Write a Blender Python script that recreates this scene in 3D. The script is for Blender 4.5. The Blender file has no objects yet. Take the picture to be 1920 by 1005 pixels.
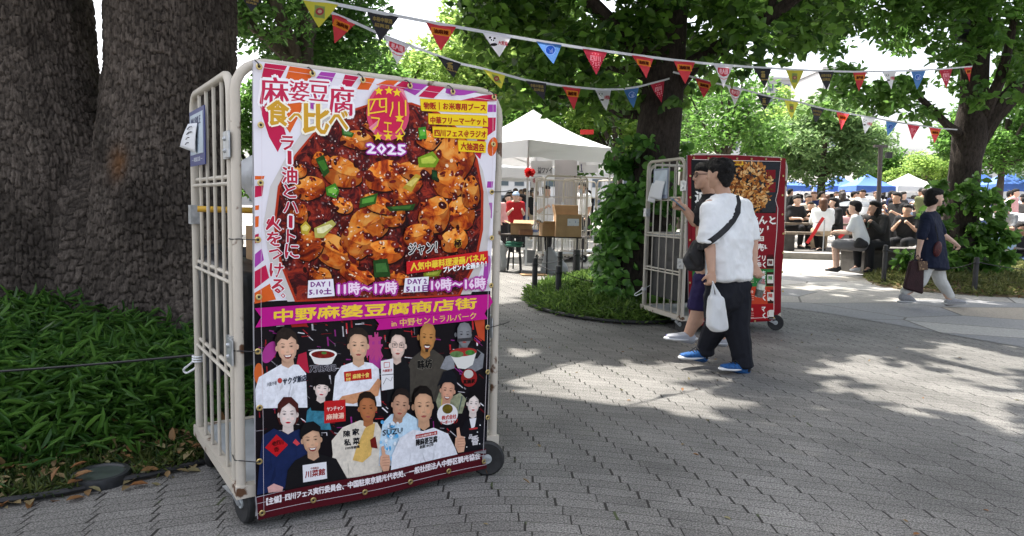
import bpy, bmesh, math, random
import numpy as np
from mathutils import Vector, Matrix, noise
R = math.radians
sc = bpy.context.scene
C = sc.collection
# ---------------------------------------------------------------- camera
W, H, F, CH, HOR, ROLL = 1920.0, 1005.0, 1300.0, 1.30, 385.0, 0.0205
TH = math.atan((H / 2 - HOR) / F)
cf = Vector((0, math.cos(TH), -math.sin(TH)))
cU = Vector((0, math.sin(TH), math.cos(TH)))
cr = Vector((1, 0, 0)) * math.cos(ROLL) + cU * math.sin(ROLL)
cu = Vector((-1, 0, 0)) * math.sin(ROLL) + cU * math.cos(ROLL)
CAM = Vector((0, 0, CH))
cam = bpy.data.cameras.new('camera')
cam.sensor_width = 36; cam.lens = F / W * 36; cam.clip_start = 0.05; cam.clip_end = 2000
camo = bpy.data.objects.new('camera', cam); C.objects.link(camo); sc.camera = camo
camo.matrix_world = Matrix(((cr.x, cu.x, -cf.x, 0), (cr.y, cu.y, -cf.y, 0), (cr.z, cu.z, -cf.z, CH), (0, 0, 0, 1)))
# ---------------------------------------------------------------- sky, sun, exposure
SUN = Vector((-0.29, 0.33, 0.90)).normalized()
world = bpy.data.worlds.new('World'); sc.world = world; world.use_nodes = True
wn = world.node_tree.nodes; wl = world.node_tree.links
sky = wn.new('ShaderNodeTexSky'); sky.sky_type = 'NISHITA'; sky.sun_disc = False
sky.sun_elevation = math.asin(SUN.z); sky.sun_rotation = math.atan2(SUN.x, SUN.y)
sky.air_density = 1.0; sky.dust_density = 6; sky.ozone_density = 1.0
shs = wn.new('ShaderNodeHueSaturation'); shs.inputs['Saturation'].default_value = 0.5   # thin white haze over the city
wl.new(sky.outputs[0], shs.inputs['Color']); wl.new(shs.outputs[0], wn['Background'].inputs[0]); wn['Background'].inputs[1].default_value = 0.15
sun = bpy.data.lights.new('sun', 'SUN'); sun.energy = 3.2; sun.angle = R(0.8); sun.color = (1.0, 0.955, 0.88)
suno = bpy.data.objects.new('sun', sun); C.objects.link(suno)
suno.rotation_euler = (-SUN).to_track_quat('-Z', 'Y').to_euler()
suno.location = (-6, 8, 14)
sc.view_settings.view_transform = 'Standard'; sc.view_settings.look = 'None'
sc.view_settings.gamma = 1; sc.view_settings.exposure = 1.85
sc.render.engine = 'CYCLES'
cy = sc.cycles
cy.max_bounces = 7; cy.diffuse_bounces = 3; cy.glossy_bounces = 2; cy.transmission_bounces = 4; cy.transparent_max_bounces = 8
cy.caustics_reflective = False; cy.caustics_refractive = False; cy.sample_clamp_indirect = 6

# ---------------------------------------------------------------- pixel of the photograph -> place
def ray(px, py):
    return cf * F + cr * (px - W / 2) + cu * (H / 2 - py)
def PD(px, py, Y):                       # point seen at a pixel, Y metres ahead
    d = ray(px, py); return CAM + d * (Y / d.y)
def PP(px, py, p0, n):                   # point seen at a pixel on a plane
    d = ray(px, py); return CAM + d * ((p0 - CAM).dot(n) / d.dot(n))
def proj(p):
    v = Vector(p) - CAM; z = v.dot(cf)
    return W / 2 + v.dot(cr) / z * F, H / 2 - v.dot(cu) / z * F
def sstep(a, b, x):
    t = np.clip((np.asarray(x, float) - a) / (b - a), 0, 1); return t * t * (3 - 2 * t)
def gz0(Y):                              # the park rises gently away from the camera
    Y = np.asarray(Y, float)
    return np.where(Y < 7, 0, np.where(Y < 9, 0.0075 * (Y - 7) ** 2, np.minimum(0.03 + 0.02 * (Y - 9), 0.22)))
def gz(Y): return float(gz0(Y))
def G(px, py, lift=0.0):                 # ground point seen at a pixel
    d = ray(px, py); Y = 5.0
    for _ in range(60):
        z = gz(Y) + lift
        Yn = (z - CH) / d.z * d.y if d.z < -1 else 60
        Y = 0.5 * Y + 0.5 * min(max(Yn, 0.3), 80)
    p = CAM + d * (Y / d.y); p.z = gz(Y) + lift; return p

# ---------------------------------------------------------------- numpy noise
def _h(ix, iy, s):
    n = (ix.astype(np.int64) * 374761393 + iy.astype(np.int64) * 668265263 + s * 974634777) & 0x7fffffff
    n = ((n ^ (n >> 13)) * 1274126177) & 0x7fffffff
    n = (n ^ (n >> 16)) & 0x7fffffff
    return (n % 100003) / 100003.0
def vnoise(x, y, s=0):
    x = np.asarray(x, float); y = np.asarray(y, float)
    ix = np.floor(x); iy = np.floor(y); fx = x - ix; fy = y - iy
    fx = fx * fx * (3 - 2 * fx); fy = fy * fy * (3 - 2 * fy)
    a = _h(ix, iy, s); b = _h(ix + 1, iy, s); c = _h(ix, iy + 1, s); d = _h(ix + 1, iy + 1, s)
    return (a * (1 - fx) + b * fx) * (1 - fy) + (c * (1 - fx) + d * fx) * fy
def fbm(x, y, s=0, o=4):
    r = 0; a = 0.5
    for i in range(o):
        r = r + a * vnoise(np.asarray(x) * 2 ** i, np.asarray(y) * 2 ** i, s + i); a *= 0.5
    return r
def voro(x, y, s=0):
    ix = np.floor(x); iy = np.floor(y)
    f1 = np.full(x.shape, 9.0); f2 = np.full(x.shape, 9.0); cid = np.zeros(x.shape)
    for dx in (-1, 0, 1):
        for dy in (-1, 0, 1):
            cx = ix + dx; cy_ = iy + dy
            d = np.hypot(cx + _h(cx, cy_, s) - x, cy_ + _h(cx, cy_, s + 7) - y); i = _h(cx, cy_, s + 13)
            m = d < f1
            f2 = np.where(m, f1, np.minimum(f2, d)); cid = np.where(m, i, cid); f1 = np.where(m, d, f1)
    return f1, f2, cid
def inpoly(x, y, poly):
    n = len(poly); r = np.zeros(np.shape(x), bool)
    for i in range(n):
        x0, y0 = poly[i]; x1, y1 = poly[(i + 1) % n]
        if y0 == y1: continue
        c = ((y0 > y) != (y1 > y)) & (x < (x1 - x0) * (y - y0) / (y1 - y0) + x0)
        r ^= c
    return r

# ---------------------------------------------------------------- materials
def srgb(h):
    if isinstance(h, str):
        h = h.lstrip('#'); h = [int(h[i:i + 2], 16) / 255 for i in (0, 2, 4)]
    return tuple((c / 12.92 if c <= 0.04045 else ((c + 0.055) / 1.055) ** 2.4) for c in h)
_M = {}
def mat(name, col=(0.5, 0.5, 0.5), rough=0.6, metal=0.0, var=0.0, vs=8.0, bump=0.0, bs=60.0, trans=0.0, spec=0.4, grime=None, emit=0.0):
    if name in _M: return _M[name]
    m = bpy.data.materials.new(name); m.use_nodes = True; _M[name] = m
    n = m.node_tree.nodes; l = m.node_tree.links; b = n['Principled BSDF']
    b.inputs['Base Color'].default_value = (*col, 1); b.inputs['Roughness'].default_value = rough
    b.inputs['Metallic'].default_value = metal; b.inputs['Specular IOR Level'].default_value = spec
    tc = n.new('ShaderNodeTexCoord')
    if var > 0 or grime:
        t = n.new('ShaderNodeTexNoise'); t.inputs['Scale'].default_value = vs; t.inputs['Detail'].default_value = 5
        l.new(tc.outputs['Object'], t.inputs['Vector'])
        r = n.new('ShaderNodeValToRGB'); l.new(t.outputs['Fac'], r.inputs[0])
        lo = grime if grime else tuple(c * (1 - var) for c in col)
        hi = tuple(min(1, c * (1 + var)) for c in col) if not grime else col
        r.color_ramp.elements[0].position = 0.365 if grime else 0.33; r.color_ramp.elements[0].color = (*lo, 1)
        r.color_ramp.elements[1].position = 0.40 if grime else 0.68; r.color_ramp.elements[1].color = (*hi, 1)
        l.new(r.outputs[0], b.inputs['Base Color'])
    if bump > 0:
        t2 = n.new('ShaderNodeTexNoise'); t2.inputs['Scale'].default_value = bs; t2.inputs['Detail'].default_value = 4
        l.new(tc.outputs['Object'], t2.inputs['Vector'])
        bp = n.new('ShaderNodeBump'); bp.inputs['Strength'].default_value = bump; bp.inputs['Distance'].default_value = 0.02
        l.new(t2.outputs['Fac'], bp.inputs['Height']); l.new(bp.outputs[0], b.inputs['Normal'])
    if trans > 0:
        o = n['Material Output']; tr = n.new('ShaderNodeBsdfTranslucent'); mx = n.new('ShaderNodeMixShader')
        tr.inputs[0].default_value = (*col, 1); mx.inputs[0].default_value = trans
        l.new(b.outputs[0], mx.inputs[1]); l.new(tr.outputs[0], mx.inputs[2]); l.new(mx.outputs[0], o.inputs[0])
    if emit:
        b.inputs['Emission Color'].default_value = (*col, 1); b.inputs['Emission Strength'].default_value = emit
    return m
def leafmat(name, c0, c1, trans=0.45, tc=None, rough=0.38):
    m = bpy.data.materials.new(name); m.use_nodes = True
    n = m.node_tree.nodes; l = m.node_tree.links; b = n['Principled BSDF']
    g = n.new('ShaderNodeNewGeometry'); r = n.new('ShaderNodeValToRGB')
    l.new(g.outputs['Random Per Island'], r.inputs[0])
    r.color_ramp.elements[0].color = (*c0, 1); r.color_ramp.elements[1].color = (*c1, 1)
    l.new(r.outputs[0], b.inputs['Base Color']); b.inputs['Roughness'].default_value = rough
    b.inputs['Specular IOR Level'].default_value = 0.28
    t = n.new('ShaderNodeBsdfTranslucent'); mx = n.new('ShaderNodeMixShader'); mx.inputs[0].default_value = trans
    hs = n.new('ShaderNodeHueSaturation'); hs.inputs['Value'].default_value = 2.25; hs.inputs['Saturation'].default_value = 0.9
    hs.inputs['Hue'].default_value = 0.493
    l.new(r.outputs[0], hs.inputs['Color']); l.new(hs.outputs[0], t.inputs[0])
    l.new(b.outputs[0], mx.inputs[1]); l.new(t.outputs[0], mx.inputs[2]); l.new(mx.outputs[0], n['Material Output'].inputs[0])
    return m

# ---------------------------------------------------------------- mesh builder
class MB:
    def __init__(s): s.v = []; s.f = []; s.mi = []; s.cur = 0
    def add(s, v, f):
        o = len(s.v); s.v += [tuple(p) for p in v]; s.f += [[i + o for i in q] for q in f]; s.mi += [s.cur] * len(f); return s
    def box(s, a, b, M=None):
        x0, y0, z0 = a; x1, y1, z1 = b
        v = [Vector(p) for p in ((x0, y0, z0), (x1, y0, z0), (x1, y1, z0), (x0, y1, z0), (x0, y0, z1), (x1, y0, z1), (x1, y1, z1), (x0, y1, z1))]
        if M: v = [M @ p for p in v]
        return s.add(v, [(0, 3, 2, 1), (4, 5, 6, 7), (0, 1, 5, 4), (1, 2, 6, 5), (2, 3, 7, 6), (3, 0, 4, 7)])
    def obox(s, c, ax, ay, az):             # box from centre and half axes
        c = Vector(c); v = [c + ax * i + ay * j + az * k for k in (-1, 1) for (i, j) in ((-1, -1), (1, -1), (1, 1), (-1, 1))]
        return s.add(v, [(0, 3, 2, 1), (4, 5, 6, 7), (0, 1, 5, 4), (1, 2, 6, 5), (2, 3, 7, 6), (3, 0, 4, 7)])
    def tube(s, pts, r, n=8, cap=True):
        pts = [Vector(p) for p in pts]; k = len(pts)
        rr = r if isinstance(r, (list, tuple)) else [r] * k
        t = [(pts[min(i + 1, k - 1)] - pts[max(i - 1, 0)]).normalized() for i in range(k)]
        a = t[0].orthogonal().normalized(); v = []
        for i in range(k):
            a = (a - t[i] * a.dot(t[i])).normalized(); b = t[i].cross(a)
            v += [pts[i] + (a * math.cos(2 * math.pi * j / n) + b * math.sin(2 * math.pi * j / n)) * rr[i] for j in range(n)]
        f = [(i * n + j, i * n + (j + 1) % n, (i + 1) * n + (j + 1) % n, (i + 1) * n + j) for i in range(k - 1) for j in range(n)]
        if cap: f += [tuple(range(n - 1, -1, -1)), tuple((k - 1) * n + j for j in range(n))]
        return s.add(v, f)
    def lathe(s, prof, M=None, n=16):        # prof: (r, z)
        v = []; M = M or Matrix()
        for r, z in prof:
            v += [M @ Vector((r * math.cos(2 * math.pi * j / n), r * math.sin(2 * math.pi * j / n), z)) for j in range(n)]
        k = len(prof)
        f = [(i * n + j, i * n + (j + 1) % n, (i + 1) * n + (j + 1) % n, (i + 1) * n + j) for i in range(k - 1) for j in range(n)]
        f += [tuple(range(n - 1, -1, -1)), tuple((k - 1) * n + j for j in range(n))]
        return s.add(v, f)
    def ball(s, c, r, n=10, M=None):
        c = Vector(c); r = r if isinstance(r, (tuple, list)) else (r, r, r); v = []; m = n // 2 + 1
        for i in range(m + 1):
            a = math.pi * i / m
            for j in range(n):
                p = Vector((r[0] * math.sin(a) * math.cos(2 * math.pi * j / n), r[1] * math.sin(a) * math.sin(2 * math.pi * j / n), -r[2] * math.cos(a)))
                v.append(c + (M @ p if M else p))
        return s.add(v, [(i * n + j, i * n + (j + 1) % n, (i + 1) * n + (j + 1) % n, (i + 1) * n + j) for i in range(m) for j in range(n)])
    def poly(s, pts): return s.add(pts, [tuple(range(len(pts)))])
    def prism(s, pts, d):                    # polygon pushed along d
        n = len(pts); d = Vector(d); p = [Vector(q) for q in pts]
        return s.add(p + [q + d for q in p], [tuple(range(n - 1, -1, -1)), tuple(range(n, 2 * n))] + [(i, (i + 1) % n, (i + 1) % n + n, i + n) for i in range(n)])
    def mesh(s, name, mats, smooth=False, org=None):
        me = bpy.data.meshes.new(name)
        v = s.v if org is None else [(p[0] - org[0], p[1] - org[1], p[2] - org[2]) for p in s.v]
        me.from_pydata(v, [], s.f)
        for m in (mats if isinstance(mats, (list, tuple)) else [mats]): me.materials.append(m)
        if len(me.materials) > 1: me.polygons.foreach_set('material_index', s.mi)
        if smooth:
            me.polygons.foreach_set('use_smooth', [True] * len(me.polygons))
            if smooth != 'all': me.set_sharp_from_angle(angle=R(42))
        me.update(); return me
    def build(s, name, mats, parent=None, smooth=True, org=None):
        return link(name, s.mesh(name, mats, smooth, org), parent, org if parent is None else None)
def link(name, me, parent=None, loc=None):
    o = bpy.data.objects.new(name, me); C.objects.link(o)
    if parent is not None: o.parent = parent
    if loc is not None: o.location = loc
    return o
def tag(o, label=None, cat=None, group=None, kind=None):
    if label: o['label'] = label
    if cat: o['category'] = cat
    if group: o['group'] = group
    if kind: o['kind'] = kind
    return o
def thing(name, loc, label, cat, group=None, rz=0.0):
    o = bpy.data.objects.new(name, None); C.objects.link(o); o.location = loc; o.rotation_euler = (0, 0, rz); o.empty_display_size = 0.1
    return tag(o, label, cat, group)
def copy_tree(o, parent=None, top=True):
    c = o.copy(); C.objects.link(c)
    if parent is not None: c.parent = parent
    for ch in list(o.children): copy_tree(ch, c, False)
    return c
def npmesh(name, co, tris, m, smooth=False):
    me = bpy.data.meshes.new(name); co = np.asarray(co, np.float32); tris = np.asarray(tris, np.int32); k = tris.shape[1]
    me.vertices.add(len(co)); me.vertices.foreach_set('co', co.ravel())
    me.loops.add(tris.size); me.loops.foreach_set('vertex_index', tris.ravel())
    me.polygons.add(len(tris)); me.polygons.foreach_set('loop_start', np.arange(0, tris.size, k, dtype=np.int32))
    if smooth: me.polygons.foreach_set('use_smooth', np.ones(len(tris), bool))
    for q in (m if isinstance(m, (list, tuple)) else [m]): me.materials.append(q)
    me.update(calc_edges=True); return me
def grid(name, xs, ys, zf, m, smooth=True):
    X, Y = np.meshgrid(xs, ys); Z = zf(X, Y); n = len(xs)
    co = np.stack([X.ravel(), Y.ravel(), Z.ravel()], 1); i = np.arange(len(xs) * len(ys)).reshape(X.shape)
    q = np.stack([i[:-1, :-1].ravel(), i[:-1, 1:].ravel(), i[1:, 1:].ravel(), i[1:, :-1].ravel()], 1)
    return co, q
# ---------------------------------------------------------------- leaves: each a folded kite of two faces
def leaves(name, P, size, m, rng, up=0.5, aspect=0.5, droop=0.25, N=None):
    P = np.asarray(P, float); n = len(P)
    sz = size * rng.uniform(0.65, 1.3, n)
    d = rng.normal(size=(n, 3)); d[:, 2] = d[:, 2] * 0.5 - droop; d /= np.linalg.norm(d, axis=1)[:, None] + 1e-9
    u = rng.normal(size=(n, 3)) * (1 - up); u[:, 2] += up
    if N is not None: u = u * 0.6 + N
    s = np.cross(d, u); s /= np.linalg.norm(s, axis=1)[:, None] + 1e-9
    nn = np.cross(s, d)
    L = d * sz[:, None]; S = s * (sz * aspect * 0.5)[:, None]; U = nn * (sz * 0.10)[:, None]
    co = np.empty((n, 6, 3))
    co[:, 0] = P; co[:, 1] = P + L * 0.35 - S + U; co[:, 2] = P + L * 0.72 - S * 0.72 + U * 0.6; co[:, 3] = P + L - U
    co[:, 4] = P + L * 0.72 + S * 0.72 + U * 0.6; co[:, 5] = P + L * 0.35 + S + U
    b = (np.arange(n) * 6)[:, None]
    f = np.concatenate([b + np.array([[0, 3, 2, 1]]), b + np.array([[0, 5, 4, 3]])])
    return npmesh(name, co.reshape(-1, 3), f, m)
def clump_points(rng, centers, radii, n, flat=0.7, hollow=0.5):
    k = len(centers); i = rng.integers(0, k, n); c = np.asarray(centers)[i]; r = np.asarray(radii)[i]
    d = rng.normal(size=(n, 3)); d /= np.linalg.norm(d, axis=1)[:, None]
    t = rng.uniform(hollow ** 3, 1, n) ** (1 / 3)
    p = d * (t * r)[:, None]; p[:, 2] *= flat
    return c + p
# ---------------------------------------------------------------- one smooth skin over many rounded pieces
def _ico():
    b = bmesh.new(); bmesh.ops.create_icosphere(b, subdivisions=2, radius=1.0)
    a = np.array([v.co[:] for v in b.verts]); b.free(); return a
ICO = _ico()
def blob(name, hulls, mats, voxel=0.012, smooth=3, sf=0.5, org=None, shade=True, dec=0):
    """hulls: list of lists of (centre, radius | (rx,ry,rz)); each list becomes one convex piece, all are fused"""
    bm = bmesh.new()
    for hl in hulls:
        pts = np.concatenate([ICO * (np.array(r) if isinstance(r, (tuple, list)) else r) + np.array(c[:]) for c, r in hl])
        if org is not None: pts = pts - np.array(org[:])
        vs = [bm.verts.new(p) for p in pts]
        g = bmesh.ops.convex_hull(bm, input=vs)
        junk = {e for e in g['geom_interior'] if isinstance(e, bmesh.types.BMVert)} | {e for e in g['geom_unused'] if isinstance(e, bmesh.types.BMVert)}
        if junk: bmesh.ops.delete(bm, geom=list(junk), context='VERTS')
    me = bpy.data.meshes.new('tmp'); bm.to_mesh(me); bm.free()
    o = bpy.data.objects.new('tmp', me); C.objects.link(o)
    m = o.modifiers.new('r', 'REMESH'); m.mode = 'VOXEL'; m.voxel_size = voxel; m.use_smooth_shade = shade
    if smooth:
        m = o.modifiers.new('s', 'SMOOTH'); m.factor = sf; m.iterations = smooth
    if dec:
        m = o.modifiers.new('d', 'DECIMATE'); m.ratio = dec
    dg = bpy.context.evaluated_depsgraph_get()
    r = bpy.data.meshes.new_from_object(o.evaluated_get(dg)); r.name = name
    C.objects.unlink(o); bpy.data.objects.remove(o); bpy.data.meshes.remove(me)
    r.materials.clear()
    for q in (mats if isinstance(mats, (list, tuple)) else [mats]): r.materials.append(q)
    return r
def chain(pts, rad):                     # tapered limb: consecutive hulls
    return [[(pts[i], rad[i]), (pts[i + 1], rad[i + 1])] for i in range(len(pts) - 1)]
def get_co(me):
    a = np.empty(len(me.vertices) * 3, np.float32); me.vertices.foreach_get('co', a); return a.reshape(-1, 3).astype(float)
def get_no(me):
    a = np.empty(len(me.vertices) * 3, np.float32); me.vertices.foreach_get('normal', a); return a.reshape(-1, 3).astype(float)
def set_co(me, a): me.vertices.foreach_set('co', a.astype(np.float32).ravel()); me.update()
def wrinkle(me, amp, sc_=9.0, seed=0, stretch=(1, 1, 1)):
    co = get_co(me); no = get_no(me); q = co * sc_ * np.array(stretch)
    h = fbm(q[:, 0] + q[:, 1] * 0.7, q[:, 2] + q[:, 1] * 0.45, seed, 3) - 0.45
    h = np.abs(h) * -2.2 + 0.25
    set_co(me, co + no * (h * amp)[:, None])
rng = np.random.default_rng(7)
# sunny patches on the ground, in photograph pixels -> ground points; the crowns are left open where the sun reaches these
LIT_PX = [
    [(935, 735), (960, 692), (1040, 700), (1130, 682), (1240, 676), (1330, 690), (1330, 716), (1180, 738), (1190, 762), (1262, 790), (1140, 797), (1040, 770), (940, 762)],
    [(940, 655), (1010, 650), (1030, 668), (950, 672)],
    [(1540, 690), (1600, 668), (1760, 700), (1850, 720), (1925, 730), (1925, 808), (1820, 775), (1720, 762), (1620, 745), (1540, 712)],
    [(1730, 652), (1800, 640), (1925, 670), (1925, 705), (1800, 690)],
    [(1300, 745), (1390, 752), (1330, 775)],
    [(945, 528), (1000, 520), (1000, 540), (945, 548)],
]
LIT = [[tuple(G(x, y)[:2]) for x, y in p] for p in LIT_PX]
def dist_edge(x, y, line):
    d = np.full(np.shape(x), 1e9)
    for (a, b) in zip(line[:-1], line[1:]):
        ax, ay = a; bx, by = b; vx, vy = bx - ax, by - ay
        t = np.clip(((x - ax) * vx + (y - ay) * vy) / (vx * vx + vy * vy + 1e-12), 0, 1)
        d = np.minimum(d, np.hypot(x - ax - t * vx, y - ay - t * vy))
    return d
def sun_ground(P):
    P = np.asarray(P); k = P[:, 2] / SUN.z
    return P[:, 0] - SUN.x * k, P[:, 1] - SUN.y * k
def shades(P, rg, edge=0.10, grow=0.27):
    """true where a leaf may stay: its shadow misses every sunny patch"""
    x, y = sun_ground(P); x = x + rg.normal(0, edge, len(x)); y = y + rg.normal(0, edge, len(y))
    k = np.ones(len(x), bool)
    for p in LIT: k &= ~(inpoly(x, y, p) | (dist_edge(x, y, p + [p[0]]) < grow))
    return k
def sheet(name, poly, lift, m, step=0.5):
    bm = bmesh.new(); f = bm.faces.new([bm.verts.new((p[0], p[1], 0)) for p in poly])
    y0 = min(p[1] for p in poly); y1 = min(max(p[1] for p in poly), 40); y = max(y0, 6.5)
    while y < y1:
        bmesh.ops.bisect_plane(bm, geom=bm.verts[:] + bm.edges[:] + bm.faces[:], plane_co=(0, y, 0), plane_no=(0, 1, 0)); y += step
    for v in bm.verts: v.co.z = gz(v.co.y) + lift
    bmesh.ops.recalc_face_normals(bm, faces=bm.faces)
    if sum(f.normal.z for f in bm.faces) < 0: bmesh.ops.reverse_faces(bm, faces=bm.faces)
    me = bpy.data.meshes.new(name); bm.to_mesh(me); bm.free(); me.materials.append(m); return link(name, me)

def brick_material():
    m = bpy.data.materials.new('brick_paving'); m.use_nodes = True
    n = m.node_tree.nodes; l = m.node_tree.links; b = n['Principled BSDF']
    tc = n.new('ShaderNodeTexCoord'); sx = n.new('ShaderNodeSeparateXYZ'); l.new(tc.outputs['Object'], sx.inputs[0])
    def M(op, a, b_=None):
        q = n.new('ShaderNodeMath'); q.operation = op
        for i, v in enumerate((a, b_)):
            if v is None: continue
            if isinstance(v, (int, float)): q.inputs[i].default_value = v
            else: l.new(v, q.inputs[i])
        return q.outputs[0]
    x, y = sx.outputs[0], sx.outputs[1]
    RW, RH = 0.222, 0.082
    row = M('ADD', y, M('ADD', M('MULTIPLY', x, -0.052), M('MULTIPLY', M('SQRT', M('ADD', M('MULTIPLY', x, x), 0.25)), 0.393)))
    wob = n.new('ShaderNodeTexNoise'); wob.inputs['Scale'].default_value = 3.0; wob.inputs['Detail'].default_value = 2
    l.new(tc.outputs['Object'], wob.inputs['Vector'])
    fine = n.new('ShaderNodeTexNoise'); fine.inputs['Scale'].default_value = 38; fine.inputs['Detail'].default_value = 2; l.new(tc.outputs['Object'], fine.inputs['Vector'])
    row = M('ADD', row, M('ADD', M('MULTIPLY', M('SUBTRACT', wob.outputs['Fac'], 0.5), 0.02), M('MULTIPLY', M('SUBTRACT', fine.outputs['Fac'], 0.5), 0.006)))
    rq = M('DIVIDE', row, RH); rowi = M('FLOOR', rq); rowf = M('SUBTRACT', rq, rowi)
    uq = M('ADD', M('DIVIDE', M('ADD', x, M('MULTIPLY', M('SUBTRACT', wob.outputs['Fac'], 0.5), 0.03)), RW), M('MULTIPLY', rowi, 0.133))
    ui = M('FLOOR', uq); uf = M('SUBTRACT', uq, ui)
    cid = n.new('ShaderNodeCombineXYZ'); l.new(ui, cid.inputs[0]); l.new(rowi, cid.inputs[1])
    wn_ = n.new('ShaderNodeTexWhiteNoise'); wn_.noise_dimensions = '2D'; l.new(cid.outputs[0], wn_.inputs['Vector'])
    cie = n.new('ShaderNodeCombineXYZ'); l.new(M('ROUND', uq), cie.inputs[0]); l.new(rowi, cie.inputs[1])
    we_ = n.new('ShaderNodeTexWhiteNoise'); we_.noise_dimensions = '2D'; l.new(cie.outputs[0], we_.inputs['Vector'])
    er = M('MULTIPLY', M('MINIMUM', rowf, M('SUBTRACT', 1.0, rowf)), RH); eu = M('MULTIPLY', M('MINIMUM', uf, M('SUBTRACT', 1.0, uf)), RW)
    jr = M('SUBTRACT', 1.0, M('SMOOTHSTEP' if False else 'MINIMUM', 1.0, M('DIVIDE', er, 0.0034)))
    endj = M('LESS_THAN', eu, M('MULTIPLY', M('ADD', M('MULTIPLY', we_.outputs[0], 0.8), 0.35), 0.0055))
    # speckled granite-faced concrete
    sp = n.new('ShaderNodeTexNoise'); sp.inputs['Scale'].default_value = 120; sp.inputs['Detail'].default_value = 3; sp.inputs['Roughness'].default_value = 0.85; l.new(tc.outputs['Object'], sp.inputs['Vector'])
    sr = n.new('ShaderNodeValToRGB'); l.new(sp.outputs['Fac'], sr.inputs[0])
    sr.color_ramp.elements[0].position = 0.38; sr.color_ramp.elements[0].color = (0.035, 0.034, 0.032, 1)
    sr.color_ramp.elements[1].position = 0.64; sr.color_ramp.elements[1].color = (0.325, 0.313, 0.293, 1)
    bg = n.new('ShaderNodeTexNoise'); bg.inputs['Scale'].default_value = 1.1; bg.inputs['Detail'].default_value = 6; bg.inputs['Roughness'].default_value = 0.62; l.new(tc.outputs['Object'], bg.inputs['Vector'])
    br = n.new('ShaderNodeMapRange'); br.inputs[1].default_value = 0.3; br.inputs[2].default_value = 0.72; br.inputs[3].default_value = 0.62; br.inputs[4].default_value = 1.22; l.new(bg.outputs['Fac'], br.inputs[0])
    mu = n.new('ShaderNodeMixRGB'); mu.blend_type = 'MULTIPLY'; mu.inputs[0].default_value = 1; l.new(sr.outputs[0], mu.inputs[1]); l.new(br.outputs[0], mu.inputs[2])
    tn = n.new('ShaderNodeMapRange'); tn.inputs[3].default_value = 0.88; tn.inputs[4].default_value = 1.10
    l.new(wn_.outputs[0], tn.inputs[0])
    mv = n.new('ShaderNodeMixRGB'); mv.blend_type = 'MULTIPLY'; mv.inputs[0].default_value = 1; l.new(mu.outputs[0], mv.inputs[1]); l.new(tn.outputs[0], mv.inputs[2])
    jm = n.new('ShaderNodeMixRGB'); l.new(M('MULTIPLY', jr, M('ADD', 0.35, fine.outputs['Fac'])), jm.inputs[0]); l.new(mv.outputs[0], jm.inputs[1]); jm.inputs[2].default_value = (0.045, 0.042, 0.037, 1)
    ej = n.new('ShaderNodeMixRGB'); l.new(endj, ej.inputs[0]); l.new(jm.outputs[0], ej.inputs[1]); ej.inputs[2].default_value = (0.022, 0.02, 0.018, 1)
    # moss in a few joints
    ms = n.new('ShaderNodeTexNoise'); ms.inputs['Scale'].default_value = 5; l.new(tc.outputs['Object'], ms.inputs['Vector'])
    mm = n.new('ShaderNodeMixRGB'); l.new(M('MULTIPLY', M('GREATER_THAN', ms.outputs['Fac'], 0.66), M('MAXIMUM', jr, endj)), mm.inputs[0]); l.new(ej.outputs[0], mm.inputs[1]); mm.inputs[2].default_value = (0.05, 0.065, 0.025, 1)
    l.new(mm.outputs[0], b.inputs['Base Color']); b.inputs['Roughness'].default_value = 0.75; b.inputs['Specular IOR Level'].default_value = 0.3
    hgt = M('SUBTRACT', M('ADD', M('MULTIPLY', sp.outputs['Fac'], 0.25), M('MULTIPLY', wn_.outputs[0], 0.25)), M('ADD', M('MULTIPLY', jr, 0.8), M('MULTIPLY', endj, 1.4)))
    bp = n.new('ShaderNodeBump'); bp.inputs['Strength'].default_value = 0.7; bp.inputs['Distance'].default_value = 0.006
    l.new(hgt, bp.inputs['Height']); l.new(bp.outputs[0], b.inputs['Normal'])
    return m
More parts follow.
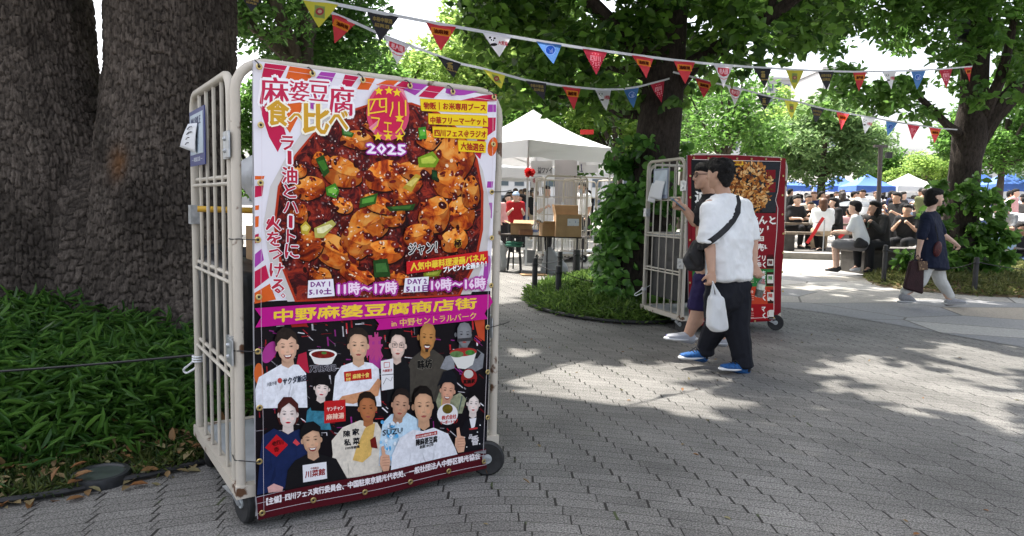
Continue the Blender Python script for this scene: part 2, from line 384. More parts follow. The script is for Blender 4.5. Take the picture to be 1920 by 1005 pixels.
def stone_material():
    m = bpy.data.materials.new('flagstone'); m.use_nodes = True
    n = m.node_tree.nodes; l = m.node_tree.links; b = n['Principled BSDF']
    tc = n.new('ShaderNodeTexCoord'); mp = n.new('ShaderNodeMapping'); l.new(tc.outputs['Object'], mp.inputs[0]); mp.inputs['Scale'].default_value = (0.85, 1.15, 0)
    v = n.new('ShaderNodeTexVoronoi'); v.voronoi_dimensions = '2D'; v.inputs['Scale'].default_value = 1.0; l.new(mp.outputs[0], v.inputs['Vector'])
    e = n.new('ShaderNodeTexVoronoi'); e.voronoi_dimensions = '2D'; e.feature = 'DISTANCE_TO_EDGE'; l.new(mp.outputs[0], e.inputs['Vector']); e.inputs['Scale'].default_value = 1.0
    sp = n.new('ShaderNodeSeparateColor'); l.new(v.outputs['Color'], sp.inputs[0])
    r = n.new('ShaderNodeValToRGB'); r.color_ramp.interpolation = 'CONSTANT'; l.new(sp.outputs[0], r.inputs[0])
    for i, (p, c) in enumerate(((0, (0.28, 0.265, 0.24)), (0.25, (0.20, 0.20, 0.205)), (0.45, (0.30, 0.26, 0.21)), (0.62, (0.33, 0.32, 0.30)), (0.8, (0.25, 0.245, 0.24)))):
        q = r.color_ramp.elements[i] if i < 2 else r.color_ramp.elements.new(p); q.position = p; q.color = (*c, 1)
    s = n.new('ShaderNodeTexNoise'); s.inputs['Scale'].default_value = 45; s.inputs['Detail'].default_value = 6; l.new(tc.outputs['Object'], s.inputs['Vector'])
    mr = n.new('ShaderNodeMapRange'); mr.inputs[1].default_value = 0.3; mr.inputs[2].default_value = 0.7; mr.inputs[3].default_value = 0.75; mr.inputs[4].default_value = 1.2; l.new(s.outputs['Fac'], mr.inputs[0])
    mu = n.new('ShaderNodeMixRGB'); mu.blend_type = 'MULTIPLY'; mu.inputs[0].default_value = 1; l.new(r.outputs[0], mu.inputs[1]); l.new(mr.outputs[0], mu.inputs[2])
    lt = n.new('ShaderNodeMath'); lt.operation = 'LESS_THAN'; l.new(e.outputs['Distance'], lt.inputs[0]); lt.inputs[1].default_value = 0.012
    mx = n.new('ShaderNodeMixRGB'); l.new(lt.outputs[0], mx.inputs[0]); l.new(mu.outputs[0], mx.inputs[1]); mx.inputs[2].default_value = (0.09, 0.085, 0.075, 1)
    l.new(mx.outputs[0], b.inputs['Base Color']); b.inputs['Roughness'].default_value = 0.8
    bp = n.new('ShaderNodeBump'); bp.inputs['Strength'].default_value = 0.4; bp.inputs['Distance'].default_value = 0.01; l.new(s.outputs['Fac'], bp.inputs['Height']); l.new(bp.outputs[0], b.inputs['Normal'])
    return m
M_SOIL = mat('soil', (0.055, 0.045, 0.032), 0.95, var=0.4, vs=14, bump=0.8, bs=40)
M_CONC = mat('pale_concrete', (0.30, 0.285, 0.26), 0.85, var=0.12, vs=2.5, bump=0.2, bs=90)
M_DARKSTEEL = mat('dark_edging', (0.02, 0.02, 0.021), 0.6, var=0.3, vs=20)

# ground sheet to the horizon
xs = np.concatenate([np.linspace(-400, -30, 8), np.linspace(-25, 25, 21), np.linspace(30, 400, 8)])
ys = np.concatenate([np.linspace(-60, 5, 8), np.linspace(6, 40, 69), np.linspace(45, 700, 12)])
co, q = grid('ground', xs, ys, lambda X, Y: gz0(Y), None)
ground = tag(link('ground', npmesh('ground', co, q, brick_material())), kind='structure')
pf = [G(x, y)[:2] for x, y in ((1380, 566), (1470, 577), (1560, 589), (1700, 613), (1920, 652))]
dx = np.array(pf[-1]) - np.array(pf[-2])
poly = [tuple(p) for p in pf] + [tuple(np.array(pf[-1]) + dx * 4), (14, 13.6), (pf[0][0] - 1.0, 13.6)]
tag(sheet('stone_path', poly, 0.004, stone_material()), kind='structure')
tag(sheet('plaza', [(-12, 13.6), (30, 13.6), (30, 60), (-12, 60)], 0.004, M_CONC), kind='structure')
tag(sheet('plaza_terrace', [(3.2, 16.6), (7.2, 16.2), (30, 16.0), (30, 60), (3.2, 60)], 0.15, mat('terrace_concrete', (0.27, 0.255, 0.235), 0.85, var=0.12, vs=3)), kind='structure')
mb = MB()
tp = [(3.2, 60), (3.2, 16.6), (7.2, 16.2), (30, 16.0)]
for (a, b) in zip(tp[:-1], tp[1:]):
    k = 30
    for i in range(k):
        p = [a[0] + (b[0] - a[0]) * (i + j) / k for j in (0, 1)]; y = [a[1] + (b[1] - a[1]) * (i + j) / k for j in (0, 1)]
        mb.poly([(p[0], y[0], gz(y[0]) - 0.05), (p[1], y[1], gz(y[1]) - 0.05), (p[1], y[1], gz(y[1]) + 0.15), (p[0], y[0], gz(y[0]) + 0.15)])
tag(mb.build('terrace_kerb', mat('kerb_stone', (0.24, 0.225, 0.2), 0.85, var=0.2, vs=6), smooth=False), kind='structure')

class Bed:
    def __init__(s, poly, edge, rise, width, base=0.02):
        s.poly, s.edge, s.rise, s.width, s.base = poly, edge, rise, width, base
    def z(s, x, y):
        x = np.asarray(x, float); y = np.asarray(y, float)
        d = dist_edge(x, y, s.edge); i = inpoly(x, y, s.poly)
        return np.where(i, gz0(y) + s.base + s.rise * sstep(0, s.width, d) + 0.05 * (fbm(x * 1.3, y * 1.3, 5) - 0.4) * sstep(0, 0.3, d), gz0(y) - 0.06)
    def ground(s, name, n=110, m=None):
        p = np.array(s.poly); lo = p.min(0); hi = p.max(0)
        co, q = grid(name, np.linspace(lo[0] - .1, hi[0] + .1, n), np.linspace(lo[1] - .1, hi[1] + .1, n), s.z, None)
        return tag(link(name, npmesh(name, co, q, m or M_SOIL, True)), kind='structure')
    def edging(s, name, r=0.016, lift=0.03):
        pts = []
        for (a, b) in zip(s.edge[:-1], s.edge[1:]):
            for t in np.linspace(0, 1, 8)[:-1]: pts.append((a[0] + (b[0] - a[0]) * t, a[1] + (b[1] - a[1]) * t, gz(a[1] + (b[1] - a[1]) * t) + lift))
        mb = MB(); mb.tube(pts, r, 8)
        return tag(mb.build(name, M_DARKSTEEL), kind='structure')
    def scatter(s, n, rg, dens=None):
        p = np.array(s.poly); lo = p.min(0); hi = p.max(0); X = np.empty(0); Y = np.empty(0)
        while len(X) < n:
            x = rg.uniform(lo[0], hi[0], n * 2); y = rg.uniform(lo[1], hi[1], n * 2); k = inpoly(x, y, s.poly)
            if dens is not None: k &= rg.uniform(size=len(x)) < dens(x, y)
            X = np.concatenate([X, x[k]]); Y = np.concatenate([Y, y[k]])
        return X[:n], Y[:n]
def smoothline(px, lift=0):
    p = [np.array(G(x, y)[:2]) for x, y in px]; out = []
    P = [p[0] * 2 - p[1]] + p + [p[-1] * 2 - p[-2]]
    for i in range(1, len(P) - 2):
        for t in np.linspace(0, 1, 6)[:-1]:
            a, b, c, d = P[i - 1], P[i], P[i + 1], P[i + 2]
            out.append(tuple(0.5 * ((2 * b) + (c - a) * t + (2 * a - 5 * b + 4 * c - d) * t * t + (3 * b - a - 3 * c + d) * t ** 3)))
    out.append(tuple(p[-1])); return out
# left bed
e1 = smoothline([(-260, 985), (-120, 968), (0, 948), (110, 932), (200, 913), (300, 893), (380, 872), (450, 846), (560, 800), (680, 730), (760, 660), (800, 600)])
bed1 = Bed(e1 + [(-0.9, 13), (-14, 13), (-14, e1[0][1])], e1, 0.26, 2.4)
bed1.ground('bed_soil', 130); bed1.edging('bed_edging', 0.014, 0.02)
# island round the ivy tree
e2 = smoothline([(1330, 590), (1270, 604), (1210, 609), (1130, 605), (1060, 594), (1010, 581), (988, 566), (990, 549), (1020, 534), (1060, 524), (1110, 516), (1180, 510), (1260, 510), (1330, 515)])
bed2 = Bed(e2, e2, 0.10, 0.7)
bed2.ground('island_soil', 80); bed2.edging('island_edging', 0.02, 0.03)
# right bed
e3 = smoothline([(2150, 590), (1990, 570), (1920, 560), (1840, 556), (1760, 550), (1700, 545), (1650, 537), (1622, 524), (1632, 514), (1680, 507)])
bed3 = Bed(e3 + [(8.2, 14.9), (16, 14.9)], e3, 0.14, 1.0)
bed3.ground('verge_soil', 90, mat('dry_soil', (0.16, 0.12, 0.075), 0.95, var=0.35, vs=12, bump=0.6, bs=40))

# ---------------- ground cover
L_SASA = leafmat('bamboo_grass', (0.020, 0.072, 0.010), (0.085, 0.195, 0.026), 0.42, rough=0.42)
LP = G(190, 903)
x, y = bed1.scatter(72000, rng, lambda x, y: (np.hypot(x - LP.x, y - LP.y) > .17) * np.clip(1.35 - 0.10 * (y - 2), 0.15, 1) * sstep(0.05, 0.75, dist_edge(x, y, e1)) * ((x > -6.2) & (y < 9)) * (0.35 + 0.65 * (fbm(x * 2.2, y * 2.2, 9) > 0.33)))
d = dist_edge(x, y, e1)
z = bed1.z(x, y) + rng.uniform(0, 1, len(x)) ** 0.8 * (0.05 + 0.20 * sstep(0, 0.9, d)) * (0.6 + 0.8 * fbm(x * 1.7, y * 1.7, 3))
tag(link('bamboo_grass', leaves('bamboo_grass', np.stack([x, y, z], 1), 0.118, L_SASA, rng, up=0.5, aspect=0.12, droop=-0.16)), 'low dark green bamboo grass covering the bed under the twin-trunk tree', 'ground cover', kind='stuff')
x, y = bed1.scatter(9000, rng, lambda x, y: (np.hypot(x - LP.x, y - LP.y) > .13) & (dist_edge(x, y, e1) < 0.62) & (x < -0.4) & (y < 4.5))
z = bed1.z(x, y)
tag(link('lawn_fringe', leaves('lawn_fringe', np.stack([x, y, z], 1), 0.06, leafmat('fringe_green', (0.02, 0.05, 0.01), (0.10, 0.12, 0.03), 0.3), rng, up=0.3, aspect=0.12, droop=-0.6)), 'sparse short grass along the edging of the left bed', 'grass', kind='stuff')
x, y = bed1.scatter(330, rng, lambda x, y: (np.hypot(x - LP.x, y - LP.y) > .10) & (dist_edge(x, y, e1) < 0.62) & (x < -0.7) & (y < 4.2))
z = bed1.z(x, y) + 0.02 + rng.uniform(0, 0.02, len(x))
x2 = rng.uniform(-3.2, -1.2, 60); y2 = np.interp(x2, [p[0] for p in e1], [p[1] for p in e1]) - rng.uniform(0, 0.12, 60); z2 = gz0(y2) + 0.012
P = np.concatenate([np.stack([x, y, z], 1), np.stack([x2, y2, z2], 1)])
DRY = leafmat('dry_leaf', (0.20, 0.085, 0.028), (0.20, 0.19, 0.10), 0.15, rough=0.6)
tag(link('fallen_leaves', leaves('fallen_leaves', P, 0.07, DRY, rng, up=0.9, aspect=0.55, droop=0.0)), 'dry brown and olive fallen leaves along the left bed edging', 'fallen leaves', kind='stuff')
n_ = 70; x = rng.uniform(-.3, 4.5, n_); y = rng.uniform(2.2, 7.5, n_)
tag(link('stray_leaves', leaves('stray_leaves', np.stack([x, y, gz0(y) + .006], 1), 0.035, DRY, rng, up=0.92, aspect=0.5, droop=0.0)), 'tiny dry leaves and bits scattered over the brick paving', 'fallen leaves', kind='stuff')
L_GRASS = leafmat('lawn_green', (0.035, 0.085, 0.012), (0.11, 0.19, 0.03), 0.4)
x, y = bed2.scatter(26000, rng)
z = bed2.z(x, y) + rng.uniform(0, 0.05, len(x))
tag(link('island_grass', leaves('island_grass', np.stack([x, y, z], 1), 0.10, L_GRASS, rng, up=0.25, aspect=0.13, droop=-0.35)), 'unmown green grass on the round island under the ivy tree', 'grass', kind='stuff')
x, y = bed3.scatter(22000, rng, lambda x, y: (x < 11) * (0.3 + 0.7 * (fbm(x * 2, y * 2, 4) > 0.4)))
z = bed3.z(x, y) + rng.uniform(0, 0.04, len(x))
tag(link('verge_grass', leaves('verge_grass', np.stack([x, y, z], 1), 0.11, leafmat('verge_green', (0.07, 0.10, 0.025), (0.20, 0.20, 0.07), 0.35), rng, up=0.25, aspect=0.1, droop=-0.35)), 'thin dry grass on the verge under the right-hand tree', 'grass', kind='stuff')
x, y = bed3.scatter(500, rng, lambda x, y: (dist_edge(x, y, e3) < 0.7) & (x < 11))
tag(link('verge_leaf_litter', leaves('verge_leaf_litter', np.stack([x, y, bed3.z(x, y) + 0.02], 1), 0.08, DRY, rng, up=0.9, aspect=0.5, droop=0)), 'dry leaf litter along the front of the right verge', 'fallen leaves', kind='stuff')
# ---------------------------------------------------------------- trees
def bark_mat(name, c0, c1, sx=26, sz=9):
    m = bpy.data.materials.new(name); m.use_nodes = True
    n = m.node_tree.nodes; l = m.node_tree.links; b = n['Principled BSDF']
    tc = n.new('ShaderNodeTexCoord'); mp = n.new('ShaderNodeMapping'); l.new(tc.outputs['Object'], mp.inputs[0]); mp.inputs['Scale'].default_value = (sx, sx, sz)
    t = n.new('ShaderNodeTexNoise'); t.inputs['Scale'].default_value = 1; t.inputs['Detail'].default_value = 7; t.inputs['Roughness'].default_value = 0.65; l.new(mp.outputs[0], t.inputs['Vector'])
    g = n.new('ShaderNodeTexNoise'); g.inputs['Scale'].default_value = 1.6; g.inputs['Detail'].default_value = 4; l.new(tc.outputs['Object'], g.inputs['Vector'])
    r = n.new('ShaderNodeValToRGB'); l.new(t.outputs['Fac'], r.inputs[0]); r.color_ramp.elements[0].color = (*c0, 1); r.color_ramp.elements[1].color = (*c1, 1)
    r.color_ramp.elements[0].position = 0.32; r.color_ramp.elements[1].position = 0.72
    mr = n.new('ShaderNodeMapRange'); mr.inputs[1].default_value = 0.3; mr.inputs[2].default_value = 0.7; mr.inputs[3].default_value = 0.65; mr.inputs[4].default_value = 1.25; l.new(g.outputs['Fac'], mr.inputs[0])
    mu = n.new('ShaderNodeMixRGB'); mu.blend_type = 'MULTIPLY'; mu.inputs[0].default_value = 1; l.new(r.outputs[0], mu.inputs[1]); l.new(mr.outputs[0], mu.inputs[2]); l.new(mu.outputs[0], b.inputs['Base Color'])
    b.inputs['Roughness'].default_value = 0.9; b.inputs['Specular IOR Level'].default_value = 0.2
    bp = n.new('ShaderNodeBump'); bp.inputs['Strength'].default_value = 0.9; bp.inputs['Distance'].default_value = 0.02; l.new(t.outputs['Fac'], bp.inputs['Height']); l.new(bp.outputs[0], b.inputs['Normal'])
    return m
# ---- the big twin-trunk tree on the left
BARK1 = bark_mat('grey_brown_bark', (0.052, 0.040, 0.033), (0.23, 0.188, 0.157), 60, 14)
Yt = 5.7
def tp_(px, py, dy=0.0): return PD(px, py, Yt + dy)
rt = [(tp_(322, -150), .50), (tp_(322, -80), .475), (tp_(321, 130), .478), (tp_(312, 330), .53), (tp_(310, 480), .58), (tp_(305, 640), .66)]
lt = [(tp_(14, -150, .25), .52), (tp_(26, -80, .25), .53), (tp_(44, 120, .2), .53), (tp_(78, 300, .15), .58), (tp_(88, 470, .12), .66), (tp_(85, 640, .1), .80)]
hu = [[rt[i], rt[i + 1]] for i in range(5)] + [[lt[i], lt[i + 1]] for i in range(5)]
hu += [[(tp_(190, 330, .16), .33), (tp_(190, 430, .1), .50), (tp_(190, 640, .05), .66)]]
hu += [[(tp_(135, 590, -.42), .20), (tp_(120, 660, -.62), .20)], [(tp_(330, 585, -.40), .18), (tp_(370, 660, -.6), .18)], [(tp_(25, 590, -.4), .2), (tp_(5, 660, -.6), .2)]]
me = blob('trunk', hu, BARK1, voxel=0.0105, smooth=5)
co = get_co(me); no = get_no(me)
ax = [np.array([p[0] for p, _ in s]) for s in (rt, lt)]; ay = [np.array([p[1] for p, _ in s]) for s in (rt, lt)]; az = [np.array([p[2] for p, _ in s]) for s in (rt, lt)]
dd = []; uu = []
for i in (0, 1):
    o_ = np.argsort(az[i]); cx_ = np.interp(co[:, 2], az[i][o_], ax[i][o_]); cy_ = np.interp(co[:, 2], az[i][o_], ay[i][o_])
    dd.append(np.hypot(co[:, 0] - cx_, co[:, 1] - cy_)); uu.append(np.arctan2(co[:, 0] - cx_, -(co[:, 1] - cy_)) * 0.55)
u = np.where(dd[0] < dd[1], uu[0], uu[1] + 7.0); z = co[:, 2]
wu = u + 0.030 * (fbm(u * 6, z * 4, 2) - 0.5) * 2 + 0.012 * (fbm(u * 22, z * 14, 12) - 0.5) * 2; wz = z + 0.03 * (fbm(u * 9, z * 6, 21) - 0.5)
def plates(x, y, s):
    ix = np.floor(x); f1 = np.full(x.shape, 9.0); f2 = f1.copy(); cid = np.zeros(x.shape); ty = np.zeros(x.shape)
    for dx in (-1, 0, 1):
        for dy in (-1, 0, 1):
            cx = ix + dx; yy = y * (.75 + .5 * _h(cx, cx * 0, s + 41)) + 7 * _h(cx, cx * 0, s + 31); cy_ = np.floor(yy) + dy; ex = x - (cx + .5 + .5 * (_h(cx, cy_, s) - .5)); ez = yy - (cy_ + .15 + .7 * _h(cx, cy_, s + 7))
            d = (np.abs(ex * (.85 + .4 * _h(cx, cy_, s + 3))) ** 4 + np.abs(ez) ** 4) ** .25; m = d < f1
            f2 = np.where(m, f1, np.minimum(f2, d)); cid = np.where(m, _h(cx, cy_, s + 13), cid); ty = np.where(m, ez, ty); f1 = np.where(m, d, f1)
    return f1, f2, cid, ty
f1, f2, cid, ty = plates(wu * 30, wz * 10.5, 4)
crack = sstep(0.015, 0.17, f2 - f1)
f1b, f2b, cb, tb = plates(wu * 55 + 3, wz * 21, 14)
h = 0.017 * crack * (0.35 + 0.8 * cid) + 0.007 * crack * np.clip(.5 - ty, 0, 1) + 0.006 * sstep(0.02, 0.16, f2b - f1b) * (0.3 + cb) + 0.004 * (fbm(u * 80, z * 30, 31) - 0.5)
rough = sstep(.45, .62, fbm(u * 1.3 + 4, z * 1.2, 66)); 
scar = np.exp(-((u + 0.13) ** 2 / 0.006 + (z - 1.55) ** 2 / 0.012))
h = h * (0.75 + 0.6 * fbm(u * 1.5, z * 1.5, 77)) + 0.05 * (fbm(u * 1.2, z * 1.1, 50) - 0.45) - 0.02 * scar
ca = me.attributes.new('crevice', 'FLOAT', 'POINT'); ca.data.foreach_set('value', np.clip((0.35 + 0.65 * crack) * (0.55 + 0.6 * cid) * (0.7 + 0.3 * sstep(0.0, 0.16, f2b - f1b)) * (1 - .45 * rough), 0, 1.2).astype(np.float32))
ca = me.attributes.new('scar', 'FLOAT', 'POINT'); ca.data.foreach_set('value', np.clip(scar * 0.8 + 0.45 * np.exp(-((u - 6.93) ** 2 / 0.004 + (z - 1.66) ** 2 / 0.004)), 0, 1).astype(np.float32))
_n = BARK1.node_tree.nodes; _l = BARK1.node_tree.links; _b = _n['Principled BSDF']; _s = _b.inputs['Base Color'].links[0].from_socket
_a = _n.new('ShaderNodeAttribute'); _a.attribute_name = 'crevice'; _m = _n.new('ShaderNodeMixRGB'); _l.new(_a.outputs['Fac'], _m.inputs[0]); _m.inputs[1].default_value = (0.014, 0.011, 0.009, 1); _l.new(_s, _m.inputs[2])  # base colour darkened in bark cracks: dark inner bark plus painted crevice shade
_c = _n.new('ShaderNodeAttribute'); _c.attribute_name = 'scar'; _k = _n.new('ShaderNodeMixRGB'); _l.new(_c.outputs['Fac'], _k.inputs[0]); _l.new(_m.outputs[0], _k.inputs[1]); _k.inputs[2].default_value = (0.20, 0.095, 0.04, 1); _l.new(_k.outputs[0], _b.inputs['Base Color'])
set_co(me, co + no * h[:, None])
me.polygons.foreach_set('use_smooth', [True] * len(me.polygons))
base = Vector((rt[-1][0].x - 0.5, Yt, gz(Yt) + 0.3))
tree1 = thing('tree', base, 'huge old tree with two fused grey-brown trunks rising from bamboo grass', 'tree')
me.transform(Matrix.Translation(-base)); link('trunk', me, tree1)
# limbs above the picture that carry the crown
mb = MB()
for (a, b, r0, r1) in ((rt[0][0], Vector((-0.4, 7.0, 7.5)), .42, .12), (rt[0][0], Vector((-3.2, 4.6, 8.5)), .42, .12), (lt[0][0], Vector((-6.2, 6.5, 8.0)), .42, .12), (lt[0][0], Vector((-4.4, 9.5, 8.2)), .36, .1), (rt[0][0], Vector((-1.2, 10.0, 7.2)), .3, .08), (rt[0][0], Vector((-1.5, 2.2, 6.8)), .3, .08)):
    pts = [a.lerp(b, t) + Vector((0.25 * math.sin(t * 5 + b.x), 0.25 * math.sin(t * 4 + b.y), 0.5 * math.sin(t * 3.14) )) for t in np.linspace(0, 1, 9)]
    pts[0] = a; mb.tube([p - base for p in pts], [r0 + (r1 - r0) * t for t in np.linspace(0, 1, 9)], 10)
mb.build('limb', BARK1, tree1)
def in_frame(P, m=12):
    v = P - np.array(CAM[:]); z = v @ np.array(cf[:]); z = np.where(z > 0.05, z, 0.05)
    x = W / 2 + v @ np.array(cr[:]) / z * F; y = H / 2 - v @ np.array(cu[:]) / z * F
    return (x > -m) & (x < W + m) & (y > -m) & (y < H + m) & ((v @ np.array(cf[:])) > 0.05), x, y
def canopy(rg, n, x0, x1, y0, y1, z0, z1, frame=False, maxz=13):  # out-of-view crown leaves, added along the sun's rays to shade the ground
    gx = rg.uniform(x0, x1, n); gy = rg.uniform(y0, y1, n); z = rg.uniform(z0, z1, n)
    for _ in range(24):
        P = np.stack([gx + SUN.x / SUN.z * z, gy + SUN.y / SUN.z * z, z], 1)
        f, _, _ = in_frame(P, 45)
        if frame: break
        z = np.where(f, z + 0.4, z)
    f, _, _ = in_frame(P, 40)
    P = P[(~f | frame) & (P[:, 2] < maxz)]
    return P
L_BIG = leafmat('camphor_leaf', (0.022, 0.062, 0.010), (0.06, 0.13, 0.02), 0.45)
P = canopy(rng, 24000, -7.5, 1.2, 0.9, 8.8, 4.8, 7.2)
P = P[shades(P, rng, 0.16)]
cr1 = leaves('crown', P - np.array(base[:]), 0.30, L_BIG, rng, up=0.75, aspect=0.6, droop=0.2); link('crown', cr1, tree1)

# ---- generic tree -----------------------------------------------------------
STR = [([300, 448, 600, 687, 798, 904, 1004, 1092, 1184, 1263, 1338, 1473, 1599, 1761, 1823], [-48, -13, 2, 19, 40, 59, 76, 90, 102, 112, 120, 129, 134, 130, 124], lambda x: 286 / (64 - (x - 600) * .0315)),
       ([520, 622, 720, 819, 905, 985, 1054, 1130, 1198, 1284], [-40, 24, 67, 103, 128, 150, 161, 168, 162, 138], lambda x: 286 / (52 - (x - 640) * .0325)), ([1262, 1303, 1393, 1497, 1593, 1683, 1795], [135, 145, 167, 191, 213, 229, 243], lambda x: 8.9 + (x - 1300) * .0067)]
def clear_strings(P):
    v = P - np.array(CAM[:]); z = v @ np.array(cf[:]); x = W / 2 + v @ np.array(cr[:]) / z * F; y = H / 2 - v @ np.array(cu[:]) / z * F; k = np.ones(len(P), bool)
    for xs_, ys_, yf in STR:
        yy = np.interp(x, xs_, ys_); s_ = 300 / yf(x); k &= ~((x > xs_[0]) & (x < xs_[-1]) & (y > yy - 10 - s_ * .2) & (y < yy + 12 + s_ * .9) & (P[:, 1] < yf(x) + .12))
    return k
def tree(name, loc, label, trunk, limbs, clumps, n, leaf, lm, bark, seed, group=None, flat=0.75, hollow=0.45, up=0.45, filt=True, aspect=0.5, cat='tree', droop=0.25):
    rg = np.random.default_rng(seed); loc = Vector(loc)
    t = thing(name, loc, label, cat, group)
    if trunk:
        mb = MB(); mb.tube([Vector(p) - loc for p, r in trunk], [r for p, r in trunk], 14)
        for lb in limbs: mb.tube([Vector(p) - loc for p, r in lb], [r for p, r in lb], 8)
        mb.build('trunk', bark, t)
    cs = np.array([c[:3] for c in clumps]); rs = np.array([c[3] for c in clumps])
    w = rs ** 2 / (rs ** 2).sum(); i = rg.choice(len(cs), n, p=w)
    dv = rg.normal(size=(n, 3)); dv /= np.linalg.norm(dv, axis=1)[:, None]
    tt = rg.uniform(hollow ** 3, 1, n) ** (1 / 3) * (0.8 + 0.5 * fbm(dv[:, 0] * 2.2 + i, dv[:, 2] * 2.2 + dv[:, 1], seed))
    P = cs[i] + dv * (tt * rs[i])[:, None] * np.array([1, 1, flat])
    if filt: P = P[shades(P, rg, 0.12)]
    if filt: P = P[clear_strings(P)]
    link('crown', leaves('crown', P - np.array(loc[:]), leaf, lm, rg, up=up, aspect=aspect, droop=droop), t)
    return t
def spread(rg, c, r, n, rmin, rmax):
    out = []
    for _ in range(n):
        d = rg.normal(size=3); d /= np.linalg.norm(d); k = rg.uniform(0.35, 1) ** 0.5
        out.append((c[0] + d[0] * r[0] * k, c[1] + d[1] * r[1] * k, c[2] + d[2] * r[2] * k, rg.uniform(rmin, rmax)))
    return out
BARK2 = bark_mat('dark_brown_bark', (0.016, 0.013, 0.011), (0.065, 0.050, 0.042), 30, 12)  # very dark brown bark tone
BARK3 = bark_mat('far_bark', (0.05, 0.04, 0.03), (0.12, 0.1, 0.08), 12, 4)
L_MID = leafmat('cherry_leaf', (0.030, 0.085, 0.012), (0.085, 0.19, 0.025), 0.5)
L_DARK = leafmat('shade_leaf', (0.026, 0.075, 0.012), (0.075, 0.165, 0.026), 0.52)
L_LIGHT = leafmat('spring_leaf', (0.10, 0.19, 0.03), (0.22, 0.32, 0.06), 0.45)
L_GREY = leafmat('soft_leaf', (0.07, 0.14, 0.045), (0.17, 0.26, 0.09), 0.4)
L_CROWN = leafmat('crown_leaf', (0.014, 0.046, 0.008), (0.12, 0.25, 0.03), 0.5)
# ---- ivy tree in the middle
Yc = 9.2
def cp(px, py, dy=0.0): return PD(px, py, Yc + dy)
tr = [(cp(1190, 600), .62), (cp(1203, 520), .46), (cp(1215, 420), .37), (cp(1229, 300), .30), (cp(1240, 200), .275), (cp(1247, 110), .26), (cp(1252, 30), .25), (cp(1262, -120), .22), (cp(1275, -300), .15)]
lb = [
    [(cp(1236, 120), .16), (cp(1200, 95, -.2), .12), (cp(1158, 55, -.4), .10), (cp(1112, 8, -.7), .09), (cp(1060, -70, -1), .06)],
    [(cp(1240, 150), .12), (cp(1190, 130, .3), .09), (cp(1130, 122, .8), .07), (cp(1060, 118, 1.2), .045), (cp(990, 125, 1.6), .03)],
    [(cp(1240, 215), .09), (cp(1165, 215, .3), .05), (cp(1110, 185, .8), .04), (cp(1020, 180, 1.2), .025)],
    [(cp(1250, 175), .15), (cp(1300, 120, -.2), .11), (cp(1345, 92, -.3), .10), (cp(1400, 62, -.4), .09), (cp(1452, 25, -.5), .08), (cp(1520, -25, -.8), .06)],
    [(cp(1445, 30, -.5), .055), (cp(1450, -10, -.5), .05), (cp(1448, -80, -.6), .04)],
    [(cp(1262, -120), .16), (cp(1330, -200, -1), .10), (cp(1420, -300, -1.8), .06)],
    [(cp(1262, -120), .16), (cp(1180, -220, -1), .10), (cp(1080, -330, -1.8), .06)],
]
base2 = Vector((tr[0][0].x, Yc, gz(Yc) + 0.05))
rg = np.random.default_rng(21)
clm = []
def pxclumps(rg, n, xr, yr, dr, rr, f):
    out = []
    while len(out) < n:
        x = rg.uniform(*xr); y = rg.uniform(*yr); 
        if rg.uniform() > f(x, y): continue
        p = f_depth(x, y, rg.uniform(*dr)); out.append((*p, rg.uniform(*rr)))
    return out
def f_depth(x, y, Y): return PD(x, y, Y)
# lower edge of the crown as it hangs in the photograph
LOW = [(880, 60), (930, 160), (960, 195), (1000, 175), (1080, 215), (1150, 250), (1200, 230), (1290, 190), (1380, 165), (1440, 150), (1500, 110), (1540, 85), (1600, 60)]
def low(x): return np.interp(x, [p[0] for p in LOW], [p[1] for p in LOW])
clm = pxclumps(rg, 190, (885, 1570), (-140, 240), (7.6, 11.2), (.20, .42), lambda x, y: (1.0 if fbm(np.array([x / 40.]), np.array([y / 34.]), 17)[0] > .40 else .15) if y < low(x) - 25 else 0.0)
tree('ivy_tree', base2, 'dark leaning tree with ivy-wrapped trunk on the grass island behind the cages', tr, lb, clm, 14000, 0.14, L_CROWN, BARK2, 22, flat=0.8, hollow=0.3, up=0.35, droop=0.45, aspect=0.62)
ivt = bpy.data.objects['ivy_tree']
P = canopy(rng, 17000, 0.2, 8.0, 1.4, 9.6, 5.2, 8.0)
P = P[shades(P, rng, 0.16)]
link('crown', leaves('upper_crown', P - np.array(base2[:]), 0.30, L_DARK, rng, up=0.75, aspect=0.6, droop=0.2), ivt)
# ivy climbing the trunk
rg = np.random.default_rng(5); n = 3900
t = rg.uniform(0, 1, n) ** 1.1; py = 610 - t * 330; pz = np.array([cp(1215, y).z for y in py])
zs = np.array([p.z for p, r in tr]); o_ = np.argsort(zs)
cx_ = np.interp(pz, zs[o_], np.array([p.x for p, r in tr])[o_]); cyy = np.interp(pz, zs[o_], np.array([p.y for p, r in tr])[o_]); rr = np.interp(pz, zs[o_], np.array([r for p, r in tr])[o_])
nc = 120; ct = rg.uniform(0, 1, nc); ca_ = np.where(rg.uniform(size=nc) < .72, rg.normal(math.pi * 1.08, .55, nc), rg.uniform(-math.pi, math.pi, nc)); ck = np.abs(rg.normal(.10, .13, nc)); ci = rg.integers(0, nc, n)
t = np.clip(ct[ci] + rg.normal(0, .035, n), 0, 1); py = 610 - t * 345; pz = np.interp(py, [265, 610], [cp(1215, 265).z, cp(1215, 610).z])
cx_ = np.interp(pz, zs[o_], np.array([p.x for p, r in tr])[o_]); cyy = np.interp(pz, zs[o_], np.array([p.y for p, r in tr])[o_]); rr = np.interp(pz, zs[o_], np.array([r for p, r in tr])[o_])
a = ca_[ci] + rg.normal(0, .22, n); k = rr + ck[ci] * (1.15 - .35 * t) + np.abs(rg.normal(0, .07, n))
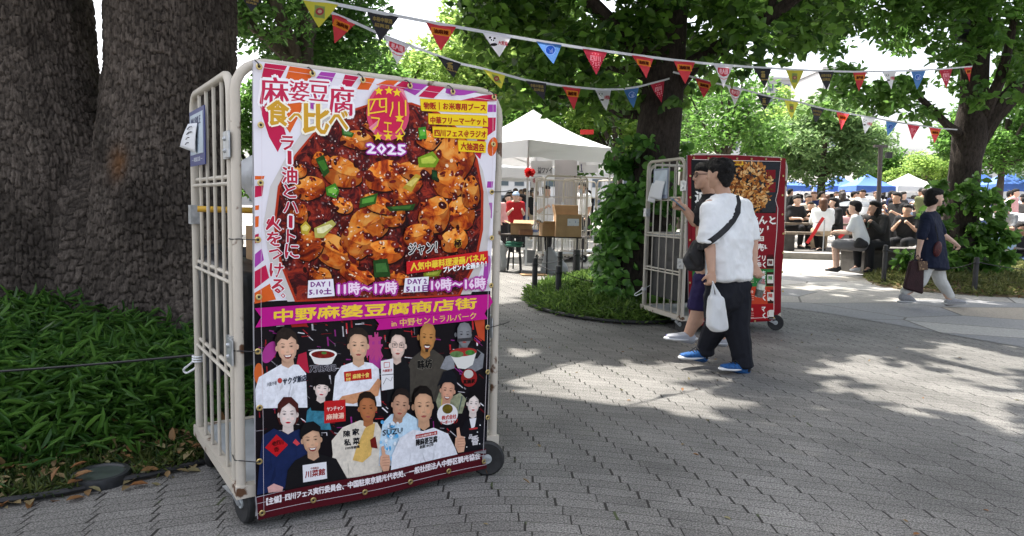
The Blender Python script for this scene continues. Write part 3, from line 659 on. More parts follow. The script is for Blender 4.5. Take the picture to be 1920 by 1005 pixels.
P = np.stack([cx_ + np.cos(a) * k, cyy + np.sin(a) * k, pz], 1)
_f, ix, iy = in_frame(P, 9000)
kp = (ix > np.interp(iy, [200, 300, 420, 520, 600], [1150, 1126, 1114, 1122, 1128]) + 26 * (fbm(iy / 22, ix * 0, 44) - .5) * 2) & (fbm(pz * 2.5, a * 1.2, 8) > np.where(pz > 1.6, 0.40, 0.22)); P = P[kp]
L_IVY = leafmat('ivy_leaf', (0.020, 0.075, 0.011), (0.12, 0.27, 0.045), 0.45, rough=0.32)
iv = thing('climbing_ivy', base2, 'glossy green ivy climbing the trunk of the middle tree', 'climber')
nn = np.stack([np.cos(a[kp]), np.sin(a[kp]), 0 * pz[kp] + 0.4], 1)
link('foliage', leaves('foliage', P - np.array(base2[:]), 0.125, L_IVY, rg, up=0.2, aspect=0.72, droop=0.6, N=nn), iv)

# ---- right-hand tree
Yr = 12.6
def rp(px, py, dy=0.0): return PD(px, py, Yr + dy)
tr = [(rp(1796, 520), .50), (rp(1799, 440), .31), (rp(1805, 360), .26), (rp(1811, 300), .25), (rp(1820, 250), .29), (rp(1826, 190), .22), (rp(1828, 120), .22), (rp(1834, 40), .2), (rp(1842, -80), .17), (rp(1850, -220), .1)]
lb = [
    [(rp(1828, 262), .22), (rp(1858, 218, -.1), .19), (rp(1890, 185, -.2), .17), (rp(1930, 145, -.3), .15), (rp(2010, 60, -.6), .09)],
    [(rp(1836, 240), .12), (rp(1856, 190, -.3), .10), (rp(1875, 150, -.4), .09), (rp(1890, 95, -.5), .07), (rp(1905, 20, -.6), .05)],
    [(rp(1800, 252), .10), (rp(1780, 238, -.3), .07), (rp(1755, 213, -.4), .06), (rp(1722, 180, -.5), .05), (rp(1680, 150, -.6), .03)],
    [(rp(1836, 30), .12), (rp(1790, -40, -.5), .08), (rp(1700, -140, -.9), .05)],
    [(rp(1834, 60), .12), (rp(1850, 10, .5), .08), (rp(1900, -60, .9), .05)],
]
base3 = Vector((tr[0][0].x, Yr, gz(Yr) + 0.1))
rg = np.random.default_rng(31)
LOWR = [(1540, 130), (1590, 175), (1640, 210), (1690, 235), (1730, 120), (1760, 245), (1790, 260), (1830, 150), (1880, 120), (1920, 100), (1990, 120)]
def lowr(x): return np.interp(x, [p[0] for p in LOWR], [p[1] for p in LOWR])
SPR = [(1640, 180, 50, 28), (1600, 205, 30, 18), (1715, 112, 28, 16), (1745, 222, 50, 16), (1805, 110, 30, 40), (1850, 95, 40, 30), (1890, 110, 40, 40), (1700, 160, 30, 12), (1820, 175, 18, 22), (1930, 120, 40, 60), (1575, 150, 25, 30), (1560, 205, 20, 25)]
def dens(x, y):
    if y < 70 + 45 * fbm(np.array([x / 45.]), np.array([y / 30.]), 61)[0]: return .9 if fbm(np.array([x / 28.]), np.array([y / 28.]), 71)[0] > .40 else .06
    return max([.55 if ((x - a) / c) ** 2 + ((y - b) / d) ** 2 < 1 else 0 for a, b, c, d in SPR])
clm = pxclumps(rg, 150, (1540, 1985), (-110, 260), (11.2, 13.6), (.16, .36), dens)
tree('cherry_tree', base3, 'dark-barked tree with forked trunk at the right, bunting tied to it', tr, lb, clm, 9500, 0.15, L_MID, BARK2, 32, flat=0.8, hollow=0.2, up=0.4, droop=0.45, aspect=0.55)
cht = bpy.data.objects['cherry_tree']
P = canopy(rng, 9000, 2.2, 12.5, 8.0, 12.6, 4.6, 7.5)
x, y = sun_ground(P); P = P[(fbm(x * .8 + 3, y * 1.9, 91) > .43)]
link('crown', leaves('upper_crown', P - np.array(base3[:]), 0.26, L_MID, rng, up=0.75, aspect=0.6, droop=0.2), cht)
# shrub round its foot
rg = np.random.default_rng(41); cl = []
for (x, y, s) in ((1700, 505, .22), (1735, 508, .26), (1765, 480, .28), (1775, 430, .20), (1742, 400, .14), (1780, 375, .18), (1812, 350, .10), (1842, 350, .20), (1845, 392, .24), (1832, 432, .28), (1862, 442, .26), (1760, 440, .16), (1885, 470, .2), (1845, 490, .34), (1800, 508, .36), (1770, 352, .16), (1860, 360, .16), (1880, 395, .12), (1735, 470, .16), (1868, 415, .14), (1820, 470, .3)):
    p = PD(x, y, 12.0 + rg.uniform(-.35, .35))
    for k in range(4): cl.append((p.x + rg.normal(0, s * .6), p.y + rg.normal(0, s * .5), p.z + rg.normal(0, s * .55), s * rg.uniform(.3, .62)))
tree('shrub', Vector((base3.x, 12.0, gz(12) + .1)), 'leafy bright green shrub round the foot of the right tree', None, [], cl, 2600, 0.155, L_MID, None, 42, hollow=0.2, up=0.3, cat='shrub', filt=False, droop=0.3, aspect=0.6)
# ---- trees behind
def far_tree(name, px, top, basey, Y, wpx, label, lm, n, leaf, seed, group, trunk_r=.18, k=26, flat=.8, trunk_top=None, hollow=.4):
    rg = np.random.default_rng(seed); t0 = PD(px, top, Y); b0 = PD(px, basey, Y); x = t0.x; zt = t0.z; g = gz(Y)
    w = wpx / F * Y / 2; zb = max(b0.z, g + .3)
    c = (x, Y, (zt + zb) / 2); r = (w * .82, w * .75, (zt - zb) / 2 * .82)
    cl = spread(rg, c, r, k, min(w, zt - zb) * .22, min(w, zt - zb) * .38)
    ttop = Vector((x + rg.uniform(-.2, .2), Y, zb + (zt - zb) * .6))
    lbs = [[(Vector((x, Y, zb + (zt - zb) * .1)), trunk_r * .6), (Vector(cl[i][:3]), trunk_r * .2)] for i in range(7)]
    return tree(name, (x, Y, g), label, [(Vector((x, Y, g - .05)), trunk_r * 1.3), (Vector((x, Y, g + .6)), trunk_r), (ttop, trunk_r * .4)], lbs, cl, n, leaf, lm, BARK3, seed, group, hollow=hollow, filt=False, flat=flat)
GB = 'trees behind the stalls'
far_tree('broadleaf_tree', 560, -330, 175, 17.0, 480, 'dark spreading tree behind the big banner, top left, with sky gaps', L_DARK, 24000, 0.17, 101, GB, .3, 44)
far_tree('broadleaf_tree', 640, 70, 300, 21.0, 260, 'dense mid green tree just over the top rail of the left cage', L_MID, 13000, 0.18, 116, GB)
far_tree('broadleaf_tree', 850, 60, 300, 27.0, 260, 'yellow-green tree seen under the upper bunting string', L_LIGHT, 12000, 0.2, 117, GB)
far_tree('broadleaf_tree', 1010, -60, 260, 30.0, 300, 'tall green tree filling the gap behind the ivy tree crown', L_MID, 12000, 0.22, 118, GB)
far_tree('broadleaf_tree', 1290, 60, 330, 32.0, 240, 'green tree directly behind the ivy tree trunk', L_MID, 4200, 0.22, 119, GB)
far_tree('broadleaf_tree', 715, 60, 330, 24.0, 330, 'rounded light green tree low behind the middle of the big banner', L_LIGHT, 12000, 0.2, 102, GB)
far_tree('broadleaf_tree', 500, 110, 420, 22.0, 220, 'mid green tree between the twin trunks and the big banner', L_MID, 9000, 0.2, 103, GB)
far_tree('broadleaf_tree', 915, -180, 215, 22.0, 330, 'tall yellow-green tree above the right corner of the big banner', L_LIGHT, 14000, 0.2, 104, GB)
far_tree('broadleaf_tree', 1075, 40, 340, 26.0, 320, 'bushy mid green tree behind the white canopy tent', L_MID, 14000, 0.2, 105, GB)
far_tree('broadleaf_tree', 1165, 110, 330, 24.0, 210, 'light green tree close left of the ivy-wrapped trunk', L_LIGHT, 7000, 0.18, 106, GB)
far_tree('broadleaf_tree', 1365, 90, 330, 24.0, 260, 'thin open tree with several slim stems above the second cage', L_MID, 3200, 0.2, 107, GB, .12, 22)
far_tree('broadleaf_tree', 1550, 190, 345, 30.0, 250, 'round grey-green tree standing among the blue tents', L_GREY, 15000, 0.2, 108, GB, .22, 30)
far_tree('broadleaf_tree', 1462, 150, 345, 33.0, 150, 'bright green tree behind the right edge of the second cage', L_LIGHT, 6000, 0.22, 109, GB)
far_tree('broadleaf_tree', 1662, 275, 350, 48.0, 100, 'dark rounded tree just right of the lamp post', L_MID, 5000, 0.25, 110, GB)
far_tree('broadleaf_tree', 1738, 280, 352, 46.0, 130, 'pale yellow-green tree between lamp post and right trunk', L_LIGHT, 6000, 0.22, 111, GB)
far_tree('broadleaf_tree', 1890, 140, 345, 30.0, 230, 'dense tree at the right edge behind the forked trunk', L_MID, 11000, 0.22, 112, GB)
far_tree('broadleaf_tree', 1975, 215, 360, 34.0, 200, 'olive green tree at the far right margin', L_GREY, 6000, 0.22, 113, GB)
far_tree('broadleaf_tree', 1690, 312, 350, 46.0, 60, 'small light green tree over a blue tent roof', L_LIGHT, 2500, 0.22, 114, GB)
# ---------------------------------------------------------------- roll cages
M_CREAM = mat('cream_paint', (0.50, 0.455, 0.385), 0.42, var=0.10, vs=5, bump=0.08, bs=160)
M_RUSTY = mat('chipped_cream_paint', (0.50, 0.45, 0.38), 0.5, vs=9, grime=(0.10, 0.045, 0.02), bump=0.15, bs=120)
M_GALV = mat('galvanised_steel', (0.42, 0.44, 0.46), 0.4, metal=0.7, var=0.25, vs=30)
M_DECK = mat('grey_deck_sheet', (0.36, 0.38, 0.40), 0.5, var=0.15, vs=6)
M_RUBBER = mat('black_rubber', (0.018, 0.018, 0.019), 0.6, var=0.3, vs=40)
M_HUB = mat('grey_hub', (0.46, 0.49, 0.50), 0.45, metal=0.15, var=0.1, vs=20)
M_DARKMETAL = mat('dark_metal', (0.03, 0.03, 0.032), 0.45, metal=0.5)
M_BLACKTIE = mat('black_nylon', (0.012, 0.012, 0.013), 0.45)
M_BRASS = mat('brass', (0.55, 0.42, 0.18), 0.3, metal=0.9)
M_WCORD = mat('white_cord', (0.75, 0.76, 0.78), 0.6)
CW, CD, CHT, CB = 1.18, 0.87, 1.82, 0.18     # width, depth, height, height of base
def arch(x0, x1, z0, z1, r, n=6):            # inverted U in the x-z plane
    p = [(x0, z0), (x0, z1 - r)]
    p += [(x0 + r - r * math.cos(a), z1 - r + r * math.sin(a)) for a in np.linspace(0, math.pi / 2, n)[1:]]
    p += [(x1 - r + r * math.sin(a), z1 - r + r * math.cos(a)) for a in np.linspace(0, math.pi / 2, n)]
    p += [(x1, z0)]; return p
def make_cage(loc, rz, label, scale=1.0):
    t = thing('roll_cage', loc, label, 'roll cage', None, rz); t.scale = scale if isinstance(scale, tuple) else (scale,) * 3
    # base frame and deck
    mb = MB(); b = 0.022
    for (a, c) in (((-b, -b, CB - .05), (CW + b, b, CB)), ((-b, CD - b, CB - .05), (CW + b, CD + b, CB)), ((-b, b + .001, CB - .048), (b, CD - b - .001, CB - .001)), ((CW - b, b + .001, CB - .048), (CW + b, CD - b - .001, CB - .001))): mb.box(a, c)
    for x in (.4, .8): mb.box((x - .02, b + .001, CB - .045), (x + .02, CD - b - .001, CB - .012))
    mb.build('base_frame', M_RUSTY, t, smooth=False)
    mb = MB(); mb.box((b + .002, b + .002, CB - .011), (CW - b - .002, CD - b - .002, CB - .003)); mb.build('deck', M_DECK, t, smooth=False)
    # end frames with vertical bars
    for x, m in ((0.0, M_CREAM), (CW, M_CREAM)):
        mb = MB(); mb.tube([(x, y, z) for y, z in arch(.075, CD - .02, CB, CHT - .035, .085)], .0175, 12)
        for y in np.linspace(.075, CD - .02, 6)[1:-1]: mb.tube([(x, y, CB), (x, y, CHT - .04)], .0075, 8)
        for z in (.62, 1.0, 1.39):
            mb.tube([(x + .008, .075, z), (x + .008, CD - .02, z)], .009, 8); mb.tube([(x - .004, .075, z - .028), (x - .004, CD - .02, z - .028)], .008, 8)
        mb.build('end_frame', m, t)
    # front frame: an arch the banner hangs from, and the low back frame
    mb = MB(); mb.tube([(x, 0, z) for x, z in arch(.0, CW, CB - .02, CHT, .11)], .0185, 12); mb.build('front_frame', M_RUSTY, t)
    mb = MB(); mb.tube([(x, CD, z) for x, z in arch(.03, CW - .03, CB, CHT - .06, .1)], .016, 10)
    for x in np.linspace(.03, CW - .03, 8)[1:-1]: mb.tube([(x, CD, CB), (x, CD, CHT - .06)], .007, 8)
    for z in (.62, 1.0, 1.39): mb.tube([(.03, CD + .01, z), (CW - .03, CD + .01, z)], .009, 8)
    bk = mb
    # hinge clamps between front frame and end frame
    for x in (0.0, CW):
        for z in (.66, 1.455):
            mb = MB(); mb.box((x - .024, .014, z), (x + .02, .104, z + .105)); mb.box((x - .030, -.020, z + .004), (x - .0245, .06, z + .1))
            mb.ball((x - .03, .04, z + .03), .010, 8); mb.ball((x - .03, .04, z + .075), .010, 8)
            mb.build('hinge_clamp', M_GALV, t, smooth=False)
    # latch band on the rear post
    mb = MB(); mb.box((-.026, CD - .05, 1.18), (.024, CD + .012, 1.27)); mb.build('latch_plate', M_GALV, t, smooth=False)
    # castors
    for i, (x, y, a) in enumerate(((.018, .112, R(98)), (CW - .100, -.006, R(146)), (.07, CD - .07, R(60)), (CW - .07, CD - .07, R(20)))):
        M = Matrix.Translation((x, y, 0)) @ Matrix.Rotation(a, 4, 'Z')
        mb = MB(); mb.box((-.05, -.05, CB - .056), (.05, .05, CB - .051), M)
        mb.lathe([(.03, CB - .075), (.03, CB - .057)], M, 12)
        for s in (-1, 1):
            pr = [(.032, CB - .076), (-.032, CB - .076), (-.075, .085), (-.045, .07)]
            mb.prism([M @ Vector((px, s * .024 - .002, pz)) for px, pz in pr], (M.to_3x3() @ Vector((0, .004, 0))))
        c = mb.build('castor', M_GALV, t, smooth=False)
        Wm = M @ Matrix.Translation((-.055, 0, .084)) @ Matrix.Rotation(math.pi / 2, 4, 'X')
        mb = MB(); mb.lathe([(.059, -.014), (.075, -.017), (.083, -.011), (.084, 0), (.083, .011), (.075, .017), (.059, .014)], Wm, 28); mb.build('tyre', M_RUBBER, c)
        mb = MB(); mb.lathe([(.010, -.021), (.022, -.020), (.024, -.010), (.054, -.008), (.0588, -.014), (.0589, .014), (.054, .008), (.024, .010), (.022, .020), (.010, .021)], Wm, 24); mb.build('hub', M_HUB, c)
    return t, bk
def cage_frame(p_left, p_right):
    d = Vector((p_right[0] - p_left[0], p_right[1] - p_left[1], 0)); return math.atan2(d.y, d.x), d.length
# where the front posts of the first cage stand
K1L, K1R = Vector((-1.052, 2.646, 0)), Vector((-0.078, 3.31, 0))
rz1, w1 = cage_frame(K1L, K1R)
cage1, bk = make_cage(K1L, rz1, 'cream roll cage at the left carrying the mapo tofu banner, blue notice on its end')
K2L = Vector((1.79, 7.18, gz(7.2))); rz2 = math.atan2(.36, 1.15)
cage2, bk2 = make_cage(K2L, rz2, 'cream roll cage beside the ivy tree carrying the red fried rice banner', (1.01, 1.0, 1.02))
bk2.build('back_frame', M_CREAM, cage2)
bpy.context.view_layer.update()
def cage_axes(cage): 
    M = cage.matrix_basis; return M
def cw(cage, x, y, z): return cage.matrix_basis @ Vector((x, y, z))
if __import__('os').environ.get('DBG'):
    for nm, cg in (('1', cage1), ('2', cage2)):
        for q in ((0, 0, 0), (0, 0, CB), (0, 0, CHT), (CW, 0, 0), (CW, 0, CB), (CW, 0, CHT), (0, CD, CB), (0, CD, CHT), (0, .075, CB)): print('CAGE', nm, q, [round(v) for v in proj(cw(cg, *q))])
# ---------------------------------------------------------------- printed sheets: flat shapes and lettering laid on a real vinyl sheet
def art_material(name='banner_print', rough=0.38):
    m = bpy.data.materials.new(name); m.use_nodes = True
    n = m.node_tree.nodes; l = m.node_tree.links; b = n['Principled BSDF']
    a = n.new('ShaderNodeAttribute'); a.attribute_name = 'Col'
    tc = n.new('ShaderNodeTexCoord'); t = n.new('ShaderNodeTexNoise'); t.inputs['Scale'].default_value = 42; t.inputs['Detail'].default_value = 5; t.inputs['Roughness'].default_value = 0.7
    l.new(tc.outputs['Object'], t.inputs['Vector'])
    mr = n.new('ShaderNodeMapRange'); mr.inputs[1].default_value = 0.35; mr.inputs[2].default_value = 0.65; mr.inputs[3].default_value = 0.45; mr.inputs[4].default_value = 1.5; l.new(t.outputs['Fac'], mr.inputs[0])
    mu = n.new('ShaderNodeMixRGB'); mu.blend_type = 'MULTIPLY'; l.new(a.outputs['Alpha'], mu.inputs[0]); l.new(a.outputs['Color'], mu.inputs[1]); l.new(mr.outputs[0], mu.inputs[2])
    l.new(mu.outputs[0], b.inputs['Base Color']); b.inputs['Roughness'].default_value = rough; b.inputs['Specular IOR Level'].default_value = 0.12
    return m
def food_material():
    m = bpy.data.materials.new('printed_sauce'); m.use_nodes = True
    n = m.node_tree.nodes; l = m.node_tree.links; b = n['Principled BSDF']
    tc = n.new('ShaderNodeTexCoord')
    t = n.new('ShaderNodeTexNoise'); t.inputs['Scale'].default_value = 17; t.inputs['Detail'].default_value = 8; t.inputs['Roughness'].default_value = 0.72; t.inputs['Distortion'].default_value = 1.2; l.new(tc.outputs['Object'], t.inputs['Vector'])
    r = n.new('ShaderNodeValToRGB'); l.new(t.outputs['Fac'], r.inputs[0]); e = r.color_ramp.elements
    for i, (p, c) in enumerate(((0.36, (0.010, 0.002, 0.004)), (0.46, (0.055, 0.006, 0.008)), (0.53, (0.16, 0.012, 0.010)), (0.61, (0.36, 0.035, 0.015)), (0.70, (0.10, 0.010, 0.012)))):
        q = e[i] if i < 2 else e.new(p); q.position = p; q.color = (*c, 1)
    v = n.new('ShaderNodeTexVoronoi'); v.inputs['Scale'].default_value = 62; l.new(tc.outputs['Object'], v.inputs['Vector'])
    g = n.new('ShaderNodeTexNoise'); g.inputs['Scale'].default_value = 11; g.inputs['Detail'].default_value = 3; l.new(tc.outputs['Object'], g.inputs['Vector'])
    gm = n.new('ShaderNodeMapRange'); gm.inputs[1].default_value = 0.50; gm.inputs[2].default_value = 0.62; l.new(g.outputs['Fac'], gm.inputs[0])
    vr = n.new('ShaderNodeMapRange'); vr.inputs[1].default_value = 0.34; vr.inputs[2].default_value = 0.16; l.new(v.outputs['Distance'], vr.inputs[0])
    mp = n.new('ShaderNodeMath'); mp.operation = 'MULTIPLY'; l.new(gm.outputs[0], mp.inputs[0]); l.new(vr.outputs[0], mp.inputs[1])
    mq = n.new('ShaderNodeMath'); mq.operation = 'MULTIPLY'; l.new(mp.outputs[0], mq.inputs[0]); mq.inputs[1].default_value = 0.6
    mx = n.new('ShaderNodeMixRGB'); l.new(mq.outputs[0], mx.inputs[0]); l.new(r.outputs[0], mx.inputs[1]); mx.inputs[2].default_value = (0.72, 0.52, 0.50, 1)
    l.new(mx.outputs[0], b.inputs['Base Color']); b.inputs['Roughness'].default_value = 0.38; b.inputs['Specular IOR Level'].default_value = 0.12
    return m
def tofu_material():
    m = bpy.data.materials.new('printed_tofu'); m.use_nodes = True
    n = m.node_tree.nodes; l = m.node_tree.links; b = n['Principled BSDF']
    tc = n.new('ShaderNodeTexCoord'); t = n.new('ShaderNodeTexNoise'); t.inputs['Scale'].default_value = 12; t.inputs['Detail'].default_value = 9; t.inputs['Roughness'].default_value = 0.6; t.inputs['Distortion'].default_value = 0.8; l.new(tc.outputs['Object'], t.inputs['Vector'])
    r = n.new('ShaderNodeValToRGB'); l.new(t.outputs['Fac'], r.inputs[0]); e = r.color_ramp.elements
    for i, (p, c) in enumerate(((0.34, (0.14, 0.012, 0.008)), (0.42, (0.50, 0.08, 0.012)), (0.50, (0.84, 0.28, 0.03)), (0.62, (0.92, 0.50, 0.12)))):
        q = e[i] if i < 2 else e.new(p); q.position = p; q.color = (*c, 1)
    a = n.new('ShaderNodeAttribute'); a.attribute_name = 'Col'
    mu = n.new('ShaderNodeMixRGB'); mu.blend_type = 'MULTIPLY'; mu.inputs[0].default_value = 1; l.new(r.outputs[0], mu.inputs[1]); l.new(a.outputs['Color'], mu.inputs[2])
    l.new(mu.outputs[0], b.inputs['Base Color']); b.inputs['Roughness'].default_value = 0.38; b.inputs['Specular IOR Level'].default_value = 0.12
    return m
M_PRINT, M_SAUCE, M_TOFU = art_material(), food_material(), tofu_material()
_TX = {}
def text_mesh(s, off):
    if (s, off) not in _TX:
        c = bpy.data.curves.new('lettering', 'FONT'); c.body = s; c.offset = off; c.resolution_u = 1
        o = bpy.data.objects.new('lettering', c); C.objects.link(o)
        dg = bpy.context.evaluated_depsgraph_get(); me = bpy.data.meshes.new_from_object(o.evaluated_get(dg))
        v = get_co(me)[:, :2]; f = [list(p.vertices) for p in me.polygons]
        C.objects.unlink(o); bpy.data.objects.remove(o); bpy.data.curves.remove(c); bpy.data.meshes.remove(me)
        _TX[(s, off)] = (v, f)
    return _TX[(s, off)]
class Art:
    def __init__(s, gap=0.0005, cell=26.0):
        s.items = []; s.boxes = []; s.gap = gap; s.cell = cell
    def level(s, P, lv):
        P = np.asarray(P); lo = P.min(0); hi = P.max(0)
        if lv is None:
            lv = 1 + max([b[4] for b in s.boxes if b[0] < hi[0] and b[2] > lo[0] and b[1] < hi[1] and b[3] > lo[1]], default=0)
        s.boxes.append((lo[0], lo[1], hi[0], hi[1], lv)); return lv
    def poly(s, pts, col, tex=0.0, lv=None, mi=0):
        lv = s.level(pts, lv); s.items.append((np.asarray(pts, float), [list(range(len(pts)))], srgb(col) if isinstance(col, str) else col, tex, lv, mi)); return lv
    def ell(s, cx, cy, rx, ry, col, rot=0.0, tex=0.0, lv=None, mi=0, n=22, a0=0.0, a1=6.2832):
        a = np.linspace(a0, a1, n, endpoint=(a1 - a0) < 6.28); x = np.cos(a) * rx; y = np.sin(a) * ry; c, q = math.cos(rot), math.sin(rot)
        return s.poly(np.stack([cx + x * c - y * q, cy + x * q + y * c], 1), col, tex, lv, mi)
    def line(s, pts, w, col, lv=None):
        pts = np.asarray(pts, float); d = np.gradient(pts, axis=0); d /= np.linalg.norm(d, axis=1)[:, None] + 1e-9; nn = np.stack([-d[:, 1], d[:, 0]], 1) * w / 2
        return s.poly(np.concatenate([pts + nn, (pts - nn)[::-1]]), col, lv=lv)
    def text(s, t, tl, tr, hl, hr=None, col='#ffffff', off=0.015, out=None, ow=0.05, lv=None, shear=0.0):
        """tl, tr: top corners; hl, hr: heights (px, straight down) at both ends"""
        hr = hl if hr is None else hr
        v0, f0 = text_mesh(t, 0.0); lo = v0.min(0); hi = v0.max(0)
        def put(v):
            u = (v[:, 0] - lo[0]) / (hi[0] - lo[0]); w = 1 - (v[:, 1] - lo[1]) / (hi[1] - lo[1])
            x = tl[0] + (tr[0] - tl[0]) * u; y = tl[1] + (tr[1] - tl[1]) * u + (hl + (hr - hl) * u) * w
            return np.stack([x - shear * w, y], 1)
        e = abs(hl) * 1.45
        def ring(r, k, ph=0.0): return [(math.cos(ph + i * 6.2832 / k) * r, math.sin(ph + i * 6.2832 / k) * r) for i in range(k)]
        q = put(v0); lv = s.level(q, lv)
        if out:
            for i, (dx, dy) in enumerate(ring(ow * e, 8)): s.items.append((q + (dx, dy), f0, srgb(out), 0, lv + i * .03, 0))
            lv += .3
        cp_ = [(0, 0)] if off < .008 else ([(-off * e, 0), (off * e, 0)] if off < .02 else [(-off * e, -off * e * .6), (off * e, -off * e * .6), (0, off * e)])
        for i, (dx, dy) in enumerate(cp_): s.items.append((q + (dx, dy), f0, srgb(col), 0, lv + i * .03, 0))
        return lv
    def star(s, cx, cy, r, col, lv=None):
        p = [(cx + (r if i % 2 == 0 else r * .42) * math.sin(i * math.pi / 5), cy - (r if i % 2 == 0 else r * .42) * math.cos(i * math.pi / 5)) for i in range(10)]
        return s.poly(p, col, lv=lv)
    def restack(s):
        ks = sorted({round(i[4], 3) for i in s.items}); m = {}; z = 0.0; pr = None
        for k in ks:
            z += 0 if pr is None else min(1.0, (k - pr) * 1.6 if k - pr < .2 else 1.0); m[k] = z; pr = k
        s.items = [(*i[:4], m[round(i[4], 3)], i[5]) for i in s.items]; s.top = z
    def mesh(s, name, place, mats, wave=None):
        """place(px, py) -> world Vector on the sheet, normal(px) offset by level"""
        bm = bmesh.new(); fl = bm.faces.layers.int.new('it')
        for k, (P, F_, col, tex, lv, mi) in enumerate(s.items):
            vs = [bm.verts.new((p[0], p[1], lv)) for p in P]
            for f in F_:
                try: q = bm.faces.new([vs[i] for i in f]); q[fl] = k; q.material_index = mi
                except ValueError: pass
        lo = np.min([i[0].min(0) for i in s.items], 0); hi = np.max([i[0].max(0) for i in s.items], 0)
        for ax in (0, 1):
            c = lo[ax] + s.cell
            while c < hi[ax]:
                no = [0, 0, 0]; no[ax] = 1; co_ = [0, 0, 0]; co_[ax] = c
                fs = [f for f in bm.faces if min(v.co[ax] for v in f.verts) < c - .01 and max(v.co[ax] for v in f.verts) > c + .01]
                if fs: bmesh.ops.bisect_plane(bm, geom=list({v for f in fs for v in f.verts}) + list({e for f in fs for e in f.edges}) + fs, plane_co=co_, plane_no=no)
                c += s.cell
        bmesh.ops.triangulate(bm, faces=[f for f in bm.faces if len(f.verts) > 4], quad_method='BEAUTY', ngon_method='EAR_CLIP')
        for v in bm.verts:
            p, n = place(v.co.x, v.co.y); w = wave(v.co.x, v.co.y) if wave else 0.0
            v.co = p + n * (s.gap * v.co.z + w)
        bm.normal_update()
        for f in bm.faces:
            if f.normal.dot(n) < 0: f.normal_flip()
        me = bpy.data.meshes.new(name); bm.to_mesh(me)
        ca = me.color_attributes.new('Col', 'FLOAT_COLOR', 'CORNER')
        it = np.empty(len(me.polygons), np.int32); me.attributes['it'].data.foreach_get('value', it)
        tot = np.empty(len(me.polygons), np.int32); me.polygons.foreach_get('loop_total', tot)
        cols = np.array([(*i[2][:3], i[3]) for i in s.items])[np.repeat(it, tot)]
        ca.data.foreach_set('color', cols.astype(np.float32).ravel())
        bm.free(); me.attributes.remove(me.attributes['it'])
        for m in mats: me.materials.append(m)
        me.update(); return me
# ---------------------------------------------------------------- the big banner on the first cage
A = Art(cell=15.0)
CRI, ORA, PUR, WHI = '#c01f4c', '#dd6226', '#a844a6', '#e6e2ea'
OUT = [(475, 113), (932, 180), (926, 440), (911, 876), (697, 926), (481, 971), (476, 600)]
A.poly(OUT, WHI)
def S1(pts): return [(470 + x / 4.085, 100 + y / 4.085) for x, y in pts]
for c, p in ((CRI, [(110, 75), (282, 95), (225, 200), (200, 330), (215, 450), (245, 540), (270, 620), (205, 757), (140, 640), (90, 480), (65, 350), (75, 220)]),
             (ORA, [(300, 98), (480, 125), (468, 175), (410, 330), (385, 450), (300, 610), (255, 545), (240, 420), (250, 250)]),
             (PUR, [(540, 140), (655, 150), (600, 260), (540, 350), (490, 430), (450, 420), (450, 330), (480, 220)]),
             (CRI, [(725, 162), (830, 178), (770, 262), (690, 258)]), (ORA, [(870, 183), (955, 192), (905, 280), (815, 275)]), (ORA, [(1040, 205), (1140, 208), (1080, 260), (960, 240)]),
             (CRI, [(1165, 212), (1235, 222), (1165, 300), (1095, 262)]), (PUR, [(1245, 226), (1360, 240), (1260, 322), (1172, 277)]), (CRI, [(1370, 245), (1490, 258), (1400, 345), (1285, 330)]),
             (PUR, [(1500, 268), (1750, 292), (1640, 320), (1540, 325), (1492, 300)]), (CRI, [(1885, 312), (1885, 365), (1760, 372), (1600, 362), (1780, 322)]), (PUR, [(1820, 392), (1880, 392), (1880, 450), (1815, 450)]),
             (CRI, [(1815, 492), (1878, 492), (1872, 590), (1800, 640), (1755, 812), (1715, 770), (1735, 640)])): A.poly(S1(p), c)
A.ell(923, 275, 9, 18, ORA, 0.2)
def S3(pts): return [(460 + x / 3.72, 330 + y / 3.72) for x, y in pts]
for c, p in ((ORA, [(62, 0), (130, 0), (122, 22), (62, 26)]), (CRI, [(62, 70), (122, 66), (112, 140), (60, 150)]), (ORA, [(62, 206), (90, 203), (88, 235), (62, 238)]), (ORA, [(62, 282), (88, 278), (86, 352), (62, 358)]),
             (CRI, [(62, 408), (88, 400), (88, 452), (62, 470)]), (PUR, [(62, 545), (110, 505), (126, 585), (62, 640)]), (CRI, [(62, 665), (140, 620), (165, 710), (62, 788)]), (ORA, [(62, 815), (170, 750), (215, 862), (62, 890)])): A.poly(S3(p), c)
A.ell(916, 505, 6, 26, PUR, 0.15)
A.poly([(914, 340), (925, 340), (924, 352), (913, 352)], PUR); A.poly([(915, 380), (924, 380), (924, 410), (916, 405)], PUR)
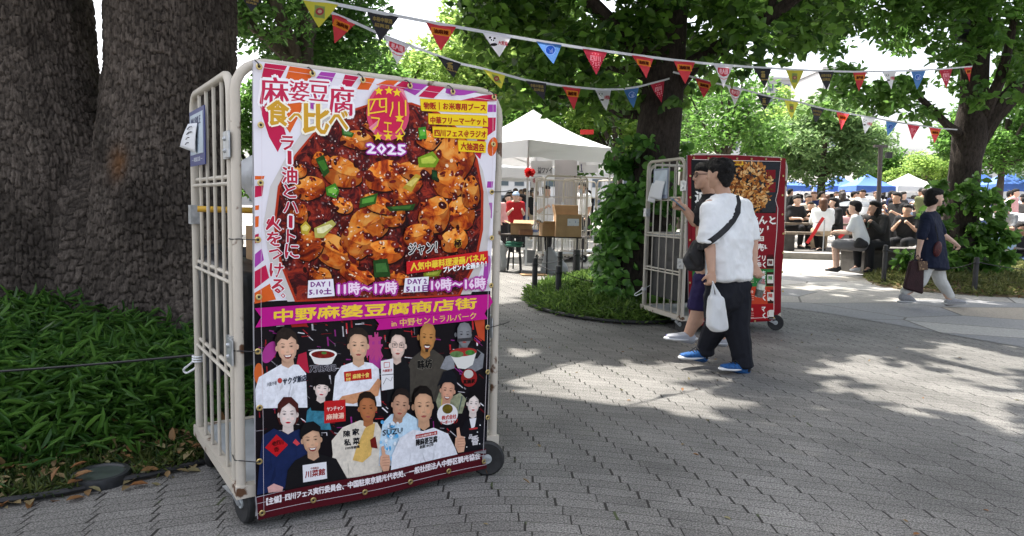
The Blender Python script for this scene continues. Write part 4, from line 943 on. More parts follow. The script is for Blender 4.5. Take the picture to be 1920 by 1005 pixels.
# plate and food
A.poly([(538, 290), (575, 235), (640, 205), (720, 195), (810, 205), (870, 250), (905, 320), (922, 400), (915, 480), (885, 552), (540, 566), (505, 490), (492, 420), (505, 350)], '#cfc9c6')
FOOD = [(556, 292), (600, 240), (640, 216), (700, 196), (770, 196), (820, 214), (862, 250), (890, 300), (902, 360), (903, 430), (892, 490), (860, 552), (558, 563), (528, 490), (516, 420), (524, 350)]
A.poly([(x + (x - 710) * .025, y + (y - 390) * .02) for x, y in FOOD], '#b3361c'); lv = A.poly(FOOD, '#5a0f0c', mi=1)
rf = random.Random(4)
def rnd(p, k=3):                           # rounded outline through a few points (Chaikin)
    p = [np.array(q, float) for q in p]
    for _ in range(k): p = [v for i in range(len(p)) for v in (p[i] * .78 + p[(i + 1) % len(p)] * .22, p[i] * .22 + p[(i + 1) % len(p)] * .78)]
    return p
def chunk(cx, cy, rx, ry, shade=1.0, mi=2):
    a0 = rf.uniform(-.5, .5)
    def Q(x, y): c_, s_ = math.cos(a0), math.sin(a0); return (cx + x * rx * c_ - y * ry * s_, cy + x * rx * s_ + y * ry * c_)
    j = lambda: rf.uniform(-.14, .14)
    top = [Q(-.95 + j(), -.25 + j()), Q(-.5 + j(), -.85 + j()), Q(.35 + j(), -.95 + j()), Q(.95 + j(), -.45 + j()), Q(.55 + j(), .1 + j()), Q(-.3 + j(), .2 + j())]
    full = [top[0], top[1], top[2], top[3], Q(1.0 + j(), .3 + j()), Q(.6 + j(), .9 + j()), Q(-.2 + j(), 1.0 + j()), Q(-.9 + j(), .6 + j())]
    A.poly(rnd([(x + 1.5, y + 3) for x, y in full], 1), '#240706', 0.9); A.poly(rnd(full, 1), (shade * .58, shade * .34, shade * .28), mi=mi); A.poly(rnd(top, 1), (min(1.2, shade * 1.12), shade * .92, shade * .80), mi=mi)
    A.poly(rnd([Q(-.25, .2), Q(.5, .12), Q(.45, .85), Q(-.15, .95)], 1), (shade * .85, shade * .55, shade * .42), mi=mi)
    for _ in range(4): A.poly(rnd([Q(x + rf.uniform(-.25, .25), y + rf.uniform(-.2, .2)) for x, y in [(rf.uniform(-.7, .7), rf.uniform(-.6, .7))] * 5], 2), rf.choice(('#5a0d09', '#7a1a10', '#420806', '#b8501c')), .8)
    for _ in range(5): A.ell(*Q(rf.uniform(-.7, .7), rf.uniform(-.8, .4)), rx * rf.uniform(.04, .10), ry * rf.uniform(.03, .08), '#f2d6b4', rf.uniform(0, 3), n=8)
    for _ in range(7):                     # sauce running over the edges
        t = rf.uniform(0, 6.28); x, y = Q(math.cos(t) * rf.uniform(.6, 1.05), math.sin(t) * rf.uniform(.6, 1.05)); r = rf.uniform(.12, .3) * rx
        A.ell(x, y, r, r * rf.uniform(.4, .8), rf.choice(('#4a0c0a', '#651510', '#380808', '#7e2414')), rf.uniform(0, 3), .9, n=8)
        if rf.random() < .5: A.ell(x - 1, y - 1, r * .25, r * .14, '#dcbcb8', rf.uniform(0, 3), n=6)
for i in range(420):                       # minced meat lumps in the sauce
    x, y = rf.uniform(525, 898), rf.uniform(212, 552)
    if ((x - 711) / 188) ** 2 + ((y - 388) / 176) ** 2 > 1: continue
    r = rf.uniform(2.2, 6.5); c = rf.choice(('#3a0b0a', '#561410', '#6e1d14', '#2a0807', '#8a3020', '#461010')); L0 = lv + 1 + i % 3
    A.ell(x, y, r, r * rf.uniform(.6, .9), c, rf.uniform(0, 3), .9, lv=L0, n=9)
    if rf.random() < .6: A.ell(x - r * .2, y - r * .25, r * .35, r * .18, rf.choice(('#caa0a0', '#e4d0cf', '#a86a60')), rf.uniform(0, 3), lv=L0 + 3, n=7)
for c in ((575, 352, 24, 20), (640, 322, 30, 22), (600, 300, 14, 12), (668, 262, 24, 14), (722, 330, 28, 24), (757, 340, 24, 20), (846, 296, 30, 34), (800, 262, 18, 14), (690, 418, 34, 26), (735, 405, 20, 16), (628, 470, 40, 22), (668, 452, 22, 24),
          (580, 462, 20, 24), (755, 372, 20, 14), (705, 382, 26, 12), (640, 385, 20, 12), (720, 470, 26, 18), (668, 515, 26, 14), (600, 515, 18, 12), (838, 345, 26, 22), (775, 318, 26, 14), (860, 400, 22, 26), (810, 400, 24, 26), (780, 440, 22, 18), (850, 450, 22, 18), (880, 360, 14, 24), (560, 400, 14, 14), (740, 520, 22, 10), (700, 232, 14, 9), (560, 320, 10, 10)):
    chunk(c[0], c[1], c[2] * 1.3, c[3] * 1.3, shade=rf.uniform(.7, 1.0))
def onion(p, c1, c2):
    A.poly(p, c1, 0.35); cx = sum(x for x, y in p) / len(p); cy = sum(y for x, y in p) / len(p)
    A.poly([(cx + (x - cx) * .72, cy + (y - cy) * .5 - 1) for x, y in p], c2, 0.3)
onion([(590, 298), (606, 290), (617, 322), (606, 333)], '#264a18', '#3f7426'); onion([(610, 352), (628, 343), (636, 358), (630, 372), (612, 366)], '#3f7f22', '#7dbb4a'); onion([(674, 372), (706, 362), (702, 382), (672, 390)], '#2f5a1c', '#5a9a3a')
onion([(722, 388), (775, 382), (770, 394), (728, 396)], '#24461a', '#3f6a2a'); onion([(780, 296), (808, 284), (820, 300), (812, 314), (782, 314)], '#7a9a22', '#b8c84a'); onion([(782, 240), (796, 238), (798, 260), (784, 262)], '#3f8a2a', '#67b53c')
onion([(562, 424), (572, 414), (582, 426), (576, 440), (564, 438)], '#c2a636', '#e4d67a'); onion([(588, 428), (622, 412), (630, 420), (606, 446), (590, 446)], '#b9b05a', '#ece6b4'); onion([(752, 352), (776, 326), (786, 330), (768, 360)], '#b89a34', '#dcc86a')
onion([(698, 488), (724, 484), (730, 518), (700, 520)], '#1f4318', '#3f6f34'); onion([(806, 318), (816, 320), (818, 340), (806, 336)], '#123016', '#1f4a24'); onion([(792, 512), (828, 505), (822, 517), (794, 520)], '#7f8a22', '#a8b040'); onion([(640, 240), (664, 250), (660, 258), (642, 254)], '#2f5a1c', '#5a8a4c')
for i in range(300):
    x, y = rf.uniform(530, 895), rf.uniform(225, 550)
    if ((x - 710) / 185) ** 2 + ((y - 390) / 175) ** 2 < 1: A.ell(x, y, rf.uniform(.6, 2.2), rf.uniform(.5, 1.3), rf.choice(('#e0c8c4', '#cfa8a0', '#efe4e2', '#b87468', '#e6d6d6')), rf.uniform(0, 3), lv=lv + 22 + i % 3, n=7)
# titles
T = A.text
for ch, x0, y0, x1, y1 in (('麻', 488, 143, 541, 196), ('婆', 541, 150, 580, 190), ('豆', 580, 150, 618, 188), ('腐', 618, 161, 663, 216)): T(ch, (x0, y0), (x1, y0 + 3), y1 - y0, col='#c2294f', off=.016, out='#f6f2f6', ow=.075)
for ch, x0, y0, x1, y1 in (('食', 501, 187, 541, 233), ('べ', 541, 206, 578, 232), ('比', 569, 194, 617, 248), ('べ', 617, 206, 652, 241)): T(ch, (x0, y0), (x1, y0 + 3), y1 - y0, col='#cf9d2f', off=.026, out='#faf4e2', ow=.075)
for ch, x, y, w, h in (('ラ', 538, 268, 24, 26), ('丨', 542, 295, 6, 24), ('油', 541, 328, 28, 30), ('と', 541, 358, 24, 24), ('ハ', 543, 388, 28, 20), ('丨', 543, 415, 6, 22), ('ト', 545, 442, 16, 24), ('に', 546, 470, 26, 26), ('火', 511, 418, 28, 26), ('を', 512, 447, 26, 26), ('つ', 516, 476, 26, 20), ('け', 518, 506, 26, 26), ('る', 521, 536, 24, 26), ('。', 531, 554, 9, 9)):
    T(ch, (x - w / 2, y - h / 2), (x + w / 2, y - h / 2 + 1), h, col='#b8243f', off=.022, out='#f4f0f4', ow=.06 if w > 10 else .12)
A.ell(726, 211, 40, 53, '#d7486c'); A.ell(726, 208, 33, 44, '#cc2450'); A.poly([(690, 240), (700, 250), (712, 222)], '#e58aa0'); A.poly([(745, 165), (763, 190), (755, 168)], '#e58aa0')
for x, y in ((709, 171), (728, 170), (743, 174), (707, 256), (726, 256), (747, 257), (747, 221)): A.star(x, y, 9, '#f4cf2e')
T('四', (688, 186), (724, 184), 32, 28, '#f2c73a', .0, lv=40); T('川', (728, 192), (760, 188), 28, 30, '#f2c73a', .0, lv=41); T('フェス', (694, 219), (757, 226), 26, 28, '#f2c73a', .0, lv=42)
T('2025', (687, 269), (758, 272), 18, 19, '#f6eef8', .04, out='#a5369c', ow=.13)
YEL = '#efcd20'
for box, t, tl, tr, h in (([(788, 186), (914, 192), (913, 213), (790, 208)], '物販｜お米専用ブース', (794, 191), (910, 195), 14), ([(803, 214), (914, 218), (914, 238), (803, 233)], '中華フリーマーケット', (806, 219), (911, 222), 13), ([(809, 239), (912, 242), (911, 262), (810, 258)], '四川フェス＠ラジオ', (812, 243), (909, 246), 13), ([(857, 264), (910, 267), (909, 287), (858, 284)], '大抽選会', (862, 267), (906, 270), 14)):
    A.poly([(x - 1, y - 1.5) for x, y in box], '#e8b51c'); A.poly(box, YEL); T(t, tl, tr, h, col='#a52a1a', off=.03)
# manga panel label (the drawn figures are left out), opening hours
T('ジャン！', (763, 456), (816, 452), 22, 22, '#1a1a1c', .02, out='#e8e4e0', ow=.06); A.ell(857, 456, 8, 9, '#d8a63a'); T('極', (850, 449), (864, 449), 15, col='#2a0f0a', off=.03)
A.poly([(759, 490), (915, 470), (916, 493), (759, 513)], '#cf2027'); T('人気中華料理漫画パネル', (767, 493), (911, 475), 15, 14, '#f5d43c', .03); T('プレゼント企画あり！', (829, 500), (912, 489), 11, 11, '#ffffff', .03, out='#7a1a20', ow=.03)
for q, d, dt, tl in (([(578, 526), (625, 523), (628, 555), (577, 559)], 'DAY 1', '5.10土', (583, 529)), ([(757, 521), (802, 518), (800, 546), (754, 548)], 'DAY 2', '5.11日', (762, 523))):
    A.poly(q, '#efeaf2'); T(d, tl, (tl[0] + 36, tl[1] - 1), 9, col='#7d2a86', off=.035); T(dt, (tl[0] - 3, tl[1] + 13), (tl[0] + 39, tl[1] + 11), 11, col='#7d2a86', off=.04)
T('11時～17時', (634, 530), (741, 527), 23, 23, '#f6dcf0', .03, out='#b0309a', ow=.13); T('10時～16時', (807, 523), (911, 520), 22, 22, '#f6dcf0', .03, out='#b0309a', ow=.13)
# dark lower half
A.poly([(476, 566), (922, 546), (912, 842), (478, 930)], '#120e13', lv=3)
rf.seed(11)
for i in range(420):
    x, y = rf.uniform(482, 905), rf.uniform(600, 900)
    if y > 925 - (x - 478) * .2: continue
    c = rf.choice(('#8a1822', '#b8242c', '#5a1018', '#dcd8de', '#c4c0c6', '#8a868c', '#3a1018', '#8a2a78', '#a01f28')); a = rf.choice((0.05, -.1, 1.5, .1, .7)); w, h = rf.uniform(3, 20), rf.uniform(.8, 3.2)
    dx, dy = math.cos(a) * w / 2, math.sin(a) * w / 2; nx, ny = -math.sin(a) * h / 2, math.cos(a) * h / 2
    A.poly([(x - dx - nx, y - dy - ny), (x + dx - nx, y + dy - ny * .4), (x + dx + nx, y + dy + ny), (x - dx + nx, y - dy + ny * .5)], c, .6, lv=4 + i % 4)
A.ell(505, 660, 12, 22, '#a8388a', .5, lv=8); A.poly([(560, 665), (575, 660), (580, 700), (555, 690)], '#b0203c', lv=8); A.poly([(692, 640), (712, 630), (713, 690), (690, 690)], '#a8388a', lv=8); A.ell(484, 700, 9, 20, '#c9602a', lv=8); T('味', (686, 625), (714, 623), 52, 52, '#b8427f', .03, lv=9)
A.poly([(890, 600), (910, 598), (909, 640), (897, 632)], '#c04a2a', lv=8); A.poly([(545, 606), (575, 603), (578, 612), (548, 614)], '#a8241f', lv=8)
A.poly([(471.5 + 4, 577), (918, 552), (924, 566), (915, 580), (477, 613), (488, 594)], '#bb1585'); A.poly([(701, 597), (912, 580), (908, 588), (914, 598), (703, 618), (708, 606)], '#bb1585')
T('中野麻婆豆腐商店街', (513, 580), (893, 558), 24, 20, '#f0cb3c', .03); T('in 中野セントラルパーク', (731, 598), (892, 585), 14, 13, '#ecc560', .012)
def bust(cx, cy, hw, hh, skin, hair, body=None, bc=None, style='short', tilt=0.0, smile=False, tex=.25, glasses=False, hat=None, moustache=False):
    c_, s_ = math.cos(tilt), math.sin(tilt)
    def L(x, y): return (cx + (x * hw) * c_ - (y * hh) * s_, cy + (x * hw) * s_ + (y * hh) * c_)
    sk = np.array(srgb(skin))
    if style == 'long': A.poly([L(*p) for p in ((-1.35, -.2), (-1.1, -1.0), (-.4, -1.38), (.4, -1.38), (1.1, -1.0), (1.35, -.1), (1.45, 1.9), (.9, 2.3), (-1.2, 2.4), (-1.6, 1.6))], hair, .3)
    if style == 'bun': A.poly([L(*p) for p in ((-1.2, .3), (-1.15, -.8), (-.5, -1.35), (.4, -1.35), (1.15, -.8), (1.2, .4), (.9, .8), (-.9, .8))], hair, .3)
    if body is not None: 
        A.poly(body, bc, tex); b = np.array(body, float); m = b.mean(0)
        dark = tuple(np.array(srgb(bc)) * .78); 
        w_ = b[:, 0].max() - b[:, 0].min(); h_ = b[:, 1].max() - b[:, 1].min(); c0_ = np.array(srgb(bc))
        for k in range(7):
            fx = b[:, 0].min() + w_ * rf.uniform(.22, .8); fy = m[1] + h_ * rf.uniform(-.12, .30); l_ = h_ * rf.uniform(.15, .32); a_2 = rf.uniform(-.5, .5)
            A.poly([(fx, fy), (fx + rf.uniform(1.2, 3), fy + l_ * .5), (fx + l_ * a_2, fy + l_), (fx - rf.uniform(.5, 1.5) + l_ * a_2 * .5, fy + l_ * .5)], tuple(c0_ * rf.choice((.74, .82, .88, 1.1))), .1)
    A.poly([L(*p) for p in ((-.55, .6), (.55, .6), (.62, 1.3), (0, 1.55), (-.62, 1.3))], tuple(sk * .78), .15)
    if style in ('short', 'spiky', 'flat'): A.poly([L(*p) for p in ((-1.12, .15), (-1.18, -.6), (-.85, -1.15), (-.2, -1.34 - (.12 if style == 'spiky' else 0)), (.5, -1.28), (1.0, -.95), (1.16, -.4), (1.1, .15), (.9, .3), (-.9, .3))], hair, .35)
    for sx in (-1, 1): A.ell(*L(sx * 1.02, .05), hw * .17, hh * .2, tuple(sk * .8), lv=None)
    A.poly([L(*p) for p in ((-.95, -.55), (-.6, -.95), (0, -1.05), (.6, -.95), (.95, -.55), (.98, .1), (.82, .6), (.45, .98), (0, 1.1), (-.45, .98), (-.82, .6), (-.98, .1))], tuple(sk * .72), .1)
    for k in range(1, 6):
        t = k / 6; A.poly([L(p[0] * (1 - t * .62) - .16 * t, p[1] * (1 - t * .55) - .08 * t) for p in ((-.95, -.55), (-.6, -.95), (0, -1.05), (.6, -.95), (.95, -.55), (.98, .1), (.82, .6), (.45, .98), (0, 1.1), (-.45, .98), (-.82, .6), (-.98, .1))], tuple(sk * (.74 + .32 * t)), .08)
    for sx in (-1, 1): A.ell(*L(sx * .43, -.05), hw * .27, hh * .12, tuple(sk * .84)); A.ell(*L(sx * .48, .33), hw * .2, hh * .14, tuple(sk * np.array([1.0, .9, .88])))
    if style == 'spiky': A.poly([L(*p) for p in ((-1.05, -.3), (-.95, -1.0), (0, -1.25), (.95, -.9), (.95, -.45), (.5, -.75), (.1, -.5), (-.5, -.65))], hair, .35)
    if style in ('short', 'flat'): A.poly([L(*p) for p in ((-1.02, -.2), (-1.0, -.85), (-.3, -1.22), (.5, -1.2), (1.02, -.7), (1.0, -.2), (.85, -.62), (.3, -.82), (-.4, -.84), (-.85, -.6))], hair, .35)
    if style == 'long': A.poly([L(*p) for p in ((-1.0, .2), (-1.05, -.8), (-.3, -1.2), (.5, -1.2), (1.05, -.7), (1.0, .2), (.85, -.3), (.3, -.42), (-.5, -.38), (-.85, -.2))], hair, .3)
    if style == 'bun': A.poly([L(*p) for p in ((-1.02, .1), (-.95, -.8), (-.3, -1.22), (.5, -1.2), (1.0, -.7), (1.02, .1), (.78, -.5), (.1, -.9), (-.7, -.5))], hair, .3)
    dk = '#2a1a16'
    for sx in (-1, 1):
        A.poly([L(sx * .22, -.25), L(sx * .5, -.31), L(sx * .72, -.25), L(sx * .5, -.25), L(sx * .22, -.20)], tuple(sk * .28))
        A.ell(*L(sx * .43, -.04), hw * .19, hh * .05, tuple(sk * .5), tilt); A.ell(*L(sx * .43, -.03), hw * .11, hh * .04, '#160e0c', tilt)
        if glasses: A.line([L(sx * .12, -.14), L(sx * .75, -.14), L(sx * .75, .14), L(sx * .15, .14), L(sx * .12, -.14)], 1.0, '#3a3030')
    A.poly([L(-.2, .34), L(0, .30), L(.2, .34), L(.12, .41), L(-.12, .41)], tuple(sk * .74)); A.poly([L(.03, -.05), L(.1, .28), L(.16, .32), L(.06, -.02)], tuple(sk * .84))
    if smile: A.poly([L(-.45, .52), L(0, .58), L(.45, .52), L(.28, .78), L(0, .84), L(-.28, .78)], '#8a3a34'); A.poly([L(-.36, .57), L(0, .61), L(.36, .57), L(.2, .7), L(-.2, .7)], '#f4eee8')
    else: A.poly([L(-.32, .6), L(0, .56), L(.32, .6), L(.15, .7), L(-.15, .7)], '#a4504a' if style not in ('long', 'bun') else '#b81f36')
    if moustache: A.poly([L(-.45, .62), L(-.3, .46), L(.3, .46), L(.45, .62), L(.3, .56), L(-.3, .56)], '#3a2a1c'); A.poly([L(-.22, .8), L(.22, .8), L(.15, 1.02), L(-.15, 1.02)], '#3a2a1c')
    if hat: A.poly([L(*p) for p in hat[1]], hat[0], .25)
SK, SKP, WH = '#dba888', '#efd2c2', '#e6e7ee'
bust(798, 632, 15, 26, '#c48a4e', '#4a3a2a', [(754, 752), (757, 700), (768, 672), (790, 655), (812, 655), (830, 668), (838, 700), (838, 752)], '#46413a', 'bald', 0.08, True, moustache=True)
T('味坊', (781, 674), (808, 671), 19, 18, '#0c0b0b', .03, out='#8a8478', ow=.04)
bust(742, 646, 14, 24, SKP, '#0e0c0d', [(722, 752), (724, 690), (733, 672), (755, 668), (766, 690), (766, 752)], '#15161a', 'short', 0.05, glasses=True)
A.poly([(895, 655), (908, 664), (905, 690), (885, 700), (876, 690)], '#7d7f84', .3); A.poly([(832, 690), (846, 664), (864, 650), (884, 648), (902, 662), (895, 672), (846, 676)], '#1c1d20', .2); A.poly([(824, 690), (835, 668), (850, 664), (852, 690), (838, 694)], '#8a8c91', .3)
bust(869, 627, 14, 22, '#86878a', '#232324', None, None, 'bald', 0.02); A.poly([(855, 634), (884, 632), (884, 638), (855, 640)], '#3a3a3c')
A.poly([(842, 662), (894, 658), (886, 684), (872, 692), (858, 690)], '#dcdad4'); A.ell(868, 660, 26, 8, '#a3302c', -.06); A.ell(856, 664, 13, 6, '#5d7a4a', 0, .6); A.ell(881, 661, 9, 5, '#3f7a34', 0, .6)
A.ell(879, 708, 15, 17, '#8e1f20', .1); A.ell(878, 701, 9, 8, '#c9c4be'); T('真鍋家', (868, 712), (890, 710), 8, col='#1a0a0a', off=.03)
bust(671, 648, 17, 26, '#e0b494', '#2a211d', [(622, 760), (628, 705), (640, 686), (668, 676), (696, 680), (708, 690), (712, 760)], WH, 'flat', 0.0)
A.poly([(644, 697), (694, 690), (695, 709), (645, 715)], '#b5231f'); T('四川', (648, 700), (656, 699), 6, col='#efd06a', off=.02); T('料理', (648, 708), (656, 707), 6, col='#efd06a', off=.02); T('麻辣十食', (660, 701), (690, 697), 9, col='#efd06a', off=.02)
A.poly([(632, 752), (640, 742), (690, 730), (706, 708), (712, 712), (706, 740), (660, 756)], '#c98f68', .3)
A.poly([(710, 675), (733, 670), (733, 726), (711, 730)], '#e4e2e4'); A.line([(716, 678), (726, 677), (726, 686), (716, 687), (716, 678)], 1.3, '#b8453c'); T('大阪餃子', (713, 691), (731, 689), 5, col='#a8302a', off=.03); A.line([(712, 701), (733, 699)], 1.2, '#2a2a2c'); A.line([(714, 718), (720, 706), (728, 712), (731, 704)], .9, '#555555')
bust(537, 650, 19, 26, '#e6b89c', '#2a201c', [(478, 764), (477, 728), (484, 706), (506, 694), (528, 682), (560, 684), (574, 700), (576, 764)], WH, 'spiky', -0.08, True)
T('大阪中華', (499, 716), (518, 713), 8, 8, '#55525a', .01); A.ell(524, 713, 4.5, 5, '#b8403c'); T('サクダ飯店', (530, 709), (575, 702), 13, 12, '#2a3040', .03)
A.poly([(581, 664), (632, 664), (622, 682), (606, 686), (590, 682)], '#e6e2de'); A.ell(606, 664, 26, 9, '#efece8'); A.ell(606, 665, 22, 7, '#7a1c18', 0, .8); A.ell(608, 662, 5, 2.5, '#4a7a34')
T('万豚記', (581, 685), (630, 683), 13, 12, '#26242a', .02, out='#a6a2aa', ow=.05)
A.poly([(572, 805), (575, 770), (590, 755), (612, 770), (620, 805)], '#39798f', .6)
bust(603, 728, 13, 18, '#f4e0d6', '#100d10', None, None, 'long', 0.1)
A.poly([(607, 752), (646, 748), (646, 788), (607, 793)], '#bd1f22'); T('ヤンチャン', (612, 763), (642, 759), 8, col='#f0dcd4', off=.02); T('麻辣湯', (611, 776), (643, 772), 11, col='#f0c9b4', off=.02)
A.poly([(816, 752), (822, 734), (838, 748), (862, 736), (874, 748), (866, 775), (822, 775)], '#8f9276', .6); A.line([(828, 738), (826, 770)], 2, '#c9b45a'); A.line([(866, 742), (860, 770)], 2, '#4a5a5c')
bust(838, 732, 13, 20, '#dba488', '#1a1618', None, None, 'short', 0.12, True, hat=('#15171e', ((-1.7, -.3), (-1.3, -1.0), (-1.0, -1.75), (.2, -2.0), (1.0, -1.5), (1.3, -.6), (.6, -.85), (-.6, -.75))))
A.ell(838, 776, 20, 20, '#e6e2e2'); A.ell(838, 766, 10, 9, '#6a5a1c', 0, .8); T('株式会社', (827, 779), (855, 776), 8, col='#b8342f', off=.03); T('マーボートップ', (824, 789), (858, 785), 7, col='#b8342f', off=.03)
bust(686, 764, 15, 24, '#b9744a', '#241812', [(616, 898), (622, 850), (620, 825), (640, 800), (672, 786), (704, 790), (716, 812), (712, 885)], '#ddd3c4', 'flat', -.05)
A.poly([(681, 800), (700, 790), (692, 850), (676, 864), (658, 860), (664, 840)], '#d8b063', .3); A.poly([(690, 822), (700, 815), (704, 838), (692, 836)], '#6a1c18', .4)
for ch, x, y in (('陳', 642, 806), ('家', 658, 802), ('私', 643, 822), ('菜', 659, 819)): T(ch, (x, y), (x + 12, y - 1), 12, col='#16181f', off=.03)
T('1995年創業', (645, 836), (671, 832), 5, col='#26242a', off=.03)
bust(746, 757, 15, 24, '#c99a7e', '#231c1b', [(706, 870), (709, 820), (714, 790), (730, 774), (760, 772), (784, 786), (790, 870)], '#c6dff0', 'short', .15)
for i in range(26): A.ell(rf.uniform(709, 745), rf.uniform(785, 860), rf.uniform(2, 5), rf.uniform(2, 5), rf.choice(('#8cc4e6', '#5aa6d8', '#e6eef4')), tex=.3, lv=34, n=8)
T('SUZU', (713, 803), (750, 799), 11, 10, '#1a2230', .02); A.line([(722, 800), (731, 799)], 1.2, '#1a2230'); A.line([(724, 796), (729, 795)], 1.2, '#1a2230'); A.line([(725, 792), (728, 792)], 1.2, '#1a2230')
A.poly([(858, 858), (862, 812), (872, 790), (886, 780), (906, 786), (912, 800), (910, 850)], '#16151b', .25); A.poly([(880, 785), (893, 783), (890, 800), (884, 804)], '#e6e4e8')
bust(887, 757, 11, 18, '#f2e2da', '#120f12', None, None, 'bun', .05)
T('一', (880, 803), (895, 801), 3, col='#b83a3c', off=.03); T('品', (879, 815), (886, 814), 8, col='#cfc9cc', off=.03); T('香', (884, 818), (897, 816), 17, col='#cfc9cc', off=.03)
for x, y in ((871, 820), (900, 797), (875, 838), (899, 832), (895, 810)): A.ell(x, y, 1.2, 1.2, '#efeff2', n=8)
bust(539, 776, 17, 24, '#f2e0d8', '#4a1f1c', [(480, 926), (486, 850), (490, 815), (512, 802), (536, 812), (560, 804), (574, 816), (580, 905)], '#1b2850', 'bun', 0)
A.poly([(517, 813), (539, 833), (517, 855), (495, 837)], '#bf1a22'); T('老', (508, 826), (518, 825), 9, col='#4a0a0c', off=.03); T('四川', (518, 824), (530, 823), 9, col='#4a0a0c', off=.02); T('香', (512, 837), (522, 836), 9, col='#4a0a0c', off=.02); A.poly([(553, 822), (562, 831), (556, 835), (548, 829)], '#d0454e')
bust(790, 760, 18, 29, '#dcab88', '#1a1513', [(726, 898), (730, 850), (745, 818), (770, 803), (790, 806), (810, 800), (838, 812), (852, 840), (862, 868)], '#e2e2e8', 'flat', -.03)
A.poly([(775, 813), (817, 806), (817, 813), (775, 820)], '#a31d24'); T('四川本格料理の店', (777, 815), (815, 808), 4, col='#f0d8d0', off=.02); T('陳麻婆豆腐', (776, 821), (817, 815), 13, 12, '#1c1a1d', .025); T('創業1862年', (783, 833), (810, 828), 6, 6, '#2a2a2c', .02)
for x, y, f in ((716, 858, 1), (860, 826, -1)):
    A.poly([(x - 8, y - 6), (x - 5, y - 8), (x - 6, y - 24), (x - 1, y - 26), (x + 2, y - 10), (x + 9, y - 8), (x + 11, y + 4), (x + 8, y + 20), (x - 3, y + 22), (x - 9, y + 8)], '#d6a488', .2)
    for k in range(4): A.line([(x - 4, y - 4 + k * 5), (x + 9, y - 5 + k * 5)], .8, '#a8755c')
bust(583, 824, 17, 25, '#dbae8e', '#141214', [(532, 922), (538, 880), (552, 862), (575, 850), (598, 850), (628, 858), (640, 880), (650, 898)], '#18171a', 'short', -.1, True, hat=('#141316', ((-1.25, -.2), (-1.2, -.8), (-.6, -1.35), (.4, -1.4), (1.1, -.95), (1.05, -.55), (.2, -.72), (-.7, -.45))))
A.poly([(566, 871), (610, 864), (611, 895), (567, 903)], '#e6e4e8'); T('中国飯店', (581, 875), (596, 873), 4, col='#8a3a34', off=.02); T('川菜館', (571, 882), (607, 876), 13, 12, '#8e2a2e', .025)
A.poly([(500, 912), (512, 905), (530, 912), (528, 920), (502, 922)], '#d8a6a0', .2)
A.poly([(478, 929), (912, 839), (911, 876), (697, 926), (481, 971)], '#4d121b'); T('【主催】四川フェス実行委員会、中国駐東京観光代表処、一般社団法人中野区観光協会', (497, 931), (898, 847), 13, 12, '#e8e0e2', .03)
for l_ in ([(477, 941), (911, 851)], [(479, 959), (911, 869)], [(483, 126), (930, 190)]): A.line(l_, .7, '#d8cfd4')
A.line([(490, 130), (487, 500), (492, 955)], .6, '#d8cfd4'); A.line([(922, 192), (917, 500), (903, 866)], .6, '#d8cfd4')
A.restack()
lv_ = range(int(A.top) + 1)
if __import__('os').environ.get('DBG'): print('ART LEVELS', len(lv_), 'ITEMS', len(A.items), sum(len(i[0]) for i in A.items))
A.gap = 0.00024
BN = (cage1.matrix_basis.to_3x3() @ Vector((0, -1, 0))).normalized(); BP = cw(cage1, 0, -0.034, 0)
def place1(x, y): return PP(x, y, BP, BN), BN
def wave1(x, y): return 0.0085 * math.sin((x - 470) / 460 * 9.5 + y / 300) * max(0, min(1, (y - 130) / 300)) + 0.0055 * math.sin(y / 62 + x / 300) * (0.4 + 0.6 * abs(x - 700) / 230) + 0.02 * max(0, (y - 560) / 400) ** 2
banner = A.mesh('banner', place1, [M_PRINT, M_SAUCE, M_TOFU], wave1)
M_VINYL = mat('vinyl_back', (0.55, 0.54, 0.56), 0.5)
c0 = place1(697, 540)[0]; banner.transform(Matrix.Translation(-c0))
bo = tag(link('banner', banner, None, c0), 'colourful mapo tofu festival banner with chefs tied to the left cage', 'banner')
def backing(outline, place, off, m, parent, org):
    mb = MB(); P = [place(x, y)[0] - place(x, y)[1] * off - org for x, y in outline]; n_ = place(*outline[0])[1]
    mb.prism(P, n_ * -0.0012); return mb.build('backing', m, parent, smooth=False)
backing(OUT, place1, 0.017, M_VINYL, bo, c0)
def eyelet(par, p, n, org, r=.0085):
    q = n.to_track_quat('Z', 'Y').to_matrix().to_4x4(); mb = MB(); M = Matrix.Translation(p - org) @ q
    prof = [(r + .004 * math.cos(a), .0025 * math.sin(a)) for a in np.linspace(0, 2 * math.pi, 9)[:-1]]; k = 16; v = []
    for j in range(k):
        v += [M @ Vector((rr * math.cos(6.2832 * j / k), rr * math.sin(6.2832 * j / k), z + .001)) for rr, z in prof]
    f = [(j * 8 + i, j * 8 + (i + 1) % 8, ((j + 1) % k) * 8 + (i + 1) % 8, ((j + 1) % k) * 8 + i) for j in range(k) for i in range(8)]
    mb.add(v, f); mb.cur = 1; mb.add([M @ Vector((r * .9 * math.cos(6.2832 * j / k), r * .9 * math.sin(6.2832 * j / k), .0008)) for j in range(k)], [tuple(range(k))])
    return mb.build('eyelet', [M_BRASS, M_DARKMETAL], par)
EY = [(484, 126), (584, 139), (678, 151), (766, 162), (846, 173), (923, 183), (487, 235), (485, 343), (480, 449), (483, 556), (481, 657), (483, 761), (483, 861), (488, 957), (584, 934), (678, 917), (764, 899), (838, 881), (904, 863), (911, 781), (912, 613), (911, 696), (920, 535), (921, 446), (919, 360), (921, 271)]
top_art = len(lv_) * A.gap
def surf(place, wave, x, y): p, n = place(x, y); return p + n * (top_art + .001 + wave(x, y)), n
for x, y in EY:
    p, n = surf(place1, wave1, x, y); eyelet(bo, p, n, c0)
